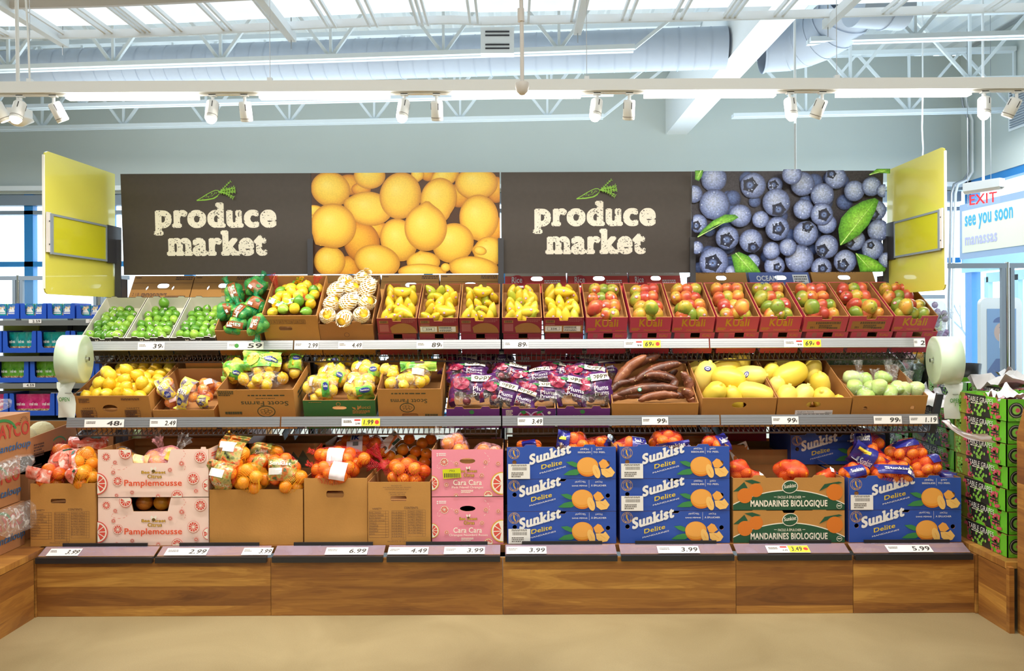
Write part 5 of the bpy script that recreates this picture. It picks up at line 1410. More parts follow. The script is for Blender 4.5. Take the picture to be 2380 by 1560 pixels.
pear = lambda t: (lambda f: (f.fuzz(.03, .06, .12, .12, KPRT, 1), f.fuzz(.7, .05, .98, .2, KPRT, 2), f.line([(0, .3), (1, .3)], .004, KPRT)) + ((f.text('2 1/8', .05, .72, .16, .84, KPRT), f.fuzz(.2, .74, .62, .95, KPRT, 4), f.bars(.6, .84, .93, .9, KPRT, 26)) if t else ()))
farbox(297, 438, 'brown pear carton back behind the left black lime cartons', KR, pear(1), holes=2)
farbox(440, 582, 'brown pear carton back behind the netted limes', KR, pear(0), holes=2)
farbox(584, 724, 'brown carton back behind the mixed citrus', KR, pear(0))
farbox(735, 878, 'brown carton back behind the dragonfruit', KR, pear(0))
farbox(882, 1018, 'brown carton back behind the first yellow mangos', KR, pear(0))
farbox(1021, 1158, 'brown carton back just left of the middle upright', KR, pear(0))
def rice(f):
    f.rect(0, 0, 1, .32, mat('apple slice print', '#cdbfae', .6)); f.ell(.2, .55, .13, APR); f.ell(.2, .55, .12, mat('rice red', '#c8323a', .5)); f.text('Rice', .11, .36, .28, .62, PAPER, bold=.02, skew=.05); f.rect(.1, .72, .3, .8, PAPER)
    f.text('APPLES', .7, .08, .88, .24, PAPER, bold=.02); f.fuzz(.64, .5, .9, .66, PAPER, 2)
for a, b, lb in ((1174, 1318, 'red apple carton back just right of the middle upright'), (1322, 1462, 'red apple carton back behind the first pink mango carton'), (1466, 1586, 'red apple carton back left of the fourth upright')):
    farbox(a, b, lb, APR, rice, y0=680)
chel = lambda f: (f.rect(0, 0, 1, .16, KRD), f.text('CHELAN', .08, .1, .3, .24, KPRT), f.text('TROUT.', .4, .08, .72, .24, KPRT, bold=.01), f.fuzz(.2, .66, .8, .72, KPRT, 1), f.fuzz(.1, .8, .45, .92, KPRT, 2), f.bars(.6, .78, .9, .92, KPRT, 20))
farbox(1618, 1742, 'brown fresh apple carton back left of the blue one', KR, chel, y0=680)
farbox(1895, 2042, 'brown fresh apple carton back at the right end, beside the right wing', KR, chel, y0=680)
farbox(1748, 1890, 'blue OCEAN CRISP apple carton back under the blueberry picture', mat('dusty blue carton', '#5868a4', .5), lambda f: (f.text('OCEAN', .12, .34, .46, .56, PAPER, bold=.03), f.text('CRISP', .14, .62, .48, .86, PAPER, bold=.03), f.rect(.72, .3, .97, .8, PAPER), f.fuzz(.74, .36, .95, .76, INKG, 4), f.fuzz(.48, .8, .7, .86, PAPER, 1)), y0=680)
# ================================================================== middle shelf
varp = lambda f: (f.text('VARIETY', .1, .44, .28, .50, KPRT), f.text('VARIETY', .68, .44, .86, .50, KPRT), *[f.line([(x, y), (x + .2, y)], .004, KPRT) for x in (.08, .66) for y in (.53, .60, .67, .74, .81, .88, .95)], *[f.line([(x, .53), (x, .95)], .004, KPRT) for x in (.08, .28, .66, .86)], f.fuzz(.09, .54, .24, .95, KPRT, 6), f.fuzz(.67, .54, .82, .95, KPRT, 6), f.fuzz(.08, .08, .22, .26, KPRT, 4), f.fuzz(.64, .08, .88, .16, KPRT, 2))
M, w = shelfM(2, 179, 354)
carton(M, w, .56, .165, 'wide brown carton of loose lemons at the left end of the middle shelf', KR, prnt=varp, holes=[ellh(.47, .48, .10, .15)], hb=.19, zf=.08, cat='carton')
fill('lemon', M, (6, 5, 6, 5, 6, 5, 5), .54, 'the wide lemon carton', 'lemon', 'lemon', 'loose lemons', .135, 200, 'any', 1.05, boxw=w, dome=.02, y0=.045)
rr = random.Random(4)
for i, (x, y, z) in enumerate(((.1, .12, .19), (.17, .10, .19), (.24, .14, .20), (.3, .18, .21), (.13, .2, .205), (.21, .24, .22), (.35, .12, .19), (.08, .26, .2), (.27, .08, .18))):
    put('lemon', M @ Matrix.Translation((x, y, z)) @ rot(rr), 'lemon heaped on top of the wide lemon carton, %s counting from the front left' % ['first', 'second', 'third', 'fourth', 'fifth', 'sixth', 'seventh', 'eighth', 'ninth'][i], 'lemon', 'loose lemons', 1.08, r=rr)
# meyer lemons
M, w = shelfM(2, 358, 500)
carton(M, w, .40, .075, 'low brown carton of bagged meyer lemons', KR, zf=.02, hb=.16, slope=[(-.395, 0), (-.005, 0), (-.005, .075), (-.2, .09), (-.26, .17), (-.395, .17)])
MEYT = [('MEYER', .12, .45, .88, .6, CRM, {'bold': .02}), ('o', .3, .12, .7, .34, BLUDP if False else BLUD), ('Sunkist', .34, .18, .66, .28, PAPER), ('o', .2, .72, .75, .93, LYEL)]
for i, (px, py, D, dm, rot_, bd, lb) in enumerate(((385, 905, 4.62, (.03, .02, .05), (-.3, -.25), (-.03, -.085, .04, .085, .25), 'bag of meyer lemons leaning left against the loose lemon carton'), (432, 915, 4.56, (.035, .02, .06), (.15, -.3), (-.04, -.10, .035, .09, -.15), 'bag of meyer lemons with a spout pointing down, middle of its carton'), (472, 920, 4.62, (.045, .03, .035), (.5, -.35), (-.005, -.065, .06, .0, .5), 'bag of meyer lemons at the right of its carton beside the big lemon bags'), (410, 935, 4.66, (.05, .03, .03), (.1, -.3), None, 'bag of meyer lemons low at the back of its carton'), (488, 898, 4.78, (.05, .03, .03), (0, -.4), None, 'bag of meyer lemons with pink price stickers behind the others'))):
    root = netbag(frameM(px, py, D, 0, rot_[1], rot_[0]), 'orange', 4 + i % 2, dm, FILM2, lb, 'bag of lemons', 'bags of meyer lemons', 210 + i, .86, None, [bd + (MEYPRT, MEYT)] if bd else [(-.02, -.01, .03, .03, .4, mat('pink label', '#e9b4b0', .5) if i == 3 else PAPER)], 'meyer_lemon_bag', netname='film')
# Scott Farms cartons (printed upside down)
def scott(dk=KGRN):
    return lambda f: (f.text('Scott Farms', .3, .36, .92, .50, dk, bold=.02, serif=.03, flip=True), f.fuzz(.4, .16, .88, .22, dk, 1, 4), f.fuzz(.5, .26, .75, .29, dk, 1, 8), f.ell(.62, .68, .12, dk, .085), f.ell(.62, .68, .108, KR, .072),
      *[f.ell(.62 + .05 * math.cos(a), .68 + .06 * math.sin(a), .03, dk, .02) for a in (0, 1.2, 2.4, 3.6, 4.8)], *[f.ell(.62 + .05 * math.cos(a), .68 + .06 * math.sin(a), .024, KR, .015) for a in (0, 1.2, 2.4, 3.6, 4.8)])
M, w = shelfM(2, 512, 688)
carton(M, w, .40, .20, 'large brown sweet potato carton of bagged lemons, left of the green one', KR, prnt=lambda f: (scott()(f), f.fuzz(.02, .04, .22, .2, KGRN, 3), f.rect(.1, .9, .3, 1, KGRN), f.fuzz(.08, .68, .3, .8, KGRN, 1)), zf=.08, hb=.20, sprint=lambda f: f.fuzz(.2, .25, .9, .5, KGRN, 2))
LT = lambda t='LEMONS': [('o', .12, .1, .5, .6, LYEL), (t, .08, .30, .62, .48, LYEL, {'bold': .03}), ('o', .62, .2, .92, .42, BLUD), ('Sunkist', .66, .25, .88, .36, PAPER, {'bold': .02})]
def lemonbag(px, py, D, dm, rt, bd, lb, seed, tx=None, n=7, sc_=.98, hdl=True):
    r = netbag(frameM(px, py, D, rt[2] if len(rt) > 2 else 0, rt[1], rt[0]), 'lemon', n, dm, FILM2, lb, 'bag of lemons', 'bags of lemons with green labels', seed, sc_, None, [tuple(b) for b in bd], 'lemon_bag', netname='film')
    return r
lemonbag(615, 850, 4.70, (.10, .035, .055), (0, -.45), [(-.13, -.03, .10, .13, 0, LEMPRT, LT())], 'lemon bag with a big green LEMONS header, centre of the left sweet potato carton', 220)
lemonbag(545, 862, 4.72, (.05, .035, .05), (-.2, -.4), [(-.07, -.07, .06, .045, -.15, LEMPRT, LT())], 'lemon bag with a folded yellow green label at the left of its carton', 221)
lemonbag(685, 850, 4.82, (.03, .03, .06), (.15, -.35), [(-.03, -.03, .045, .09, .1, LEMPRT, [('o', .3, .4, .9, .7, BLUD), ('Sunkist', .35, .5, .85, .6, PAPER)])], 'lemon bag standing at the right end of the left sweet potato carton', 222, n=5)
lemonbag(610, 885, 4.64, (.15, .03, .02), (0, -.4), [], 'row of lemons in clear film along the front of the left sweet potato carton', 223, n=8)
lemonbag(560, 835, 4.9, (.08, .03, .04), (0, -.4), [(-.1, -.01, .08, .09, .1, LEMPRT)], 'lemon bag at the back left of the left sweet potato carton', 224, n=5)
lemonbag(665, 828, 4.95, (.08, .03, .03), (0, -.4), [(-.06, -.02, .08, .07, -.1, LEMPRT)], 'lemon bag at the back right under the upper rail', 225, n=5)
# back print carton seen between
M2, w2_ = shelfM(2, 440, 552, y0=.42)
carton(M2, w2_, .2, .20, 'brown organic produce carton behind the meyer lemons', KR, prnt=lambda f: (f.ell(.25, .35, .07, KGRN), f.ell(.25, .35, .06, KR), f.poly([(.42, .45), (.5, .28), (.58, .4), (.64, .3), (.74, .48)], KGRN), f.text('MOUNTAIN', .46, .46, .72, .56, KGRN), f.fuzz(.78, .4, .98, .75, KPRT, 4), f.fuzz(0.02, .7, .3, .9, KPRT, 2)), holes=[ellh(.58, .7, .10, .08)], zf=.1)
# green carton
M, w = shelfM(2, 707, 872)
low = carton(shelfM(2, 710, 868)[0], w * .96, .36, .03, 'lower green carton under the bagged lemons', GRN, cat='carton')
M, w = shelfM(2, 706, 873, .032)
carton(M, w, .38, .10, 'green carton heaped with bagged lemons', GRN, prnt=lambda f: (f.text('Mucci', .75, .34, .93, .54, KR, bold=.01), f.poly([(.67, .42), (.7, .58), (.73, .6), (.72, .46)], KR), f.poly([(.80, .42), (.77, .58), (.74, .6), (.75, .46)], KR), f.ell(.49, .24, .032, KR), f.ell(.49, .24, .024, GRN), f.fuzz(.68, .64, .92, .86, KR, 3), f.fuzz(.08, .1, .26, .14, KR, 1)), holes=[[(x + .5, y + .48) for x, y in _st(.10, .10)]], zf=.03)
GB = [(745, 893, 4.62, (.06, .035, .045), (-.1, -.35), (.02, -.07, .06, .03, 0), 'front left bag of lemons on the green carton'), (835, 890, 4.62, (.06, .035, .05), (.1, -.35), (.0, -.07, .09, -.01, .3), 'front right bag of lemons on the green carton'), (775, 865, 4.76, (.06, .035, .03), (.0, -.35), (.02, -.05, .07, .02, -.4), 'middle left bag of lemons on the green carton'), (850, 860, 4.76, (.05, .035, .035), (.2, -.35), (.02, -.02, .08, .05, .5), 'middle right bag of lemons on the green carton'), (770, 840, 4.9, (.05, .03, .035), (0, -.35), (0, -.04, .07, .04, .6), 'shaded back left bag of lemons on the green carton'), (835, 835, 4.95, (.08, .03, .035), (0, -.35), (-.02, -.04, .09, .04, 0), 'shaded back right bag of lemons on the green carton')]
for i, (px, py, D, dm, rt, bd, lb) in enumerate(GB):
    lemonbag(px, py + 9, D, tuple(q * 1.3 for q in dm), rt, [bd + (LEMPRT, [('o', .2, .35, .9, .8, BLUD), ('Sunkist', .28, .5, .85, .66, PAPER, {'bold': .02})]), (-.05, .0, -.03, .05, -.3, mat('pinkish label %d' % i, '#ecd8d4', .5))], lb, 230 + i, n=11)
M, w = shelfM(2, 880, 1026)
carton(M, w, .40, .20, 'large brown sweet potato carton of bagged lemons, right of the green one', KR, prnt=lambda f: (f.text('Scott Farms', .2, .31, .78, .44, KGRN, bold=.02, serif=.03, flip=True), f.fuzz(.22, .12, .76, .18, KGRN, 1, 4), f.ell(.46, .58, .12, KGRN, .085), f.ell(.46, .58, .106, KR, .07), *[f.ell(.46 + .05 * math.cos(a), .58 + .06 * math.sin(a), .03, KGRN, .02) for a in (0, 1.2, 2.4, 3.6, 4.8)], *[f.ell(.46 + .05 * math.cos(a), .58 + .06 * math.sin(a), .024, KR, .015) for a in (0, 1.2, 2.4, 3.6, 4.8)], f.fuzz(.74, .78, .94, .96, KGRN, 2), f.fuzz(.1, .93, .3, .97, KGRN, 1)), holes=[[(x + .5, y + .83) for x, y in _st(.13, .065)]], zf=.08, hb=.22)
lemonbag(968, 868, 4.68, (.09, .035, .04), (.05, -.4), [(-.1, .01, .115, .09, .08, LEMPRT, [('#', .42, .4, .68, .58, KPRT)]), (-.02, -.03, .05, .01, 0, mat('pink tag', '#e8cfc8', .5))], 'lemon bag with a green handle header in the right sweet potato carton', 240, n=9)
lemonbag(905, 872, 4.72, (.035, .03, .05), (0, -.35), [], 'plain clear bag of lemons at the left of the right sweet potato carton', 241, n=5)
lemonbag(945, 888, 4.64, (.11, .025, .015), (0, -.35), [], 'lemons in clear film along the front of the right sweet potato carton', 242, n=6)
# plums
def plumface(f, v):
    if v:
        f.fuzz(.07, .12, .2, .8, CRM, 6, 3)
        for cx in (.42, .66): f.ell(cx, .72, .13, PAPER, .12); f.ell(cx, .72, .12, PUR2, .11); f.ell(cx, .72, .1, mat('plum print', '#a83c80', .5) if False else MARP, .095)
        f.poly([(.4, .5), (.33, .22), (.42, .15), (.46, .35)], LFG); f.poly([(.64, .48), (.66, .25), (.78, .16), (.72, .38)], LFG); f.poly([(.22, .9), (.28, .55), (.32, .8)], LFG); f.poly([(.86, .92), (.8, .8), (.88, .7)], LFG)
        f.rect(.36, .62, .64, .9, PAPER); f.text('44', .46, .7, .54, .82, INK); f.ell(.88, .35, .03, CRM)
    else:
        f.text('LOFruit', .3, .58, .68, .98, CRM, bold=.04); f.text('LOFruit', .3, .58, .68, .98, LFG, bold=.012); f.ell(.48, .3, .045, LFG, .04); f.line([(.42, .22), (.5, .1)], .008, LFG)
MARP = mottle('plum pink print', ['#6a1430', '#a02a48', '#cc5a78'], 40)
OPT = [('#', .45, .72, .98, .96, CRM), ('oppy', .52, .76, .9, .92, KGRN, {'bold': .02}), ('Plums', .5, .38, .9, .54, PAPER, {'bold': .01}), ('Prunes', .5, .22, .9, .36, PAPER), ('o', .05, .42, .42, .86, MARP), ('o', .28, .75, .48, .86, LFG)]
def plmfn(u, v):
    if v < -.35 - .5 * u * .4 and abs(u) < .8: return FILM2
    return PLMPRT if (u < .1 and v > -.7) else PURD
pb = [(1065, 848, 4.92, .26, .14, .05, -.5), (1150, 842, 4.95, .24, .13, -.05, -.5), (1085, 868, 4.80, .25, .13, .0, -.6), (1100, 905, 4.62, .28, .19, .02, -.3), (1160, 915, 4.58, .22, .16, .25, -.3), (1185, 868, 4.82, .22, .13, .15, -.5),
      (1200, 925, 4.60, .24, .14, .3, -.35), (1255, 915, 4.62, .26, .15, .05, -.35), (1235, 880, 4.78, .26, .12, -.15, -.5), (1300, 868, 4.84, .26, .14, .2, -.5), (1350, 850, 4.95, .26, .12, 0, -.5), (1318, 905, 4.62, .26, .18, .2, -.3), (1378, 905, 4.62, .22, .20, -.12, -.3), (1360, 875, 4.78, .26, .14, .1, -.5), (1395, 862, 4.9, .2, .14, -.2, -.5)]
pls = ['back left, under the rail', 'back, beside the middle upright', 'second row at the far left', 'largest at the front left', 'front left, tilted toward the upright', 'second row by the middle upright', 'front of the middle purple carton, left', 'front of the middle purple carton, right', 'second row above the middle purple carton', 'centre, propped high', 'deep at the back right', 'front of the right purple carton, left', 'front of the right purple carton, beside the cassava', 'second row above the right purple carton', 'back right corner by the cassava']
for i, (px, py, D, a, b, ro, rx) in enumerate(pb):
    pouch(frameM(px, py, D, 0, rx, ro), a, b, .085, 'purple bag of plums, ' + pls[i], plmfn, 'bag of plums', 'purple bags of plums', 250 + i, 'plum_bag', ('plum', 4, .85), [(-a * .46, -b * .44, a * .46, b * .44, 0, None, OPT)] , ruffle=.009)
for k, (a, b) in enumerate(((1037, 1160), (1166, 1290), (1294, 1416))):
    M, w = shelfM(2, a, b)
    carton(M, w, .38, .075, '%s of the three purple plum cartons' % ['leftmost', 'middle', 'rightmost'][k], PUR, prnt=lambda f, v=(k == 1): plumface(f, v), tabs=((.24, .18, .014, .008), (.74, .18, .014, .008)), group='purple plum cartons', zf=.01, hb=.1)
# cassava
M, w = shelfM(2, 1421, 1620)
carton(M, w, .40, .105, 'brown carton heaped with cassava roots', KR, prnt=lambda f: (f.rect(.89, .88, .985, 1, mat('teal print', '#35748a', .6)),), holes=[ellh(.155, .99, .035, .08), ellh(.78, .99, .03, .08)] if False else [], notch=(), zf=.04, hb=.18)
def cassava(px, py, D, L_, r0, ang, yaw, lab, st_=False, seed=0):
    r = random.Random(seed); m = MB(); n = 12; pts = []; rs = []
    for i in range(n + 1):
        t = i / n; pts.append((L_ * (t - .5), r.uniform(-.003, .003) + .015 * math.sin(t * 3), .02 * math.sin(t * 3.1) + r.uniform(-.002, .002)))
        rs.append(r0 * (math.sin(PI * min(1, (t * .82 + .1))) ** .55) * r.uniform(.94, 1.06))
    rs[0] *= .45; rs[-1] *= .35
    m.tube(pts, rs, CASS, 12); m.tube([Vector(pts[0]) + Vector((-.004, 0, 0)), pts[0]], [rs[0] * .6, rs[0] * .9], mat('cut end', '#dcc08c', .7) if not hasattr(cassava, 'c') else cassava.c, 10)
    cassava.c = m.mats[-1]
    o = m.build('cassava_root', None, frameM(px, py, D, yaw, -.2, -ang)); tag(o, lab, 'cassava', 'loose cassava roots')
    if st_:
        s_ = bpy.data.objects.new('sticker', SK['cass']); COL.objects.link(s_); s_.parent = o; s_.matrix_local = Matrix.Translation((-.05, -r0 * .92, .012)) @ Matrix.Rotation(PI / 2, 4, 'X')
cs = [(1505, 910, 4.60, .36, .030, .1, .0, 'long cassava root with a green sticker across the front', 1), (1465, 862, 4.72, .27, .034, .75, 0, 'cassava root standing steeply at the left of the heap'), (1485, 850, 4.78, .30, .034, .45, 0, 'thick cassava root slanting up at the upper left'), (1530, 865, 4.74, .30, .032, .35, .0, 'cassava root slanting up to the right in the middle'),
      (1537, 880, 4.68, .20, .030, -.2, .1, 'short cassava root with a pale cut end in the middle'), (1455, 925, 4.60, .20, .028, .1, 0, 'peeled light cassava root at the front left'), (1530, 925, 4.59, .24, .026, .12, 0, 'cassava root along the front edge'), (1595, 893, 4.68, .15, .030, -1.25, 0, 'upright cassava root at the right side'), (1573, 902, 4.64, .10, .026, 1.2, .6, 'stubby cassava root pointing forward'), (1603, 925, 4.60, .12, .032, -1.0, .5, 'dark stubby cassava root in the front right corner'),
      (1440, 900, 4.68, .14, .024, .5, 0, 'small cassava root at the left edge of the heap'), (1560, 925, 4.62, .18, .025, .05, 0, 'thin cassava root low at the front right'), (1560, 838, 4.95, .2, .03, -.3, .4, 'shaded cassava root at the back right'), (1470, 832, 5.0, .3, .032, .2, 0, 'shaded cassava root at the back left'), (1520, 830, 5.02, .28, .03, -.1, 0, 'shaded cassava root at the back centre'), (1430, 838, 5.0, .24, .03, .3, 0, 'shaded cassava root behind the plums'), (1500, 890, 4.74, .3, .03, .0, 0, 'cassava root buried in the middle of the heap'), (1585, 855, 4.9, .2, .03, .6, 0, 'shaded cassava root by the squash carton')]
for i, c in enumerate(cs): cassava(*c[:8], st_=len(c) > 8, seed=i)
# squash
for k, (a, b) in enumerate(((1628, 1799), (1802, 1972))):
    M, w = shelfM(2, a, b)
    lab = ['left brown carton of spaghetti squash', 'right brown carton of spaghetti squash with a paper label'][k]
    c_ = carton(M, w, .52, .135, lab, KR, holes=[[(x + (.5 if k == 0 else .49), y + .33) for x, y in _st(.10, .14)]], zf=.03, hb=.20, prnt=None)
    if k == 1:
        m = MB(); f = Face(m, FRONT @ Matrix.Translation((0, 0, .0008)), w, .135); f.rect(.25, .58, .76, .99, PAPER); f.text('Spaghetti Squash', .28, .62, .5, .69, INK); f.text('MEXICO', .66, .66, .75, .72, INK); f.fuzz(.28, .75, .72, .96, INKG, 3); f.line([(.28, .72), (.75, .74)], .003, INKG); f.line([(.5, .62), (.5, .98)], .003, INKG); m.build('paper_label', c_)
    sq = [[(.09, .10, .10, 'up', 1.0, 0, 'pale upright squash at the front left'), (.20, .08, .09, 'up', .8, 0, 'small squash with its stem up at the front'), (.33, .10, .11, 'lie', 1.08, 0, 'large squash lying at the front right'), (.20, .22, .16, 'lie', 1.0, 0, 'squash lying diagonally in the middle'), (.34, .27, .15, 'lie', 1.0, 1, 'squash with a big blue sticker'), (.08, .30, .13, 'up', 1.05, 1, 'shaded squash at the back left with a blue sticker'), (.22, .38, .15, 'lie', 1.0, 0, 'shaded squash at the back centre'), (.33, .45, .19, 'up', .95, 0, 'ribbed squash high at the back right'), (.22, .16, .09, 'lie', .7, 0, 'squash low between the front ones'), (.08, .44, .13, 'lie', .9, 0, 'shaded squash in the back left corner')],
          [(.07, .08, .08, 'up', .95, 1, 'squash at the front left with a blue sticker'), (.17, .09, .085, 'up', .9, 0, 'squash with its stem facing out'), (.30, .08, .075, 'up', 1.0, 0, 'ribbed squash at the front right'), (.15, .26, .16, 'lie', 1.15, 0, 'largest squash lying half in shade'), (.32, .22, .10, 'up', .95, 0, 'squash behind the front right one'), (.05, .33, .13, 'up', .8, 0, 'small ribbed squash at the back left'), (.33, .38, .13, 'up', .85, 0, 'shaded ribbed squash at the back right'), (.38, .06, .05, 'up', .7, 0, 'small squash in the front right corner'), (.19, .42, .13, 'lie', .9, 0, 'shaded squash at the back middle'), (.02 + .03, .19, .1, 'up', .8, 0, 'squash against the left wall')]][k]
    for i, (x, y, z, hw, s_, stk, lb) in enumerate(sq):
        put('spaghetti_squash', M @ Matrix.Translation((x, y, z)) @ rot(random.Random(i * 7 + k), hw), lb + ' in the %s squash carton' % ('left', 'right')[k], 'squash', 'spaghetti squash', s_ * .92, 'squash' if stk else None, random.Random(i))
# chayote
M, w = shelfM(2, 1975, 2146)
carton(M, w, .42, .145, 'brown carton of bagged chayote at the right end of the middle shelf', KR, holes=[ellh(.18, .55, .03, .085), ellh(.82, .52, .03, .085)], zf=.06, hb=.155)
for i, (x, y, z, s_, lb) in enumerate(((.07, .09, .13, 2, 'left'), (.17, .11, .14, 2, 'second from left'), (.26, .07, .14, 2, 'middle, with a tall twisted neck'), (.36, .08, .14, 2, 'right'), (.13, .24, .14, 2, 'at the back left'), (.30, .25, .14, 1, 'at the back right'))):
    netbag(M @ Matrix.Translation((x, y, z)) @ Matrix.Rotation(-.3, 4, 'X'), 'chayote', s_, (.03, .02, .015), FILM2, 'clear bag of chayote, ' + lb + ' in its carton', 'bag of chayote', 'bagged chayote', 300 + i, .95, neck=((rnd.uniform(-.3, .3), .2, 1), .07 if i != 2 else .1), name='chayote_bag', netname='film')
GB2 = fruitmat('dark green squash skin', ['#2f4a22', '#4c6e30', '#6d8c42'], .4, 8, .3)
P['green_squash'] = [lathemesh('green_squash', eprof(.035, .085, 12), GB2, 14, nz=.004)]
for i, px in enumerate((1930, 1968, 2005, 2040, 2070)):
    o = empty('green_vegetable_bag', frameM(px, 846 - (i % 2) * 6, 5.02).translation); tag(o, 'clear bag of dark green squash behind the chayote, %s from left' % ORD[i], 'bag of squash', 'shaded bags of green squash')
    for j in range(2): put('green_squash', Matrix.Translation((j * .05 - .02, 0, 0)) @ Matrix.Rotation(.4 + i * .5, 4, 'Y'), None, None, parent=o, name='green_squash')
    vs, fs = hullmesh([Vector((x, y, z)) * (1 + .15 * ((k * 7) % 3)) for k, (x, y, z) in enumerate([(a, b, c) for a in (-.07, 0, .09) for b in (-.05, .05) for c in (-.08, 0, .08)])]); m = MB(); m.add(vs, fs, FILM2, None, True); gather(m, (.02, 0, .08), (.2, 0, 1), .05, FILM2, i); m.build('film', o)
M, w = shelfM(2, 1935, 2085, y0=.44)
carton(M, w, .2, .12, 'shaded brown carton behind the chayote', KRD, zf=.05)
# bag rolls on posts
def bagroll(px, py, D, side, lab, txt):
    c = W(px, py, D); r = empty('bag_roll_stand', c); tag(r, lab, 'bag roll', 'produce bag rolls')
    GRN2 = mat('pale green bag roll', '#cfe3c6', .35, coat=.3)
    ax = Matrix.Rotation(-side * .18, 4, 'Z') @ Matrix.Rotation(PI / 2, 4, 'Y')
    RR = .138
    m = MB(); prof = [(0, -.062), (.02, -.062)]
    for i in range(12): q = .022 + (RR - .022) * i / 12; prof += [(q, -.064), (q + .003, -.061)]
    prof += [(RR, -.06), (RR, .06)]
    for i in range(12)[::-1]: q = .022 + (RR - .022) * i / 12; prof += [(q + .003, .061), (q, .064)]
    prof += [(.02, .062), (0, .062)]
    m.lathe(prof, GRN2, ax, 40); m.build('roll', r)
    m = MB(); s = -side
    m.tube([ax @ Vector((0, 0, -.08)), ax @ Vector((0, 0, .08))], .012, CHROME, 10)
    m.bar(ax @ Vector((0, 0, .078 * s * -1)) + Vector((0, 0, .01)), ax @ Vector((0, 0, .078 * s * -1)) + Vector((side * -.02, 0, -.2)), .03, .02, CHROME); m.build('bracket', r)
    m = MB(); vs = []
    dx = side * .02
    for z, wd, y in ((-RR + .01, .055, -.04), (-.16, .045, -.05), (-.18, .035, -.05), (-.21, .05, -.052), (-.25, .05, -.05), (-.29, .05, -.048), (-.33, .048, -.04)):
        for u in (-1, -.33, .33, 1): vs.append((dx + u * wd, y + .012 * math.sin(u * 3 + z * 30), z))
    m.add(vs, [(j * 4 + i, j * 4 + i + 1, j * 4 + i + 5, j * 4 + i + 4) for j in range(6) for i in range(3)], mat('hanging bag', '#e6eee6', .3, coat=.4), None, True)
    m.text(txt, (dx - .03, -.235, dx + .03, -.212), Matrix.Translation((0, -.068, 0)) @ FRONT, GREENP, .02)
    m.box(dx - .001, dx + .001, -.069, -.067, -.255, -.235, GREENP) if side > 0 else None
    m.build('hanging_bag', r)
    MB().tube([(dx - .09, -.04, -.19), (dx, -.05, -.19), (dx + .07, -.04, -.19)], .0015, STEEL, 6).build('tear_wire', r)
    MB().bar((side * -.03, .0, -.19), (side * -.06, .04, -.42), .035, .02, DARK).build('post', r)
bagroll(172, 835, 4.55, -1, 'pale green produce bag roll at the left end of the shelves', 'OPEN')
bagroll(2196, 838, 4.55, 1, 'pale green produce bag roll at the right end with OPEN on its bag', 'OPEN')

# far-side cartons behind the middle shelf
for i in range(14):
    a = 330 + i * 124
    isr = i in (7, 8); 
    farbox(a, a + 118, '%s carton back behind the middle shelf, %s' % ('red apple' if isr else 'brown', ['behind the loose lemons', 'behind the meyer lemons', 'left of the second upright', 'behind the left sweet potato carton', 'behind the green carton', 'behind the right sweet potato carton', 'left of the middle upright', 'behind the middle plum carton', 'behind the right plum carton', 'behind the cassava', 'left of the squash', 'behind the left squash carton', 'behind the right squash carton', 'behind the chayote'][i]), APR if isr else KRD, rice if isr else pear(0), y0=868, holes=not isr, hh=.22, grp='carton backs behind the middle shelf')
# ================================================================== bottom deck
def slice_(f, x, y, r_, out=GF, rind=CRM, edge=GF, seg=10, edgec=None):
    "citrus slice print; radii as fraction of width"
    if edgec: f.ell(x, y, r_ * 1.12, edgec, n=24)
    else: f.ell(x, y, r_ * 1.06, out, n=24)
    f.ell(x, y, r_, rind, n=24)
    k = f.k + 1
    c = f.p(x, y)
    for i in range(seg):
        a = 2 * PI * i / seg + .2; b = a + 2 * PI / seg * .84; R0, R1 = r_ * f.w * .14, r_ * f.w * .86; mid = (a + b) / 2
        pts = [(c[0] + R0 * math.cos(mid), c[1] + R0 * math.sin(mid))] + [(c[0] + R1 * math.cos(a + (b - a) * t / 3), c[1] + R1 * math.sin(a + (b - a) * t / 3)) for t in range(4)]
        pts = [(min(max(p[0], .001), f.w - .001), min(max(p[1], .001), f.h - .001)) for p in pts]
        f.mb.poly(pts, f.M, out, .0002 * k)
    f.k = k
def cell(f, x, y, r_, **k):
    "slice clipped by the panel edge"
    if r_ * 1.12 + x > 1 or x - r_ * 1.12 < 0 or y - r_ * f.w / f.h < 0 or y + r_ * f.w / f.h > 1:
        c = f.p(x, y); cl = lambda P_: [(min(max(p[0], .001), f.w - .001), min(max(p[1], .001), f.h - .001)) for p in P_]
        for m_, q in ((k.get('edgec') or GF, 1.1), (CRM, 1.0)):
            f.mb.poly(cl(ell(*c, r_ * f.w * q, r_ * f.w * q, 40)), f.M, m_, f.nn())
        kk = f.k + 1
        for i in range(10):
            a = 2 * PI * i / 10 + .1; b = a + .53; R0, R1 = r_ * f.w * .14, r_ * f.w * .86
            pts = [(c[0] + R0 * math.cos((a + b) / 2), c[1] + R0 * math.sin((a + b) / 2))] + [(c[0] + R1 * math.cos(a + (b - a) * t / 3), c[1] + R1 * math.sin(a + (b - a) * t / 3)) for t in range(4)]
            if all(0 < p[0] < f.w and 0 < p[1] < f.h for p in pts): f.mb.poly(pts, f.M, GF, .0002 * kk)
        f.k = kk
    else: slice_(f, x, y, r_, **k)
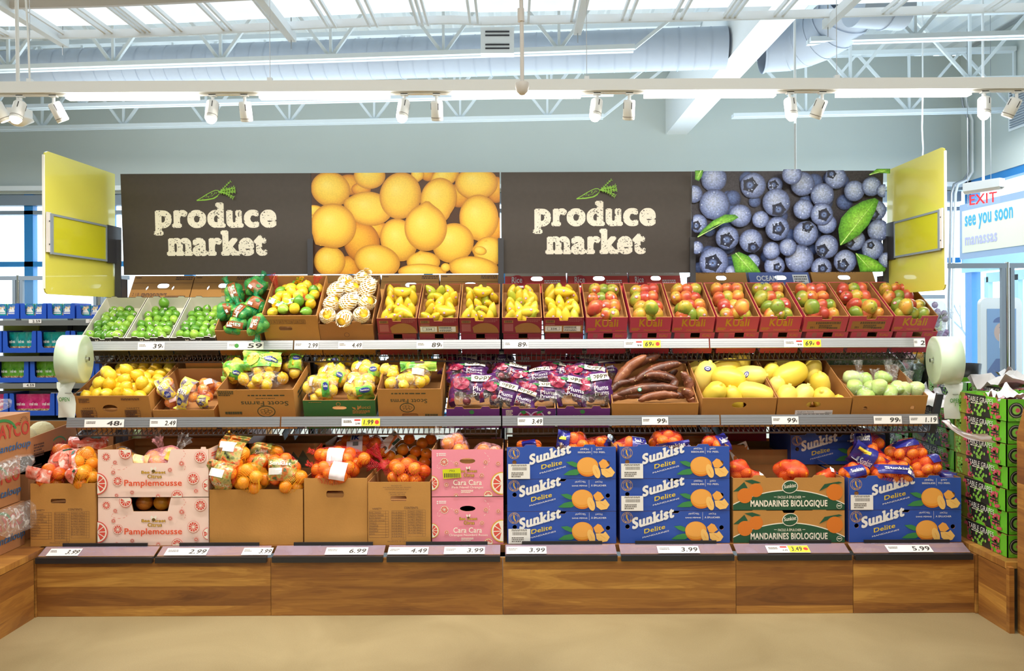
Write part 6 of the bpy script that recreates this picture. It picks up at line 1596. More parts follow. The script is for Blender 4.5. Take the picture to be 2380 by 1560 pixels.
def bsc(f, x, y, s):   # sweet citrus mark: two words with a small winged body
    f.text('Bee Sweet', x - .11 * s, y - .05, x + .11 * s, y + .015, BRNPRT2, bold=.06, skew=.0); f.text('Bee Sweet', x - .105 * s, y - .043, x + .105 * s, y + .01, GOLD, bold=.02)
    f.text('Citrus', x - .055 * s, y + .03, x + .075 * s, y + .11, BRNPRT2, bold=.06); f.text('Citrus', x - .05 * s, y + .038, x + .07 * s, y + .103, GOLD, bold=.02)
    f.ell(x - .015 * s, y - .08, .012, CRM, .02, .3); f.ell(x + .015 * s, y - .085, .012, CRM, .02, -.3); f.ell(x, y - .04, .016, BRNPRT2, .014)
BRNPRT2 = mat('dark olive outline', '#6a5420', .5)
def pamp(f):
    for x, y, r_ in ((.075, .155, .038), (.155, .27, .019), (.14, .48, .02), (.18, .66, .043), (.31, .90, .019), (.17, .96, .017), (.545, .975, .018), (.655, .43, .02), (.76, .295, .024), (.93, .16, .05), (.865, .61, .05), (.89, .87, .02), (.72, .97, .045), (.255, .06, .052)): cell(f, x, y, r_)
    cell(f, -.005, .71, .09, ); cell(f, 1.005, .75, .05)
    f.text('Pamplemousse', .245, .63, .765, .80, CORAL, bold=.02)
    bsc(f, .51, .49, 1)
    f.line([(.2 + .07 * math.cos(t) , .36 + .06 * math.sin(t)) for t in [i * .35 for i in range(14)]] , .003, GF, True); f.line([(.78 + .02 * math.sin(t * 2), .02 + t * .09) for t in [i * .3 for i in range(16)]], .003, GF, True)
pside = lambda f: (slice_(f, .3, .4, .05), slice_(f, .7, .6, .05), f.fuzz(.1, .1, .3, .2, CORAL, 2))
def stackM(px0, px1, n0): 
    M, w = shelfM(0, px0, px1); return Matrix.Translation((0, 0, n0)) @ M, w
# 1 variety carton
def variety(f):
    f.text('VARIETY', .07, .41, .22, .44, KPRT, bold=.01); f.text('CONTENTS', .58, .395, .8, .43, KPRT, bold=.01)
    for x0, x1, n, y0 in ((.02, .33, 10, .46), (.38, .61, 11, .455), (.64, .92, 10, .44)):
        for i in range(n + 1): f.line([(x0, y0 + i * .042), (x1, y0 + i * .042)], .003, KPRT)
        for x in (x0, x1, x1 - .045): f.line([(x, y0), (x, y0 + n * .042)], .003, KPRT)
    for i, t in enumerate(('NAVEL ORANGES', 'VALENCIA ORANGES', 'BLOOD ORANGES', 'CARA CARA ORANGES', 'TANGELOS', 'TANGERINES', 'MANDARINS', 'GRAPEFRUIT', 'LEMONS')): f.text(t, .025, .467 + i * .042, .025 + len(t) * .0145, .494 + i * .042, KPRT)
    for i, t in enumerate(('18-2 LB. BAGS', '12-3 LB. BAGS', '10-4 LB. BAGS', '12-4 LB. BAGS', '8-5 LB. BAGS', '10-5 LB. BAGS', '5-8 LB. BAGS', '6-8 LB. BAGS', '5-10 LB. BAGS', '8-10 LB. BAGS')): f.text(t, .39, .462 + i * .042, .55, .49 + i * .042, KPRT)
    for i, t in enumerate(('SUNKIST CITRUS', 'in MESH BAGS', 'SUNKIST CITRUS', 'in NET BAGS', 'SUNKIST CITRUS', 'in POLY BAGS', 'SK in MESH BAGS', 'SK in NET BAGS', 'SK in POLY BAGS')): f.text(t, .65, .447 + i * .042, .86, .475 + i * .042, KPRT)
    f.text('PRODUCE OF USA', .32, .925, .62, .945, KPRT)
M, w = shelfM(0, 72, 222)
M = Matrix.Translation((0, -.012, 0)) @ M
carton(M, w, .42, .345, 'tall brown citrus carton with a variety table, at the left end of the bottom deck', KR, prnt=variety, holes=[[(x + .43, y + .28) for x, y in _st(.12, .035)]], zf=.2)
OB = 'grapefruit printed net bags of oranges'
def obag(px, py, D, dm, rt, n, net, bands, lb, seed, kind='orange', sc_=1.0, neck=None, grp=OB, nm='orange_net_bag'):
    if kind == 'orange': dm = tuple(q * 1.15 for q in dm); n = int(n * 1.35)
    return netbag(frameM(px, py, D, 0, rt[1], rt[0]), kind, n, dm, net, lb, 'net bag of oranges' if kind == 'orange' else 'net bag of mandarins', grp, seed, sc_, neck, bands, nm)
GT = [('o', .2, .2, .75, .75, GFPD := mat('grapefruit bag coral', '#e8705a', .35)), ('#', .62, .7, .85, .9, DGR)]
obag(150, 1070, 4.62, (.07, .05, .06), (.4, -.4), 8, NETR, [(-.06, -.03, .10, .05, .9, GFPRT, GT)], 'orange bag with pink grapefruit print, back of the tall left carton', 400)
obag(195, 1075, 4.48, (.05, .045, .05), (.2, -.3), 6, NETO, [(-.10, -.07, -.01, .06, .5, GFPRT, GT)], 'yellow net of large oranges at the right of the tall left carton', 401)
obag(205, 1040, 4.72, (.09, .05, .03), (-.1, -.5), 7, NETR, [(-.10, -.03, .13, .05, -.1, GFPRT, GT)], 'orange bag with a wide grapefruit printed wrap, topmost left', 402)
obag(120, 1108, 4.42, (.06, .04, .03), (.1, -.3), 5, NETR, [(-.12, -.035, .03, .035, -.12, GFPRT, [('o', .3, .3, .6, .8, GFPD)])], 'orange bag with a pointed printed flap at the front left of the tall carton', 403)
obag(190, 1108, 4.40, (.045, .04, .025), (0, -.3), 5, NETO, [(-.07, -.035, .0, .05, -.5, GFPRT, GT)], 'yellow net of oranges at the front right of the tall left carton', 404)
# 2 pamplemousse
for k, n0 in ((0, 0), (1, .266)):
    M, w = stackM(226, 483, n0)
    hole = ((.475, .37, .075, .018),)
    carton(M, w, .42, .262, '%s pale pink Pamplemousse carton' % ('lower', 'upper')[k], PKL, prnt=pamp, notch=hole, zf=.16, sprint=pside, group='pale pink grapefruit cartons', tabs=((.955, .05, .012, .003),) if k else ())
M, w = stackM(226, 483, 0)
for i, (x, y, z, lb) in enumerate(((.2, .12, .21, 'left'), (.3, .12, .21, 'centre'), (.38, .12, .215, 'right'))):
    put('grapefruit', M @ Matrix.Translation((x, y, z)), 'grapefruit seen through the lower Pamplemousse carton opening, %s' % lb, 'grapefruit', None, 1.0)
FILMP2 = film('pink produce film', '#f7a0ae', .30, .2, 30, .6, streak=.4)
o = filmbag(frameM(385, 1076, 4.47, 0, -.3), (.12, .05, .045), 'pink tinted plastic bag of grapefruit bursting from the upper Pamplemousse carton', 'grapefruit', 7, FILMP2, 410, .95, [((-.1, -.5, .6), .07, FILMP), ((.5, -.3, .5), .09, FILM2)], 'bag of grapefruit', name='grapefruit_bag', bands=[(-.15, -.06, -.06, .04, 0, mottle('pale yellow pink bag', ['#f6c9a0', '#f6dc98', '#f3b4a8'], 20)), (.03, .0, .09, .06, -.4, mottle('mango yellow bag', ['#f2b52c', '#f6c83c', '#3d8a3c'], 18))])
filmbag(frameM(300, 1062, 4.6, 0, -.3), (.05, .05, .02), 'small clear bag of grapefruit at the back left of the upper Pamplemousse carton', 'grapefruit', 2, FILM2, 411, .9, name='grapefruit_bag')
# 3 plain box with printed orange bags
M, w = shelfM(0, 485, 702)
carton(M, w, .46, .305, 'large plain brown carton heaped with netted oranges', KR, zf=.2)
TX = [('Sunkist', .15, .68, .85, .86, CRM, {'bold': .03, 'serif': .04}), ('#', .12, .25, .6, .55, PAPER), ('o', .05, .02, .18, .14, ORGP)]
TX2 = [('#', .1, .35, .7, .62, PAPER), ('o', .25, .66, .6, .85, ORGD), ('o', .05, .85, .2, .97, GOLD)]
OG = 'orange nets with orchard photo labels'
for i, a in enumerate(((545, 1060, 4.50, (.05, .05, .06), (-.2, -.25), 6, [(-.07, -.05, .07, .15, -.3, TEXPRT, TX2)], 'orange net with a tall upright orchard photo label'), (520, 1105, 4.40, (.05, .045, .04), (.1, -.3), 6, [(-.09, -.09, .06, .07, -.12, TEXPRT, [('#', .15, .45, .75, .72, PAPER), ('sunkist', .4, .18, .95, .3, CRM)])], 'orange net with its photo label hanging over the carton corner'),
      (583, 1112, 4.42, (.07, .05, .035), (.0, -.35), 9, [], 'unlabelled red net of oranges at the front centre of the plain carton'), (655, 1095, 4.44, (.07, .05, .045), (.45, -.35), 8, [(-.07, -.06, .09, .06, .45, TEXPRT, TX)], 'orange net with a square sunkist photo label tilted to the right'),
      (615, 1062, 4.62, (.08, .05, .04), (0, -.4), 7, [(-.07, -.03, .05, .07, .1, TEXPRT, [('Sunkist', .3, .3, .9, .5, CRM)])], 'shaded orange net with a dark photo label at the back'), (600, 1082, 4.52, (.04, .04, .04), (0, -.3), 4, [(-.02, -.04, .05, .06, -.5, TEXPRT)], 'orange net with a crumpled photo label in the middle of the plain carton'), (680, 1120, 4.40, (.04, .04, .02), (0, -.3), 4, [], 'red net of oranges in the right corner of the plain carton'))):
    obag(a[0], a[1], a[2], a[3], a[4], a[5], NETR if i % 2 else NETO, a[6], a[7], 420 + i, grp=OG)
# 4 carton w handle
M, w = shelfM(0, 705, 852)
carton(M, w, .42, .365, 'tall brown carton with a handle slot, full of red net orange bags', KR, holes=[[(x + .49, y + .24) for x, y in _st(.14, .05)]], zf=.28)
WL = mat('white pink net label', '#eadbe0', .5)
for i, a in enumerate(((780, 1070, 4.48, (.14, .05, .035), (-.04, -.3), 11, NETR, [(-.035, -.055, .055, .06, -.1, WL, [('#', .15, .1, .3, .8, PAPER)])], 'upper red net of oranges with a white label strip'), (775, 1100, 4.42, (.13, .05, .03), (-.05, -.25), 10, NETR, [(.0, -.045, .08, .055, -.2, WL)], 'lower red net of oranges with a white label strip at the carton front'),
      (830, 1040, 4.75, (.15, .06, .05), (.0, -.4), 12, NETR, [(-.05, -.05, .045, .07, .03, WL, [('lk', .3, .6, .8, .95, BLUD, {'bold': .03}), ('#', .02, .55, .2, .9, ORGD), ('#', .4, .3, .75, .5, INKG)])], 'large shaded red net of oranges with a white blue-lettered label at the back'))):
    obag(*a[:5], a[5], a[6], a[7], a[8], 430 + i, grp='red nets of oranges with white labels', neck=((-1, 0, .4), .04) if i < 2 else None)
# 5 variety carton two
def variety2(f):
    variety(f); f.text('PACKED BY', .38, .04, .55, .06, KPRT); f.text('PORTERVILLE CITRUS, INC ORGANIC', .25, .07, .7, .09, KPRT); f.text('STRATHMORE, CALIFORNIA 93267', .28, .10, .66, .12, KPRT); f.text('CERTIFIED ORGANIC BY', .34, .15, .62, .17, KPRT); f.text('ORGANIC CERTIFIERS', .36, .18, .6, .2, KPRT)
M, w = shelfM(0, 854, 999)
M = Matrix.Translation((0, -.01, 0)) @ M
carton(M, w, .40, .345, 'brown organic citrus carton with a variety table, beside the pink cartons', KR, prnt=variety2, holes=[[(x + .49, y + .265) for x, y in _st(.13, .04)]], zf=.24)
obag(945, 1100, 4.46, (.09, .05, .04), (.1, -.35), 9, netmat('loose red net', '#e0402c', 60, .12, .04), [], 'loose red net of bright organic oranges in the second variety carton', 440, grp=None)
r = empty('net_gather', frameM(885, 1070, 4.52).translation); tag(r, 'gathered red net neck draped beside the bright organic oranges', 'net'); m = MB(); gather(m, (0, 0, 0), (-.5, 0, .8), .09, NETP, 5, .4); gather(m, (0, 0, -.03), (-.9, .1, .1), .08, NETP, 6, .4); m.build('mesh_tuft', r)
rr = random.Random(12)
for i, (px, py) in enumerate(((905, 1060), (935, 1045), (965, 1050), (990, 1055), (925, 1070), (955, 1070), (985, 1075), (950, 1020), (980, 1030), (1000, 1020), (895, 1078), (965, 1085))):
    put('orange', frameM(px, py, 4.86 - (py - 1020) * .002) @ rot(rr), 'shaded loose orange behind the second variety carton, %s' % ['on the left slope', 'left of centre', 'centre', 'right', 'second tier left', 'second tier centre', 'second tier right', 'at the top left', 'at the top', 'at the top right', 'lowest at left', 'lowest at right'][i], 'orange', 'shaded organic oranges', 1.0, r=rr)
M_, w_ = shelfM(0, 880, 1010); carton(Matrix.Translation((0, .43, 0)) @ M_, w_ * 1.08, .38, .30, 'shaded brown carton of loose oranges behind the second variety carton', KRD, zf=.27)
o = MB(); f = Face(o, FRONT, .13, .07); f.rect(0, 0, 1, 1, PAPER); f.poly([(.2, .95), (.9, .55), (.95, .3), (.3, .7)], ORGD); f.ell(.13, .6, .1, DGR, .1); f.ell(.88, .25, .1, DGR, .08); f.rect(.5, .7, .9, .95, DGR)
c_ = o.build('organic_label_card', None, frameM(895, 1055, 4.70, 0, -.3, -.75)); tag(c_, 'white organic orange label card standing slanted behind the second variety carton', 'label card')
# 6 cara cara
def cara(en):
    def f_(f):
        for x, y, r_ in ((.175, .265, .055), (.345, .3, .03), (.755, .27, .03), (.93, .3, .03), (.70, .55, .03), (.205, .745, .03), (.34, .975, .03), ): slice_(f, x, y, r_) if y < .95 else cell(f, x, y, r_)
        cell(f, -.005, .71, .095, edgec=GOLD); cell(f, .985, .72, .145, edgec=GOLD); cell(f, .79, .97, .055, edgec=GOLD)
        f.text('Cara Cara', .3, .64, .7, .755, CRM, bold=.02); f.text('Pink Navel Oranges' if en else 'Oranges Nombril Roses', .28 if en else .24, .775, .72 if en else .78, .84, CRM); f.fuzz(.41, .86, .58, .93, CRM, 3)
        bsc(f, .51, .47, 1.15)
        for x in (.08,): f.ell(x, .085, .01, PAPER); f.ell(x, .125, .01, PAPER); f.fuzz(.1, .07, .2, .14, PAPER, 2)
        f.line([(.05 + .06 * math.cos(t) + t * .03, .38 - .02 * t + .05 * math.sin(t)) for t in [i * .35 for i in range(22)]], .004, CRM, True); f.line([(.74 + .07 * math.sin(t), .06 + t * .1) for t in [i * .3 for i in range(13)]], .004, CRM, True)
    return f_
for k, n0 in ((0, 0), (1, .262)):
    M, w = stackM(1002, 1168, n0)
    c_ = carton(M, w, .40, .258, '%s bright pink Cara Cara carton' % ('lower', 'upper')[k], PKM, prnt=cara(k), holes=[ellh(.5, .245, .11, .06)], zf=.12 if k == 0 else .2, group='bright pink orange cartons', sprint=pside)
    if k:
        m = MB(); f = Face(m, FRONT @ Matrix.Translation((0, 0, .009)), w, .258); f.poly([(.15, .42), (.4, .39), (.415, .59), (.165, .62)], mat('yellow shipping label', '#d8dc1c', .5)); f.text('793', .245, .43, .32, .47, INK); f.bars(.175, .5, .4, .59, INK, 16); m.build('yellow_label', c_)
filmbag(frameM(1060, 1035, 4.50, 0, -.2, .1), (.07, .05, .03), 'clear plastic bag of cara cara oranges with a crumpled neck on the pink cartons', 'orange', 5, FILMP, 450, 1, [((-.9, 0, .5), .09, FILM2), ((-.4, 0, 1), .06, FILM2)], 'bag of oranges', name='orange_bag')
filmbag(frameM(1130, 1052, 4.52, 0, -.2), (.08, .05, .015), 'clear plastic bag of cara cara oranges low at the right of the upper pink carton', 'orange', 4, FILMP, 451, 1, name='orange_bag')
M_, w_ = stackM(1040, 1160, .262); carton(Matrix.Translation((0, .42, 0)) @ M_, w_, .36, .262, 'shaded pink orange carton behind the front pink stack', PKM, prnt=lambda f: (slice_(f, .1, .2, .05), slice_(f, .9, .2, .04), f.rect(.3, 0, .8, .7, KRD), f.ell(.55, .4, .1, INK, .05)), zf=.2)
# 7,8,10 blue mandarin cartons
def sunk(fr, stick=False, off=0):
    def f_(f):
        o = off
        f.ell(.065, .20, .052, GOLD, n=24); f.ell(.065, .20, .049, BLU, n=24); f.ell(.065, .20, .036, GOLD, n=24); f.ell(.065, .20, .034, BLU, n=24)
        c = f.p(.065, .20)
        for t, y0 in ((('CULTIVÉ EN', 1), ('CALIFORNIE', -1)) if fr else (('GROWN IN', 1), ('CALIFORNIA', -1))):
            n = len(t)
            for i, ch in enumerate(t):
                if ch == ' ': continue
                a = PI / 2 + y0 * (PI * .78) * (.5 - (i + .5) / n) if y0 > 0 else -PI / 2 - PI * .78 * (.5 - (i + .5) / n)
                r_ = .042 * f.w; hs = .0075 * f.w * .62
                Ml = f.M @ Matrix.Translation((c[0] + r_ * math.cos(a), c[1] + r_ * math.sin(a), 0)) @ Matrix.Rotation(a - PI / 2 if y0 > 0 else a + PI / 2, 4, 'Z')
                f.mb.text(ch, (-hs * .8, -hs, hs * .8, hs), Ml, GOLD, .0, .0002 * (f.k + 1))
        f.k += 1
        f.poly([(.055, .1), (.068, .11), (.068, .2), (.08, .28), (.072, .3), (.056, .2)], GOLD)
        X = -.095 if fr else 0
        X += o
        f.text('Sunkist', .205 + X, .235 if not fr else .21, .588 + X, .575, mat('white outline', '#f6f4ee', .5) if False else PAPER, bold=.055, serif=.06, skew=.29, res=4)
        f.k += 0
        f.text('Delite', .315 + X, .56, .505 + X, .70, GOLDY, bold=.015, serif=.05, skew=.24)
        f.text('MANDARINES' if fr else 'MANDARINS', .30 + X, .80, .54 + X, .845, PAPER, bold=.01, skew=.26)
        x0 = .67 if not fr else .605
        if fr: f.text('FRAÎCHES', x0 + .02, .055, x0 + .115, .12, PAPER, arc=.004); f.text('SANS PÉPINS', x0 - .01, .175, x0 + .13, .225, PAPER, bold=.02); f.text('FACILE', x0 + .205, .07, x0 + .27, .12, PAPER, arc=.003); f.text('À ÉPLUCHER', x0 + .165, .16, x0 + .305, .225, PAPER, bold=.02); f.line([(x0 + .147, .03), (x0 + .147, .27)], .002, PAPER)
        else: f.text('FRESH', x0 + .005, .055, x0 + .08, .11, PAPER, arc=.003); f.text('SEEDLESS', x0 - .02, .145, x0 + .098, .195, PAPER, bold=.02); f.text('EASY', x0 + .15, .055, x0 + .205, .11, PAPER, arc=.003); f.text('TO PEEL', x0 + .122, .145, x0 + .232, .195, PAPER, bold=.02); f.line([(x0 + .108, .02), (x0 + .108, .24)], .002, PAPER)
        x = -.05 if fr else 0
        f.poly([(.54 + x, .47), (.60 + x, .45), (.64 + x, .50), (.66 + x, .60), (.63 + x, .64), (.58 + x, .57)], LFG)
        f.poly([(.515 + x, .87), (.57 + x, .74), (.62 + x, .70), (.66 + x, .70), (.67 + x, .82), (.64 + x, .88), (.56 + x, .885)], LFG)
        f.ell(.74 + x, .64, .096, ORGD, .086, n=26); f.ell(.74 + x, .60, .098, ORGP, .082, n=26); f.ell(.735 + x, .57, .085, ORGM, .068, n=24)
        f.poly([(.84 + x, .5), (.88 + x, .38), (.91 + x, .42), (.94 + x, .58), (.90 + x, .68), (.86 + x, .66)], ORGM)
        f.ell(.82 + x, .77, .033, ORGL, .065, .3, 16); f.poly([(.86 + x, .68), (.93 + x, .68), (.95 + x, .62), (.99 + x, .80), (.965 + x, .93), (.91 + x, .96), (.87 + x, .86)], ORGL); f.line([(.9 + x, .72), (.95 + x, .84)], .004, ORGM); f.line([(.81 + x, .7), (.83 + x, .84)], .004, ORGM)
    return f_
GOLDY = mat('pale gold print', '#f1d23c', .5); ORGM = mat('mid orange print', '#f5ad50', .5)
def sunbox(px0, px1, n0, fr, stick, top, lab, shift=0, zf=.04, D_=0):
    M, w = stackM(px0, px1, n0); M = Matrix.Translation((shift, D_, 0)) @ M
    tabs = ((.215, .12, .012, .01), (.76, .12, .012, .01)) if top else ()
    c_ = carton(M, w, .40, .176, lab, BLU, prnt=sunk(fr), holes=[ellh(.068, .48, .02, .07), ellh(.925, .52, .02, .07)], notch=((.49, .11, .012, .01),), tabs=tabs, zf=zf, group='blue mandarin cartons')
    if stick:
        m = MB(); f = Face(m, FRONT @ Matrix.Translation((0, 0, .009)), w, .176); x0 = .01; f.rect(x0, .52, x0 + .2, .985, PAPER); f.bars(x0 + .04, .62, x0 + .17, .72, INKG, 22); f.fuzz(x0 + .03, .54, x0 + .17, .6, INKG, 2); f.fuzz(x0 + .03, .78, x0 + .14, .95, INKG, 3); m.build('shipping_label', c_)
    return M, w
SB = []
for k, (px0, px1, nm) in enumerate(((1177, 1430, 'left'), (1439, 1694, 'middle'))):
    for j in range(3):
        fr = (j < 2) if k == 0 else (j == 0)
        MW_ = sunbox(px0, px1, j * .178, fr, (j != 1) if k == 0 else (j != 0), j == 2, 'blue mandarin carton, %s of the %s stack of three' % (['bottom', 'middle', 'top'][j], nm), zf=.12 if j == 2 else .03)
for j in range(2): sunbox(1971, 2232, j * .178, j == 0, j == 1, j == 1, 'blue mandarin carton, %s of the right stack of two' % ['bottom', 'top'][j], zf=.1 if j else .03)
BT = [('Sunkist', .15, .5, .85, .8, PAPER, {'bold': .03, 'serif': .04})]; BT2 = [('#', .1, .1, .45, .4, PAPER), ('#', .15, .55, .7, .7, GOLDY), ('Sunkist', .5, .1, .95, .35, PAPER)]
MG = 'blue wrapped nets of mandarins'
def mb(px, py, D, dm, rt, n, bands, lb, seed, net=NETP, grp=MG): return obag(px, py, D, tuple(q * 1.12 for q in dm), rt, int(n * 1.25), net, bands, lb, seed, 'mandarin', 1.06, None, grp, 'mandarin_net_bag')
mb(1330, 1030, 4.52, (.10, .04, .02), (-.15, -.2), 7, [(-.09, -.04, -.02, .08, -.3, BLUPRT, BT2)], 'blue wrapped mandarin net at the centre of the left blue stack', 460)
mb(1395, 1035, 4.55, (.06, .04, .02), (.1, -.2), 4, [(.03, -.02, .09, .08, -.5, BLUPRT, BT)], 'blue wrapped mandarin net at the right of the left blue stack', 461)
mb(1235, 1045, 4.6, (.07, .04, .02), (.1, -.2), 4, [(-.06, .0, .02, .05, .3, BLUPRT)], 'shaded blue wrapped mandarin net at the left of the left blue stack', 462)
mb(1462, 1040, 4.50, (.06, .04, .02), (0, -.2), 5, [(.01, -.01, .09, .06, -.1, BLUPRT, BT)], 'mandarin net at the left of the middle blue stack', 463)
mb(1550, 1028, 4.52, (.11, .045, .025), (.05, -.2), 10, [(-.07, -.06, .12, .0, .2, BLUPRT, BT)], 'large blue wrapped mandarin net at the centre of the middle blue stack', 464)
mb(1655, 1038, 4.52, (.07, .045, .02), (0, -.2), 6, [(.02, -.03, .09, .07, .3, BLUPRT, BT)], 'blue wrapped mandarin net at the right of the middle blue stack', 465)
RB = [(2022, 1068, 4.50, (.05, .05, .05), (.3, -.3), 7, [(-.13, -.06, .0, .06, -.25, BLUPRT, BT2)], 'blue wrapped net hanging left above the right blue stack'), (2012, 1028, 4.66, (.07, .05, .045), (-.2, -.3), 7, [(-.10, -.06, .0, .08, -.3, BLUPRT, BT)], 'topmost blue wrapped mandarin net of the right heap'), (2105, 1052, 4.56, (.10, .05, .045), (-.35, -.3), 12, [(-.07, .03, .06, .07, -.2, BLUPRT)], 'largest mandarin net of the right heap'), (2150, 1090, 4.46, (.07, .05, .03), (-.6, -.3), 8, [(.03, .0, .09, .05, -.4, BLUPRT)], 'mandarin net sliding down at the right of the heap'),
      (2075, 1098, 4.42, (.11, .05, .03), (0, -.2), 10, [(-.11, -.01, .10, .04, -.05, BLUPRT, BT), (.05, -.03, .11, .05, -.6, BLUPRT, BT2)], 'mandarin net across the front of the right heap'), (1985, 1100, 4.44, (.05, .05, .025), (0, -.2), 5, [(-.06, -.02, .03, .04, .2, BLUPRT, BT)], 'mandarin net at the left foot of the right heap'), (2045, 1080, 4.50, (.04, .04, .03), (0, -.2), 4, [(-.04, -.04, .05, .03, -.4, BLUPRT, BT2)], 'small mandarin net in the middle of the right heap'), (2195, 1108, 4.5, (.05, .04, .015), (0, -.2), 3, [(-.05, -.02, .05, .04, 0, BLUPRT)], 'blue wrapped net in the right corner of the right heap')]
for i, a in enumerate(RB): mb(*a, 470 + i)
# 9 biologique
def bio(f):
    pts = [(0, .86)] + [(x, .40 + .44 * ((x - .5) * 2) ** 2) for x in [i / 20 for i in range(21)]] + [(1, .8), (1, 1), (0, 1)]
    f.poly([(p[0], p[1] - .03) for p in pts[:-2]] + [(1, .86), (0, .9)], CRM); f.poly(pts, DGR)
    f.poly([(.0, .42), (.06, .25), (.1, .12), (.13, .3), (.1, .4)], DGR); f.poly([(.1, .08), (.17, .05), (.25, .14), (.18, .2)], DGR)
    f.ell(.205, .38, .062, ORGD, .062); f.ell(.105, .55, .068, ORGD, .068); f.poly([(.77, .42), (.82, .2), (.95, .12), (.98, .16), (.88, .24)], DGR); f.ell(.91, .45, .075, ORGD, .075)
    f.ell(.51, .28, .072, CRM, .058, .2, 24); f.ell(.51, .28, .066, DGR, .052, .2, 24); f.text('Sunkist', .455, .21, .565, .33, CRM, bold=.02, serif=.04, skew=.12)
    f.text('FACILE À ÉPULCHER', .40, .54, .61, .64, CRM, bold=.01); f.text('MANDARINES BIOLOGIQUE', .155, .69, .845, .93, CRM, bold=.035); f.line([(.365, .59), (.39, .59)], .004, CRM); f.line([(.62, .59), (.645, .59)], .004, CRM)
    f.ell(.95, .88, .025, CRM); f.ell(.95, .88, .021, DGR, .021); f.rect(.935, .86, .965, .89, CRM)
for j in range(2):
    M, w = stackM(1702, 1961, j * .18)
    carton(M, w, .40, .176, '%s green and brown MANDARINES BIOLOGIQUE carton' % ['lower', 'upper'][j], KR, prnt=bio, holes=[ellh(.075, .50, .018, .06), ellh(.925, .52, .018, .06)], notch=((.5, .12, .014, .01),), tabs=((.235, .13, .014, .014), (.775, .13, .014, .014)), zf=.1 if j else .03, group='organic mandarin cartons')
NB = netmat('fine red net', '#e8402c', 120, .22, .22)
for i, a in enumerate(((1715, 1095, 4.44, (.04, .04, .03), (0, -.2), 5, [], 'red net of mandarins at the left edge of the brown and green cartons'), (1835, 1095, 4.48, (.09, .045, .02), (0, -.2), 8, [], 'red net of bright mandarins at the centre of the brown and green cartons'), (1915, 1106, 4.5, (.04, .04, .015), (0, -.2), 3, [(.03, .02, .05, .10, -.2, PAPER)], 'white tagged red net of mandarins, right on the brown and green cartons'), (1750, 1108, 4.52, (.04, .04, .01), (0, -.2), 3, [(.03, .0, .06, .04, -.6, PAPER)], 'red net of mandarins at the left of the brown and green cartons'))):
    mb(*a, 480 + i, net=NB, grp='organic mandarin nets')
# second row on the deck, in shade
LASTM[:] = [0, 0]
def back(px0, px1, n0, h, lab, ext, prnt=None, y=.44, d=.335, zf=None, **k):
    M_, w_ = stackM(px0, px1, n0); return carton(Matrix.Translation((0, y, 0)) @ M_, w_ * 1.06, d, h, lab, ext, prnt=prnt, zf=zf or h * .6, **k)
back(240, 500, 0, .60, 'tall shaded pink printed carton behind the Pamplemousse cartons', PKL, prnt=lambda f: (slice_(f, .08, .1, .04), f.rect(.18, .04, .98, .3, KRD)), zf=.3)
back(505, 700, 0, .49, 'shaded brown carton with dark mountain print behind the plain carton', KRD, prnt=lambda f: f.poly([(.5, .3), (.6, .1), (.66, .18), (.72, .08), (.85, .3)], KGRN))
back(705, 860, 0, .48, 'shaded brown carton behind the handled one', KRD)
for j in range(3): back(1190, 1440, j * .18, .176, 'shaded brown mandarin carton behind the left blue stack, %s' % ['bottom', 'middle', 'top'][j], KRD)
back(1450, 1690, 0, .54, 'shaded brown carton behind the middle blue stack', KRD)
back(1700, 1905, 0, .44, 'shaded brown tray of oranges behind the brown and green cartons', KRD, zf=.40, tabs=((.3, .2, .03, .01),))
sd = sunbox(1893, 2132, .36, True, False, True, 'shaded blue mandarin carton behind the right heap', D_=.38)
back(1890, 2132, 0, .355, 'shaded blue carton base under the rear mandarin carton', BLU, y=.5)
rr = random.Random(8)
for i in range(8):
    put('orange', frameM(1765 + (i % 5) * 25 + (i // 5) * 14, 1077 - (i // 5) * 14, 4.93) @ rot(rr), 'shaded orange in the rear tray, %s in the %s row' % (ORD[i % 5], ['front', 'rear'][i // 5]), 'orange', 'shaded oranges in the rear tray', .9, r=rr)
m = MB(); f = Face(m, FRONT, .12, .1); f.rect(0, 0, 1, 1, PAPER); f.poly([(0, .9), (.9, .5), (1, .3), (.1, .6)], ORGD); f.ell(.75, .2, .12, DGR, .1); tag(m.build('organic_label_card', None, frameM(1705, 1078, 4.8, .1, -.1, -.35)), 'white organic label card behind the left of the brown and green cartons', 'label card')
# red sliding tote and far bins beyond
APX = fruitmat('red apple skin', ['#a01820', '#c02a2c', '#d8503c'], .25, 5, .05); P['apple'] = [lathemesh('apple', eprof(.038, .034, 10, .9), APX, 14)]
RT_ = mat('bright red tote', '#c81c24', .5)
back(1785, 1890, .0, .60, 'red printed apple carton far behind the brown and green cartons', RT_, y=.86, d=.3, zf=.5, prnt=lambda f: f.rect(0, 0, 1, .08, PAPER))
back(1700, 1782, .0, .6, 'shaded carton of wrapped greens behind the organic tray', KRD, y=.84, d=.3, zf=.5)
for i, (px, py) in enumerate(((1838, 1046), (1852, 1041), (1860, 1050))): put('apple', frameM(px, py, 5.15), 'shaded red apple in the red carton, %s' % ['left', 'top', 'right'][i], 'apple', 'shaded red apples', 1.0)
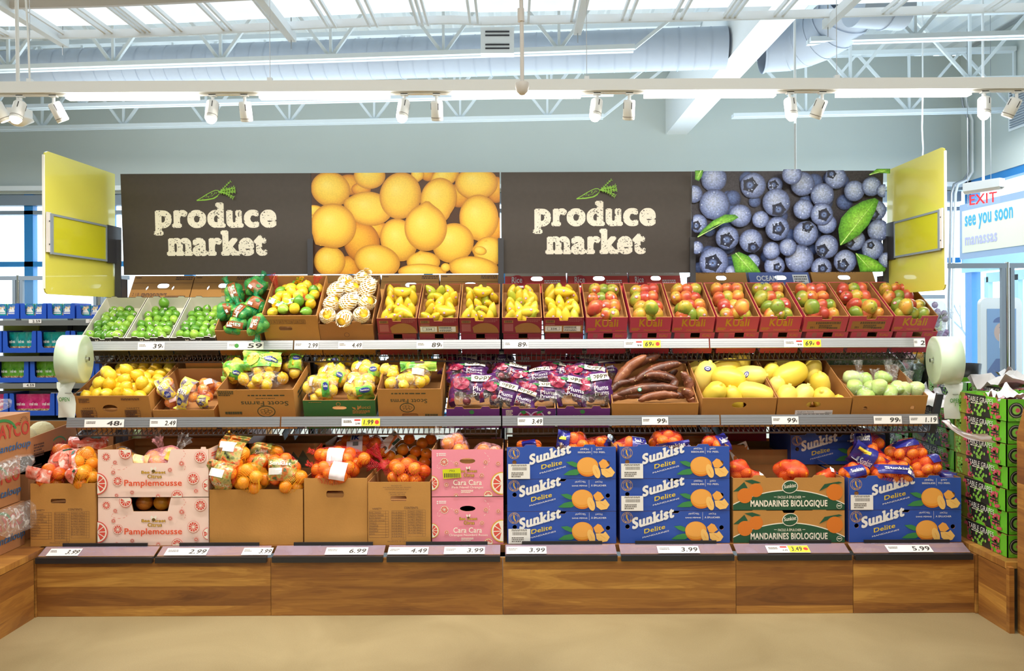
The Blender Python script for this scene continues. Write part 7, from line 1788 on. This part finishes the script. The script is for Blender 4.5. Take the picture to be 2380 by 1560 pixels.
# far side of the gondola: dark goods glimpsed under the middle shelf
fars = [(295, 480, '#c0303c', 'dark red plastic sack', 'behind the pink cartons at the left'), (480, 560, '#c8b0c4', 'lilac plastic sack', 'left of the orchard photo bags'), (600, 720, '#c8c89a', 'pale green printed vegetable bag', 'above the mountain printed carton'), (722, 790, '#d0d6c8', 'silvery vegetable bag', 'beside the second upright'), (1040, 1160, '#6a2038', 'dark cherry sack', 'behind the pink orange cartons'), (1190, 1300, '#7a6a4c', 'dim net of potatoes', 'behind the left blue stack'), (1310, 1430, '#4a2a48', 'dark purple sack', 'behind the left blue stack, nearer the middle'), (1450, 1560, '#2c3050', 'navy sack', 'behind the middle blue stack'), (1570, 1690, '#6c7a4c', 'greenish sack', 'behind the middle blue stack at its right end'), (1700, 1780, '#8c4656', 'radish bag', 'behind the organic tray')]
for i, (a, b, c, nm, wh) in enumerate(fars):
    D = 5.45; ww = (b - a) * D / FPX
    filmbag(Matrix.Translation((W((a + b) / 2, 0, D).x, D, .78)), (ww * .42, .06, .09), nm + ' ' + wh, 'plum', 5, mottle('sack print %d' % i, [c, c, '#e8e2dc', c], 16), 500 + i, 1.1, None, 'bag', 'bags glimpsed on the far side', name='produce_sack')
MB_ = MB
o = carton(Matrix.Translation((W(230, 0, 5.3).x, 5.30, .3515)), 5.0, .5, .36, 'long low shaded display tray on the far side of the deck', KRD, zf=.3, cat='tray', name='display_tray')
WM = mottle('melon rind', ['#7fa05a', '#b7c88a', '#dfe6bd'], 10)
m = MB(); m.lathe(eprof(.11, .10, 12), WM, None, 18); o = m.build('melon', None, frameM(330, 1020, 5.5)); tag(o, 'pale green melon on the far side behind the Pamplemousse cartons', 'melon')

# ================================================================== left bin: melon cartons
AY = mat('melon carton brown', '#b27c50', .75, var=.04)
def ayco(f):
    f.text('AYCO', .45, .18, .98, .5, mat('ayco red', '#c04438', .6) if not hasattr(ayco, 'm') else ayco.m, bold=.03); ayco.m = f.mb.mats[-1]
    f.line([(.5 + .25 * math.cos(t), .42 - .34 * math.sin(t)) for t in [.3 + i * .25 for i in range(9)]], .03, LFG); 
    for i in range(9): a = PI * i / 8; f.line([(.88 + .05 * math.cos(a), .2 - .09 * math.sin(a)), (.88 + .08 * math.cos(a), .2 - .14 * math.sin(a))], .006, KPRT)
    f.text('Cantaloup', .35, .62, .98, .84, AYB, bold=.02, shear=.25)
AYB = mat('ayco blue', '#34689c', .6)
S2 = lambda x, y0, y1, z: Matrix(((0, 0, 1, x), (1, 0, 0, y0), (0, 1, 0, z), (0, 0, 0, 1)))   # face looking +X: u->+y
for j in range(3):
    x1 = [-2.705, -2.715, -2.69][j]; z = .352 + j * .245; y0 = 3.93; y1 = [4.40, 4.38, 4.43][j]; h = .24
    r = empty('melon_carton', (x1, y0, z)); tag(r, 'brown cantaloupe carton, %s of the front stack on the left bin' % ['bottom', 'middle', 'top'][j], 'carton', 'melon cartons on the left bin')
    MB().box(-.38, -.002, 0, y1 - y0, 0, h, AY).build('carton_body', r)
    m = MB(); f = Face(m, S2(0, 0, 0, 0), y1 - y0, h); ayco(f); m.build('front_print', r)
    if j == 2: pass
for j in range(3):
    h = .183 if j < 2 else .20; z = .352 + j * .184; y0, y1 = 4.50, 5.0; x1 = -2.745
    r = empty('melon_carton', (x1, y0, z)); tag(r, 'brown melon carton, %s of the second stack on the left bin' % ['bottom', 'middle', 'open top'][j], 'carton', 'melon cartons behind the front stack')
    if j < 2: MB().box(-.40, -.002, 0, y1 - y0, 0, h, AY).build('carton_body', r)
    else:
        m = MB(); m.plate([(0, 0), (.5, 0), (.5, h + .04), (0, h)], [], S2(0, 0, 0, 0), .006, AY, KIN); f = Face(m, S2(0, 0, 0, 0), .5, h)
        f.text('AYCO', .45, .3, .85, .75, ayco.m, bold=.03); f.line([(.6 + .18 * math.cos(t), .5 - .34 * math.sin(t)) for t in [.5 + i * .25 for i in range(8)]], .02, LFG); f.fuzz(.1, .2, .3, .6, KPRT, 5); f.fuzz(.08, .8, .25, .92, KPRT, 2)
        m.box(-.40, -.004, .0, .006, 0, h, AY); m.box(-.40, -.004, .494, .5, 0, h + .04, KIN); m.box(-.40, -.394, 0, .5, 0, h + .02, KIN); m.box(-.40, 0, 0, .5, .0, .1, KIN); m.build('carton_body', r)
MEL = mat('cantaloupe rind', '#d8d0a8', .7, bump=.6, bscale=50)
for i, (x, y) in enumerate(((-2.85, 4.62), (-2.98, 4.75), (-2.87, 4.84))):
    m = MB(); m.lathe(eprof(.075, .075), MEL, None, 18); tag(m.build('cantaloupe', None, Matrix.Translation((x, y, .355 + .368 + .18))), 'pale cantaloupe in the open top melon carton, %s' % ['nearest', 'farther left', 'at the back'][i], 'melon', 'melons in the open carton')
MB_n = [(14, 948, 'crumpled clear plastic bag lying on the top melon carton', 4.2, .10, .035), (18, 1085, 'clear plastic film hanging over the middle melon carton', 4.2, .04, .05), (30, 1205, 'clear plastic bag bulging from the bottom melon carton', 4.25, .06, .08)]
for i, (px, py, lb, D, a, b) in enumerate(MB_n):
    r_ = random.Random(i); M = Matrix.Translation((-2.70 + .03 if i else -2.78, D, W(px, py, D).z))
    pts = [Vector((r_.uniform(-.12 if i == 0 else -.01, .06 if i == 0 else .06), r_.uniform(-.2, .2), r_.uniform(-b, b))) for _ in range(40)]
    vs, fs = hullmesh(pts); m = MB(); m.add(vs, fs, film('crumpled film %d' % i, alpha=.10, noise_s=22, streak=.45), None, True); tag(m.build('crumpled_plastic', None, M), lb, 'plastic bag')
M_, w_ = Matrix.Translation((-3.2, 4.95, .3515)), .7
carton(Matrix.Translation((-3.05, 5.15, .3515)), .46, .4, .5, 'open melon carton behind the left end of the gondola', AY, zf=.4)
carton(Matrix.Translation((-2.55, 5.75, .3515)), .7, .35, .50, 'tan watermelon carton on the far side at the left', KR, zf=.42)

# ================================================================== right bin: grape cartons
GRB = mat('bright green carton', '#6cc42c', .45, var=.12, vscale=14); GRK = mat('grape carton black', '#2c2a28', .5)
GRP = mat('red grape print', '#d8586a', .5, var=.15, vscale=60); GRL = mat('green grape print', '#8fce4c', .5, var=.15, vscale=60); GRT = mat('bright white letters', '#f4f2ea', .5); OLV = mat('olive leaf print', '#8c8c24', .5, var=.2, vscale=20)
SL = lambda x, y, z: Matrix(((0, 0, -1, x), (-1, 0, 0, y), (0, 1, 0, z), (0, 0, 0, 1)))  # faces -X, u -> -y
def grapes(f, cx, cy, s, m, seed):
    r = random.Random(seed); f.k += 1
    for i in range(26):
        row = int(i ** .5 * 1.3); x = cx + (r.uniform(-.5, .5)) * s * (1 - .1 * row); y = cy + r.uniform(-.5, .5) * .75
        c = f.p(x, min(max(y, .1), .93)); f.mb.poly(ell(c[0], c[1], .0085, .0085, 8), f.M, m, .0002 * (f.k + i % 6))
    f.k += 6
def gside(f):
    f.poly([(0, .0), (0, 1), (.34, 1), (.22, 0)], OLV); grapes(f, .09, .6, .14, GRL, 1); f.poly([(.22, 0), (.34, 1), (.72, 1), (.62, 0)], GRK); grapes(f, .28, .55, .16, GRP, 2); grapes(f, .5, .72, .3, GRL, 3); grapes(f, .80, .62, .28, GRP, 4)
    f.poly([(.30, .4), (.34, .45), (.35, .75), (.31, .7)], LFG)
    f.text('TABLE GRAPES', .30, .10, .78, .34, GRT, serif=.04); f.fuzz(.36, .38, .62, .46, CRM, 1, 2); f.rect(.74, .5, .88, .56, GRK); f.rect(.74, .62, .88, .68, GRK)
def gfront(f, pr=True):
    grapes(f, .2, .8, .4, GRL, 7); grapes(f, .8, .8, .4, GRL, 8)
    for cx, cy, q in ((.13, .5, .11), (.62, .66, .13)):
        f.ell(cx, cy, q, GRK, n=24); f.ell(cx, cy, q * .86, CRM, n=24); f.ell(cx, cy, q * .82, GRK, n=24); f.ell(cx, cy, q * .55, GRL, n=14); f.ell(cx + .02, cy, q * .3, GRP, n=10)
    f.fuzz(.6, .1, .95, .34, GRK, 3)
def grapebox(x, y, z, w, d, lab, top=False, h=.113, black=False):
    r = empty('grape_carton', (x, y, z)); tag(r, lab, 'carton', 'green grape cartons')
    # y = near face, x = left face
    ext = GRB
    t = .005
    hol = [[(-d * .62, h * .0), (-d * .62, h * .16), (-d * .48, h * .16), (-d * .48, 0)]] if False else []
    m = MB(); m.plate([(-d, 0), (0, 0), (0, h), (-d * .1, h), (-d * .12, h - .02), (-d * .17, h - .02), (-d * .19, h), (-d * .4, h), (-d * .42, h + .014), (-d * .56, h + .014), (-d * .58, h), (-d, h)], [], SL(0, 0, 0), t, ext, KIN); gside(Face(m, SL(0, d, 0), d, h)); m.build('side_panel', r)
    m = MB(); m.plate([(0, 0), (w, 0), (w, h), (0, h)], [], FRONT, t, ext, KIN); gfront(Face(m, FRONT, w, h)); m.build('front_panel', r)
    m = MB(); m.box(w - t, w, t, d, 0, h, ext); m.build('side_panel', r); MB().box(t, w - t, d - t, d, 0, h, ext).build('back_panel', r)
    MB().box(t, w - t, t, d - t, .0, h * .4 if top else h * .9, KIN).build('inner_bottom', r)
    if top:
        for cx in (.2, .55, .8):
            m = MB(); m.lathe([(0, 0), (.016, .004), (.02, .03), (.016, .036), (0, .037)], KR, Matrix.Translation((w * cx, t, h)) , 8); 
        rr_ = random.Random(int(y * 100))
    return r
GBAGP = mottle('grape bag', ['#f4f0ee', '#efe4e2', '#c8606a', '#8a2c40', '#f4f0ee'], 22, .2, .5); TISS = mat('white tissue', '#f2eef0', .6, bump=.3, bscale=20)
def grapebag(x, y, z, lab, seed, a=.16, b=.08, c=.035):
    r_ = random.Random(seed); pts = [Vector((r_.gauss(0, .5) * a, r_.gauss(0, .5) * b, abs(r_.gauss(0, .5)) * c * 1.3)) for _ in range(34)]
    vs, fs = hullmesh(pts); root = empty('grape_bag', (x, y, z)); tag(root, lab, 'bag of grapes', 'bags of red grapes'); m = MB(); m.add(vs, fs, GBAGP, None, False); m.build('wrapper', root)
    m = MB(); vs2, fs2 = hullmesh([p * 1.08 + Vector((0, 0, .004)) for p in pts]); m.add(vs2, fs2, FILM2, None, True); m.build('film', root)
for j in range(7):
    grapebox(2.535 + (j % 2) * .006, 4.07 + (j % 3) * .006, .352 + j * .1165, .36, .48, 'green TABLE GRAPES carton in the front right stack, %s' % (['at the bottom', 'second from bottom', 'third from bottom', 'fourth from bottom, in the middle', 'third from top', 'second from top', 'topmost'][j]), j == 6)
for j in range(6):
    grapebox(2.56, 4.60, .352 + j * .1165, .36, .48, 'green TABLE GRAPES carton in the second right stack, %s' % (['at the bottom', 'second from bottom', 'third from bottom', 'fourth from bottom', 'second from top', 'topmost'][j]), j == 5)
for j in range(6):
    grapebox(2.56, 5.13, .352 + j * .1165, .36, .48, 'green TABLE GRAPES carton in the third right stack, %s' % (['at the bottom', 'second from bottom', 'third from bottom', 'fourth from bottom', 'second from top', 'topmost'][j]), j == 5)
k = 0
for cx, cy, nn in ((2.94, 4.07, 6), (2.94, 4.6, 6), (2.94, 5.13, 6), (3.33, 4.5, 6), (3.33, 5.05, 6)):
    grapebox(cx, cy, .352 + (nn) * .1165 - .0, .36, .48, 'open green grape carton on the right bin, %s' % ['beside the front stack', 'behind that one', 'farther behind', 'outer row', 'outer row, farther back'][k], True)
    MB_t = MB().box(0, .36, 0, .48, 0, nn * .1165 - .002, GRB).build('grape_carton', None, Matrix.Translation((cx, cy, .352))); tag(MB_t, 'plain green grape carton block under an open one, %s' % ['beside the front stack', 'behind that one', 'farther behind', 'outer row', 'outer row, farther back'][k], 'carton'); k += 1
k = 0
for (x, y, z) in ((2.72, 4.25, 1.12), (2.73, 4.42, 1.12), (2.74, 4.8, 1.0), (2.74, 5.0, 1.0), (2.74, 5.3, 1.0), (3.12, 4.25, 1.12), (3.12, 4.45, 1.12), (3.12, 4.8, 1.12), (3.12, 5.3, 1.12), (3.5, 4.7, 1.12), (3.5, 5.2, 1.12)):
    grapebag(x, y, z, 'bag of red grapes in white wrap, %s counting back along the right bin' % ORD[k], 600 + k); k += 1
def tissue(x, y, z, s, lab, seed, tall=0):
    r_ = random.Random(seed); n = 9; m = MB(); vs = []
    for j in range(n + 1):
        for i in range(n + 1):
            u, v = i / n - .5, j / n - .5
            vs.append((u * s, v * s * .8, noise.noise(Vector((u * 5, v * 5, seed))) * s * .35 + tall * max(0, .35 - abs(u) - abs(v)) * s))
    m.add(vs, [(j * (n + 1) + i, j * (n + 1) + i + 1, (j + 1) * (n + 1) + i + 1, (j + 1) * (n + 1) + i) for j in range(n) for i in range(n)], TISS, None, True)
    tag(m.build('tissue_paper', None, Matrix.Translation((x, y, z))), lab, 'tissue paper')
tissue(2.62, 4.2, 1.17, .16, 'white tissue standing up from the topmost front grape carton', 1, 1.6)
tissue(2.66, 4.95, 1.07, .36, 'white tissue sheet over the second grape stack', 2); tissue(3.1, 4.9, 1.19, .4, 'white tissue sheet over the middle open grape cartons', 3); tissue(3.5, 5.3, 1.19, .4, 'white tissue sheet over the outer open grape cartons', 4); tissue(2.7, 5.4, 1.07, .34, 'white tissue sheet over the third grape stack', 5)
def sheet(p0, p1, p2, p3, lab):
    m = MB(); n = 8; vs = []
    for j in range(n + 1):
        for i in range(n + 1):
            u, v = i / n, j / n; p = (p0 * (1 - u) + p1 * u) * (1 - v) + (p3 * (1 - u) + p2 * u) * v
            vs.append(p + Vector((-.02 * math.sin(PI * u) + noise.noise(Vector((u * 4, v * 4, 2))) * .02, noise.noise(Vector((u * 4, v * 4, 8))) * .03, -.03 * math.sin(PI * u))))
    m.add(vs, [(j * (n + 1) + i, j * (n + 1) + i + 1, (j + 1) * (n + 1) + i + 1, (j + 1) * (n + 1) + i) for j in range(n) for i in range(n)], TISS, None, True); tag(m.build('tissue_paper'), lab, 'tissue paper')
sheet(W(2188, 978, 4.46), W(2310, 1030, 4.15), W(2296, 1008, 4.13), W(2205, 975, 4.42), 'long white paper hanging from the right end of the middle shelf across the grape cartons')

# ================================================================== snack shelves at the left, behind
SD = 7.5
TRB = mat('blue snack tray', '#1d55c4', .5); TRI = mat('tray inside pale', '#cfd4da', .6)
sn = empty('snack_shelving', (0, SD, 0)); tag(sn, 'grey snack shelving with blue trays behind the left end of the gondola', 'shelving')
def SX(px): return W(px, 0, SD).x
xl, xr = SX(-60), SX(560)
for nm, py in (('a', 746), ('b', 829), ('c', 892), ('d', 978)):
    z = CZ - (py - 5 - HY) * SD / FPX
    MB().box(xl, xr, -.02, .42, z - .02, z - .005, GREYF).box(xl, xr, -.03, -.02, z - .045, z + .005, STEEL).build('shelf_board', sn)
z0_ = 1.58
MB().box(xl, xr, .42, .44, .2, 1.62, mat('olive back panel', '#8c8f86', .6)).build('back_panel', sn)
for px in (-20, 107, 235, 420, 540): MB().box(SX(px) - .02, SX(px) + .02, .40, .42, 0, 1.62, DARK).build('post', sn)
MB().box(xl, xr, 0, .42, 0, .15, DARK).build('base', sn)
SP = [mottle('teal snack pouch', ['#0c7f80', '#0f9a96', '#12a6a0', '#9adcd6'], 12), mottle('green snack pouch', ['#3f8a20', '#69b82c', '#7cc838', '#8ed848'], 12), mottle('pink snack pouch', ['#c0186a', '#d81c78', '#ee3f92', '#f470b0'], 12), mottle('red snack pouch', ['#c8402c', '#e25a38', '#f0b090', '#c8402c'], 18), mottle('bar box print', ['#b8906a', '#e6cf9c', '#2c6fb0', '#1f9a94', '#f0e4cc'], 16, .5, 0, 0), mottle('purple pouch', ['#8a4aa0', '#e8e0f0', '#4a9a4c'], 18)]
NUT = mottle('nut window', ['#6a4020', '#b88450', '#e8cf9c', '#5a3018'], 60, .3, .2)
def tray(px0, px1, py_b, h, fill_, lab, n=3, fillname='snack_pouch', fl='teal'):
    x0, x1 = SX(px0) + .004, SX(px1) - .004; z = CZ - (py_b - 5 - HY) * SD / FPX; w = x1 - x0
    r = empty('snack_tray', (x0, SD - .01, z)); tag(r, lab, 'tray', 'blue snack trays')
    MB().plate([(0, 0), (w, 0), (w, h), (w - .03, h), (w - .04, h - .01), (w - .045, h * .3), (w - .06, h * .22), (.06, h * .22), (.045, h * .3), (.04, h - .01), (.03, h), (0, h)], [], FRONT, .006, TRB).build('front_panel', r)
    MB().box(0, .006, .006, .3, 0, h, TRB).build('side_panel', r); MB().box(w - .006, w, .006, .3, 0, h, TRB).build('side_panel', r); MB().box(0, w, .294, .3, 0, h, TRI).box(0.006, w - .006, .006, .294, 0, .004, TRI).build('back_panel', r)
    for i in range(n):
        cx = x0 + .03 + (w - .06) * (i + .5) / n; ww = (w - .05) / n * 1.08
        if fillname == 'snack_box':
            m = MB(); m.box(-ww * .46, ww * .46, 0, .05, .005, h * .95, SP[4]); f = Face(m, FRONT, ww, h * .95); f.M = FRONT @ Matrix.Translation((-ww / 2, 0, .0005))
            f.poly([(.2, .6), (.35, .3), (.45, .42), (.55, .2), (.7, .42), (.85, .6)], PAPER if True else None); f.rect(.15, .58, .88, .8, TRB if i % 2 else SP[0]); f.fuzz(.2, .62, .82, .76, PAPER, 1)
            o = m.build('snack_box', None, Matrix.Translation((cx, SD + .01, z + .004)))
        else:
            m = MB(); vs = []; nx, nz = 6, 7; H = h * .92
            for j in range(nz + 1):
                for i2 in range(nx + 1):
                    u, v = -1 + 2 * i2 / nx, j / nz; th_ = .03 * math.sqrt(max(0, 1 - abs(u) ** 2.5)) * (1 - v * .85)
                    vs.append((u * ww / 2, -th_ + noise.noise(Vector((u * 2, v * 3, i + px0))) * .008, v * H))
            Q = [(j * (nx + 1) + i2, j * (nx + 1) + i2 + 1, (j + 1) * (nx + 1) + i2 + 1, (j + 1) * (nx + 1) + i2) for j in range(nz) for i2 in range(nx)]
            m.add(vs, Q[:nx * 2], NUT, None, True); m.add(vs, Q[nx * 2:], SP[fill_], None, True)
            k_ = MB(); m.text('trail mix', (-ww * .3, H * .45, ww * .3, H * .6), Matrix.Translation((0, -.034, 0)) @ FRONT, PAPER, .03)
            o = m.build('snack_pouch', None, Matrix.Translation((cx, SD + .05, z + .006)))
        tag(o, '%s %s, %s in the %s' % (fl, 'bar box' if fillname == 'snack_box' else 'snack pouch', ['leftmost', 'second', 'third', 'fourth'][i], lab.replace('blue tray of ', 'tray of ')[:60]), 'snack', 'snacks in the blue trays')
for i, (a, b) in enumerate(((-18, 47), (48, 110), (111, 176))): tray(a, b, 741, .145, 4, 'top shelf tray of bar boxes, %s' % ['far left', 'second', 'third'][i], 2, 'snack_box', 'patterned')
for i, (a, b) in enumerate(((178, 240), (241, 300))): tray(a, b, 741, .125, 4, 'top tray of nut bars, %s' % ['left of the limes', 'beside the limes'][i], 2, 'snack_box', 'fruit printed')
for i, (a, b) in enumerate(((-80, 6), (7, 86), (87, 164), (165, 242))): tray(a, b, 820, .205, 0, 'second shelf tray of teal trail mix, %s' % ORD[i], 3, fl='teal')
for i, (a, b) in enumerate(((-12, 68), (70, 150), (152, 232))): tray(a, b, 889, .205, 1, 'third shelf tray of green nut mix, %s' % ORD[i], 3, fl='green')
for i, (a, b) in enumerate(((210, 300), (302, 392), (394, 480))): tray(a, b, 889, .205, 5, 'third shelf tray of purple pouches, %s' % ORD[i], 2, fl='purple')
for i, (a, b) in enumerate(((-60, 20), (22, 128), (130, 215))): tray(a, b, 966, .21, 3 if i == 2 else 2, 'fourth shelf tray of %s pouches, %s' % ('red' if i == 2 else 'pink', ORD[i]), 3, fl='red' if i == 2 else 'pink')
for i, (a, b) in enumerate(((60, 125), (127, 215), (217, 300))): tray(a, b, 1020, .15, 3 if i == 2 else 2, 'bottom tray of bright pouches, %s' % ORD[i], 2, fl='bright')
for px0, px1, py, t, lb in ((72, 101, 747, '2.59', 'small price tag reading 2.59 on the top snack shelf'), (204, 228, 747, '3', 'small price tag at the right of the top snack shelf'), (58, 86, 895, '4.59', 'small price tag reading 4.59 on the third snack shelf')):
    z = CZ - (py - 5 - HY) * SD / FPX; m = MB(); ww = SX(px1) - SX(px0); m.box(0, ww, 0, .001, -.018, .018, PAPER); m.text(t, (ww * .3, -.012, ww * .9, .012), FRONT, INK, .01, .002); tag(m.build('price_tag', None, Matrix.Translation((SX(px0), SD - .034, z))), lb, 'price tag')
m = MB(); m.box(0, .34, 0, .02, 0, .9, YEL2); tag(m.build('yellow_end_panel', None, Matrix.Translation((SX(-38), SD + .3, .7))), 'yellow panel edge behind the teal pouches at the far left', 'panel')

# ================================================================== flowers at the right, behind
FLC = [mat('lilac petals', '#b79cc8', .6), mat('pink petals', '#e0a0c0', .6), mat('orange yellow petals', '#f0b020', .6), mat('white purple petals', '#cfc4e6', .6)]
LEAFM = mat('bouquet leaves', '#3c5a34', .6); WRAP = film('bouquet wrap', '#dfe4f2', .25, .15, 20, .5, streak=.4)
def bouquet(px, py, D, mt, lab, seed, s=.12):
    r_ = random.Random(seed); root = empty('flower_bouquet', frameM(px, py, D).translation); tag(root, lab, 'bouquet')
    for i in range(26):
        v = Vector((r_.gauss(0, 1), r_.gauss(0, 1), r_.gauss(0, .6))).normalized() * s * r_.uniform(.3, 1); m = MB()
        for k in range(7):
            a = 2 * PI * k / 7; c = v + Vector((math.cos(a), -.3, math.sin(a))) * .016
            m.add([c + Vector((math.cos(t) * .012, 0, math.sin(t) * .012)) for t in [i2 * PI / 3 for i2 in range(6)]] , [(0, 1, 2, 3, 4, 5)], mt)
        m.lathe([(0, 0), (.02, 0), (.018, .014), (0, .018)], mt, Matrix.Translation(v) @ Matrix.Rotation(PI / 2, 4, 'X'), 8)
        m.build('blossom', root)
    m = MB()
    for i in range(22):
        a = r_.uniform(0, 6.28); p = Vector((math.cos(a) * s * .8, math.sin(a) * s * .4, -s * .3)); q = p * 1.25 + Vector((0, 0, r_.uniform(0, s * .7))); m.add([p, (p + q) / 2 + Vector((.015, 0, 0)), q, (p + q) / 2 - Vector((.015, 0, 0))], [(0, 1, 2, 3)], LEAFM)
    m.build('leaves', root)
    m = MB(); m.lathe([(.02, -s * 3), (s * .5, -s * 1.4), (s * 1.15, -.02), (s * 1.25, s * .25)], WRAP, None, 16); m.build('wrap', root)
    m = MB(); m.lathe([(.0, -s * 3.1), (s * .35, -s * 3.1), (s * .4, -s * 1.2)], LEAFM, None, 8); m.build('stems', root)
bouquet(2162, 735, 6.2, FLC[3], 'pale purple bouquet in clear wrap behind the last pink mango carton', 1, .13); bouquet(2085, 832, 6.2, FLC[1], 'pink chrysanthemum bouquet behind the chayote', 2, .11); bouquet(2130, 828, 6.3, FLC[2], 'orange yellow bouquet behind the right bag roll', 3, .09); bouquet(2175, 790, 6.4, FLC[0], 'lilac bouquet in a pale wrap behind the right bag roll', 4, .11)
r = empty('flower_stand', (3.2, 6.3, 0)); tag(r, 'dark flower stand with buckets behind the right end of the gondola', 'stand')
MB().box(-.25, .9, -.15, .35, 0, 1.0, GRK).build('stand_body', r)
for i, x in enumerate((-.12, .15, .42)): MB().lathe([(0, 1.0), (.1, 1.0), (.12, 1.22), (.115, 1.22), (.095, 1.02)], mat('dark bucket', '#3c3c3c', .4) if i == 0 else BLACKP, Matrix.Translation((x, .05, 0)), 16).build('bucket', r)
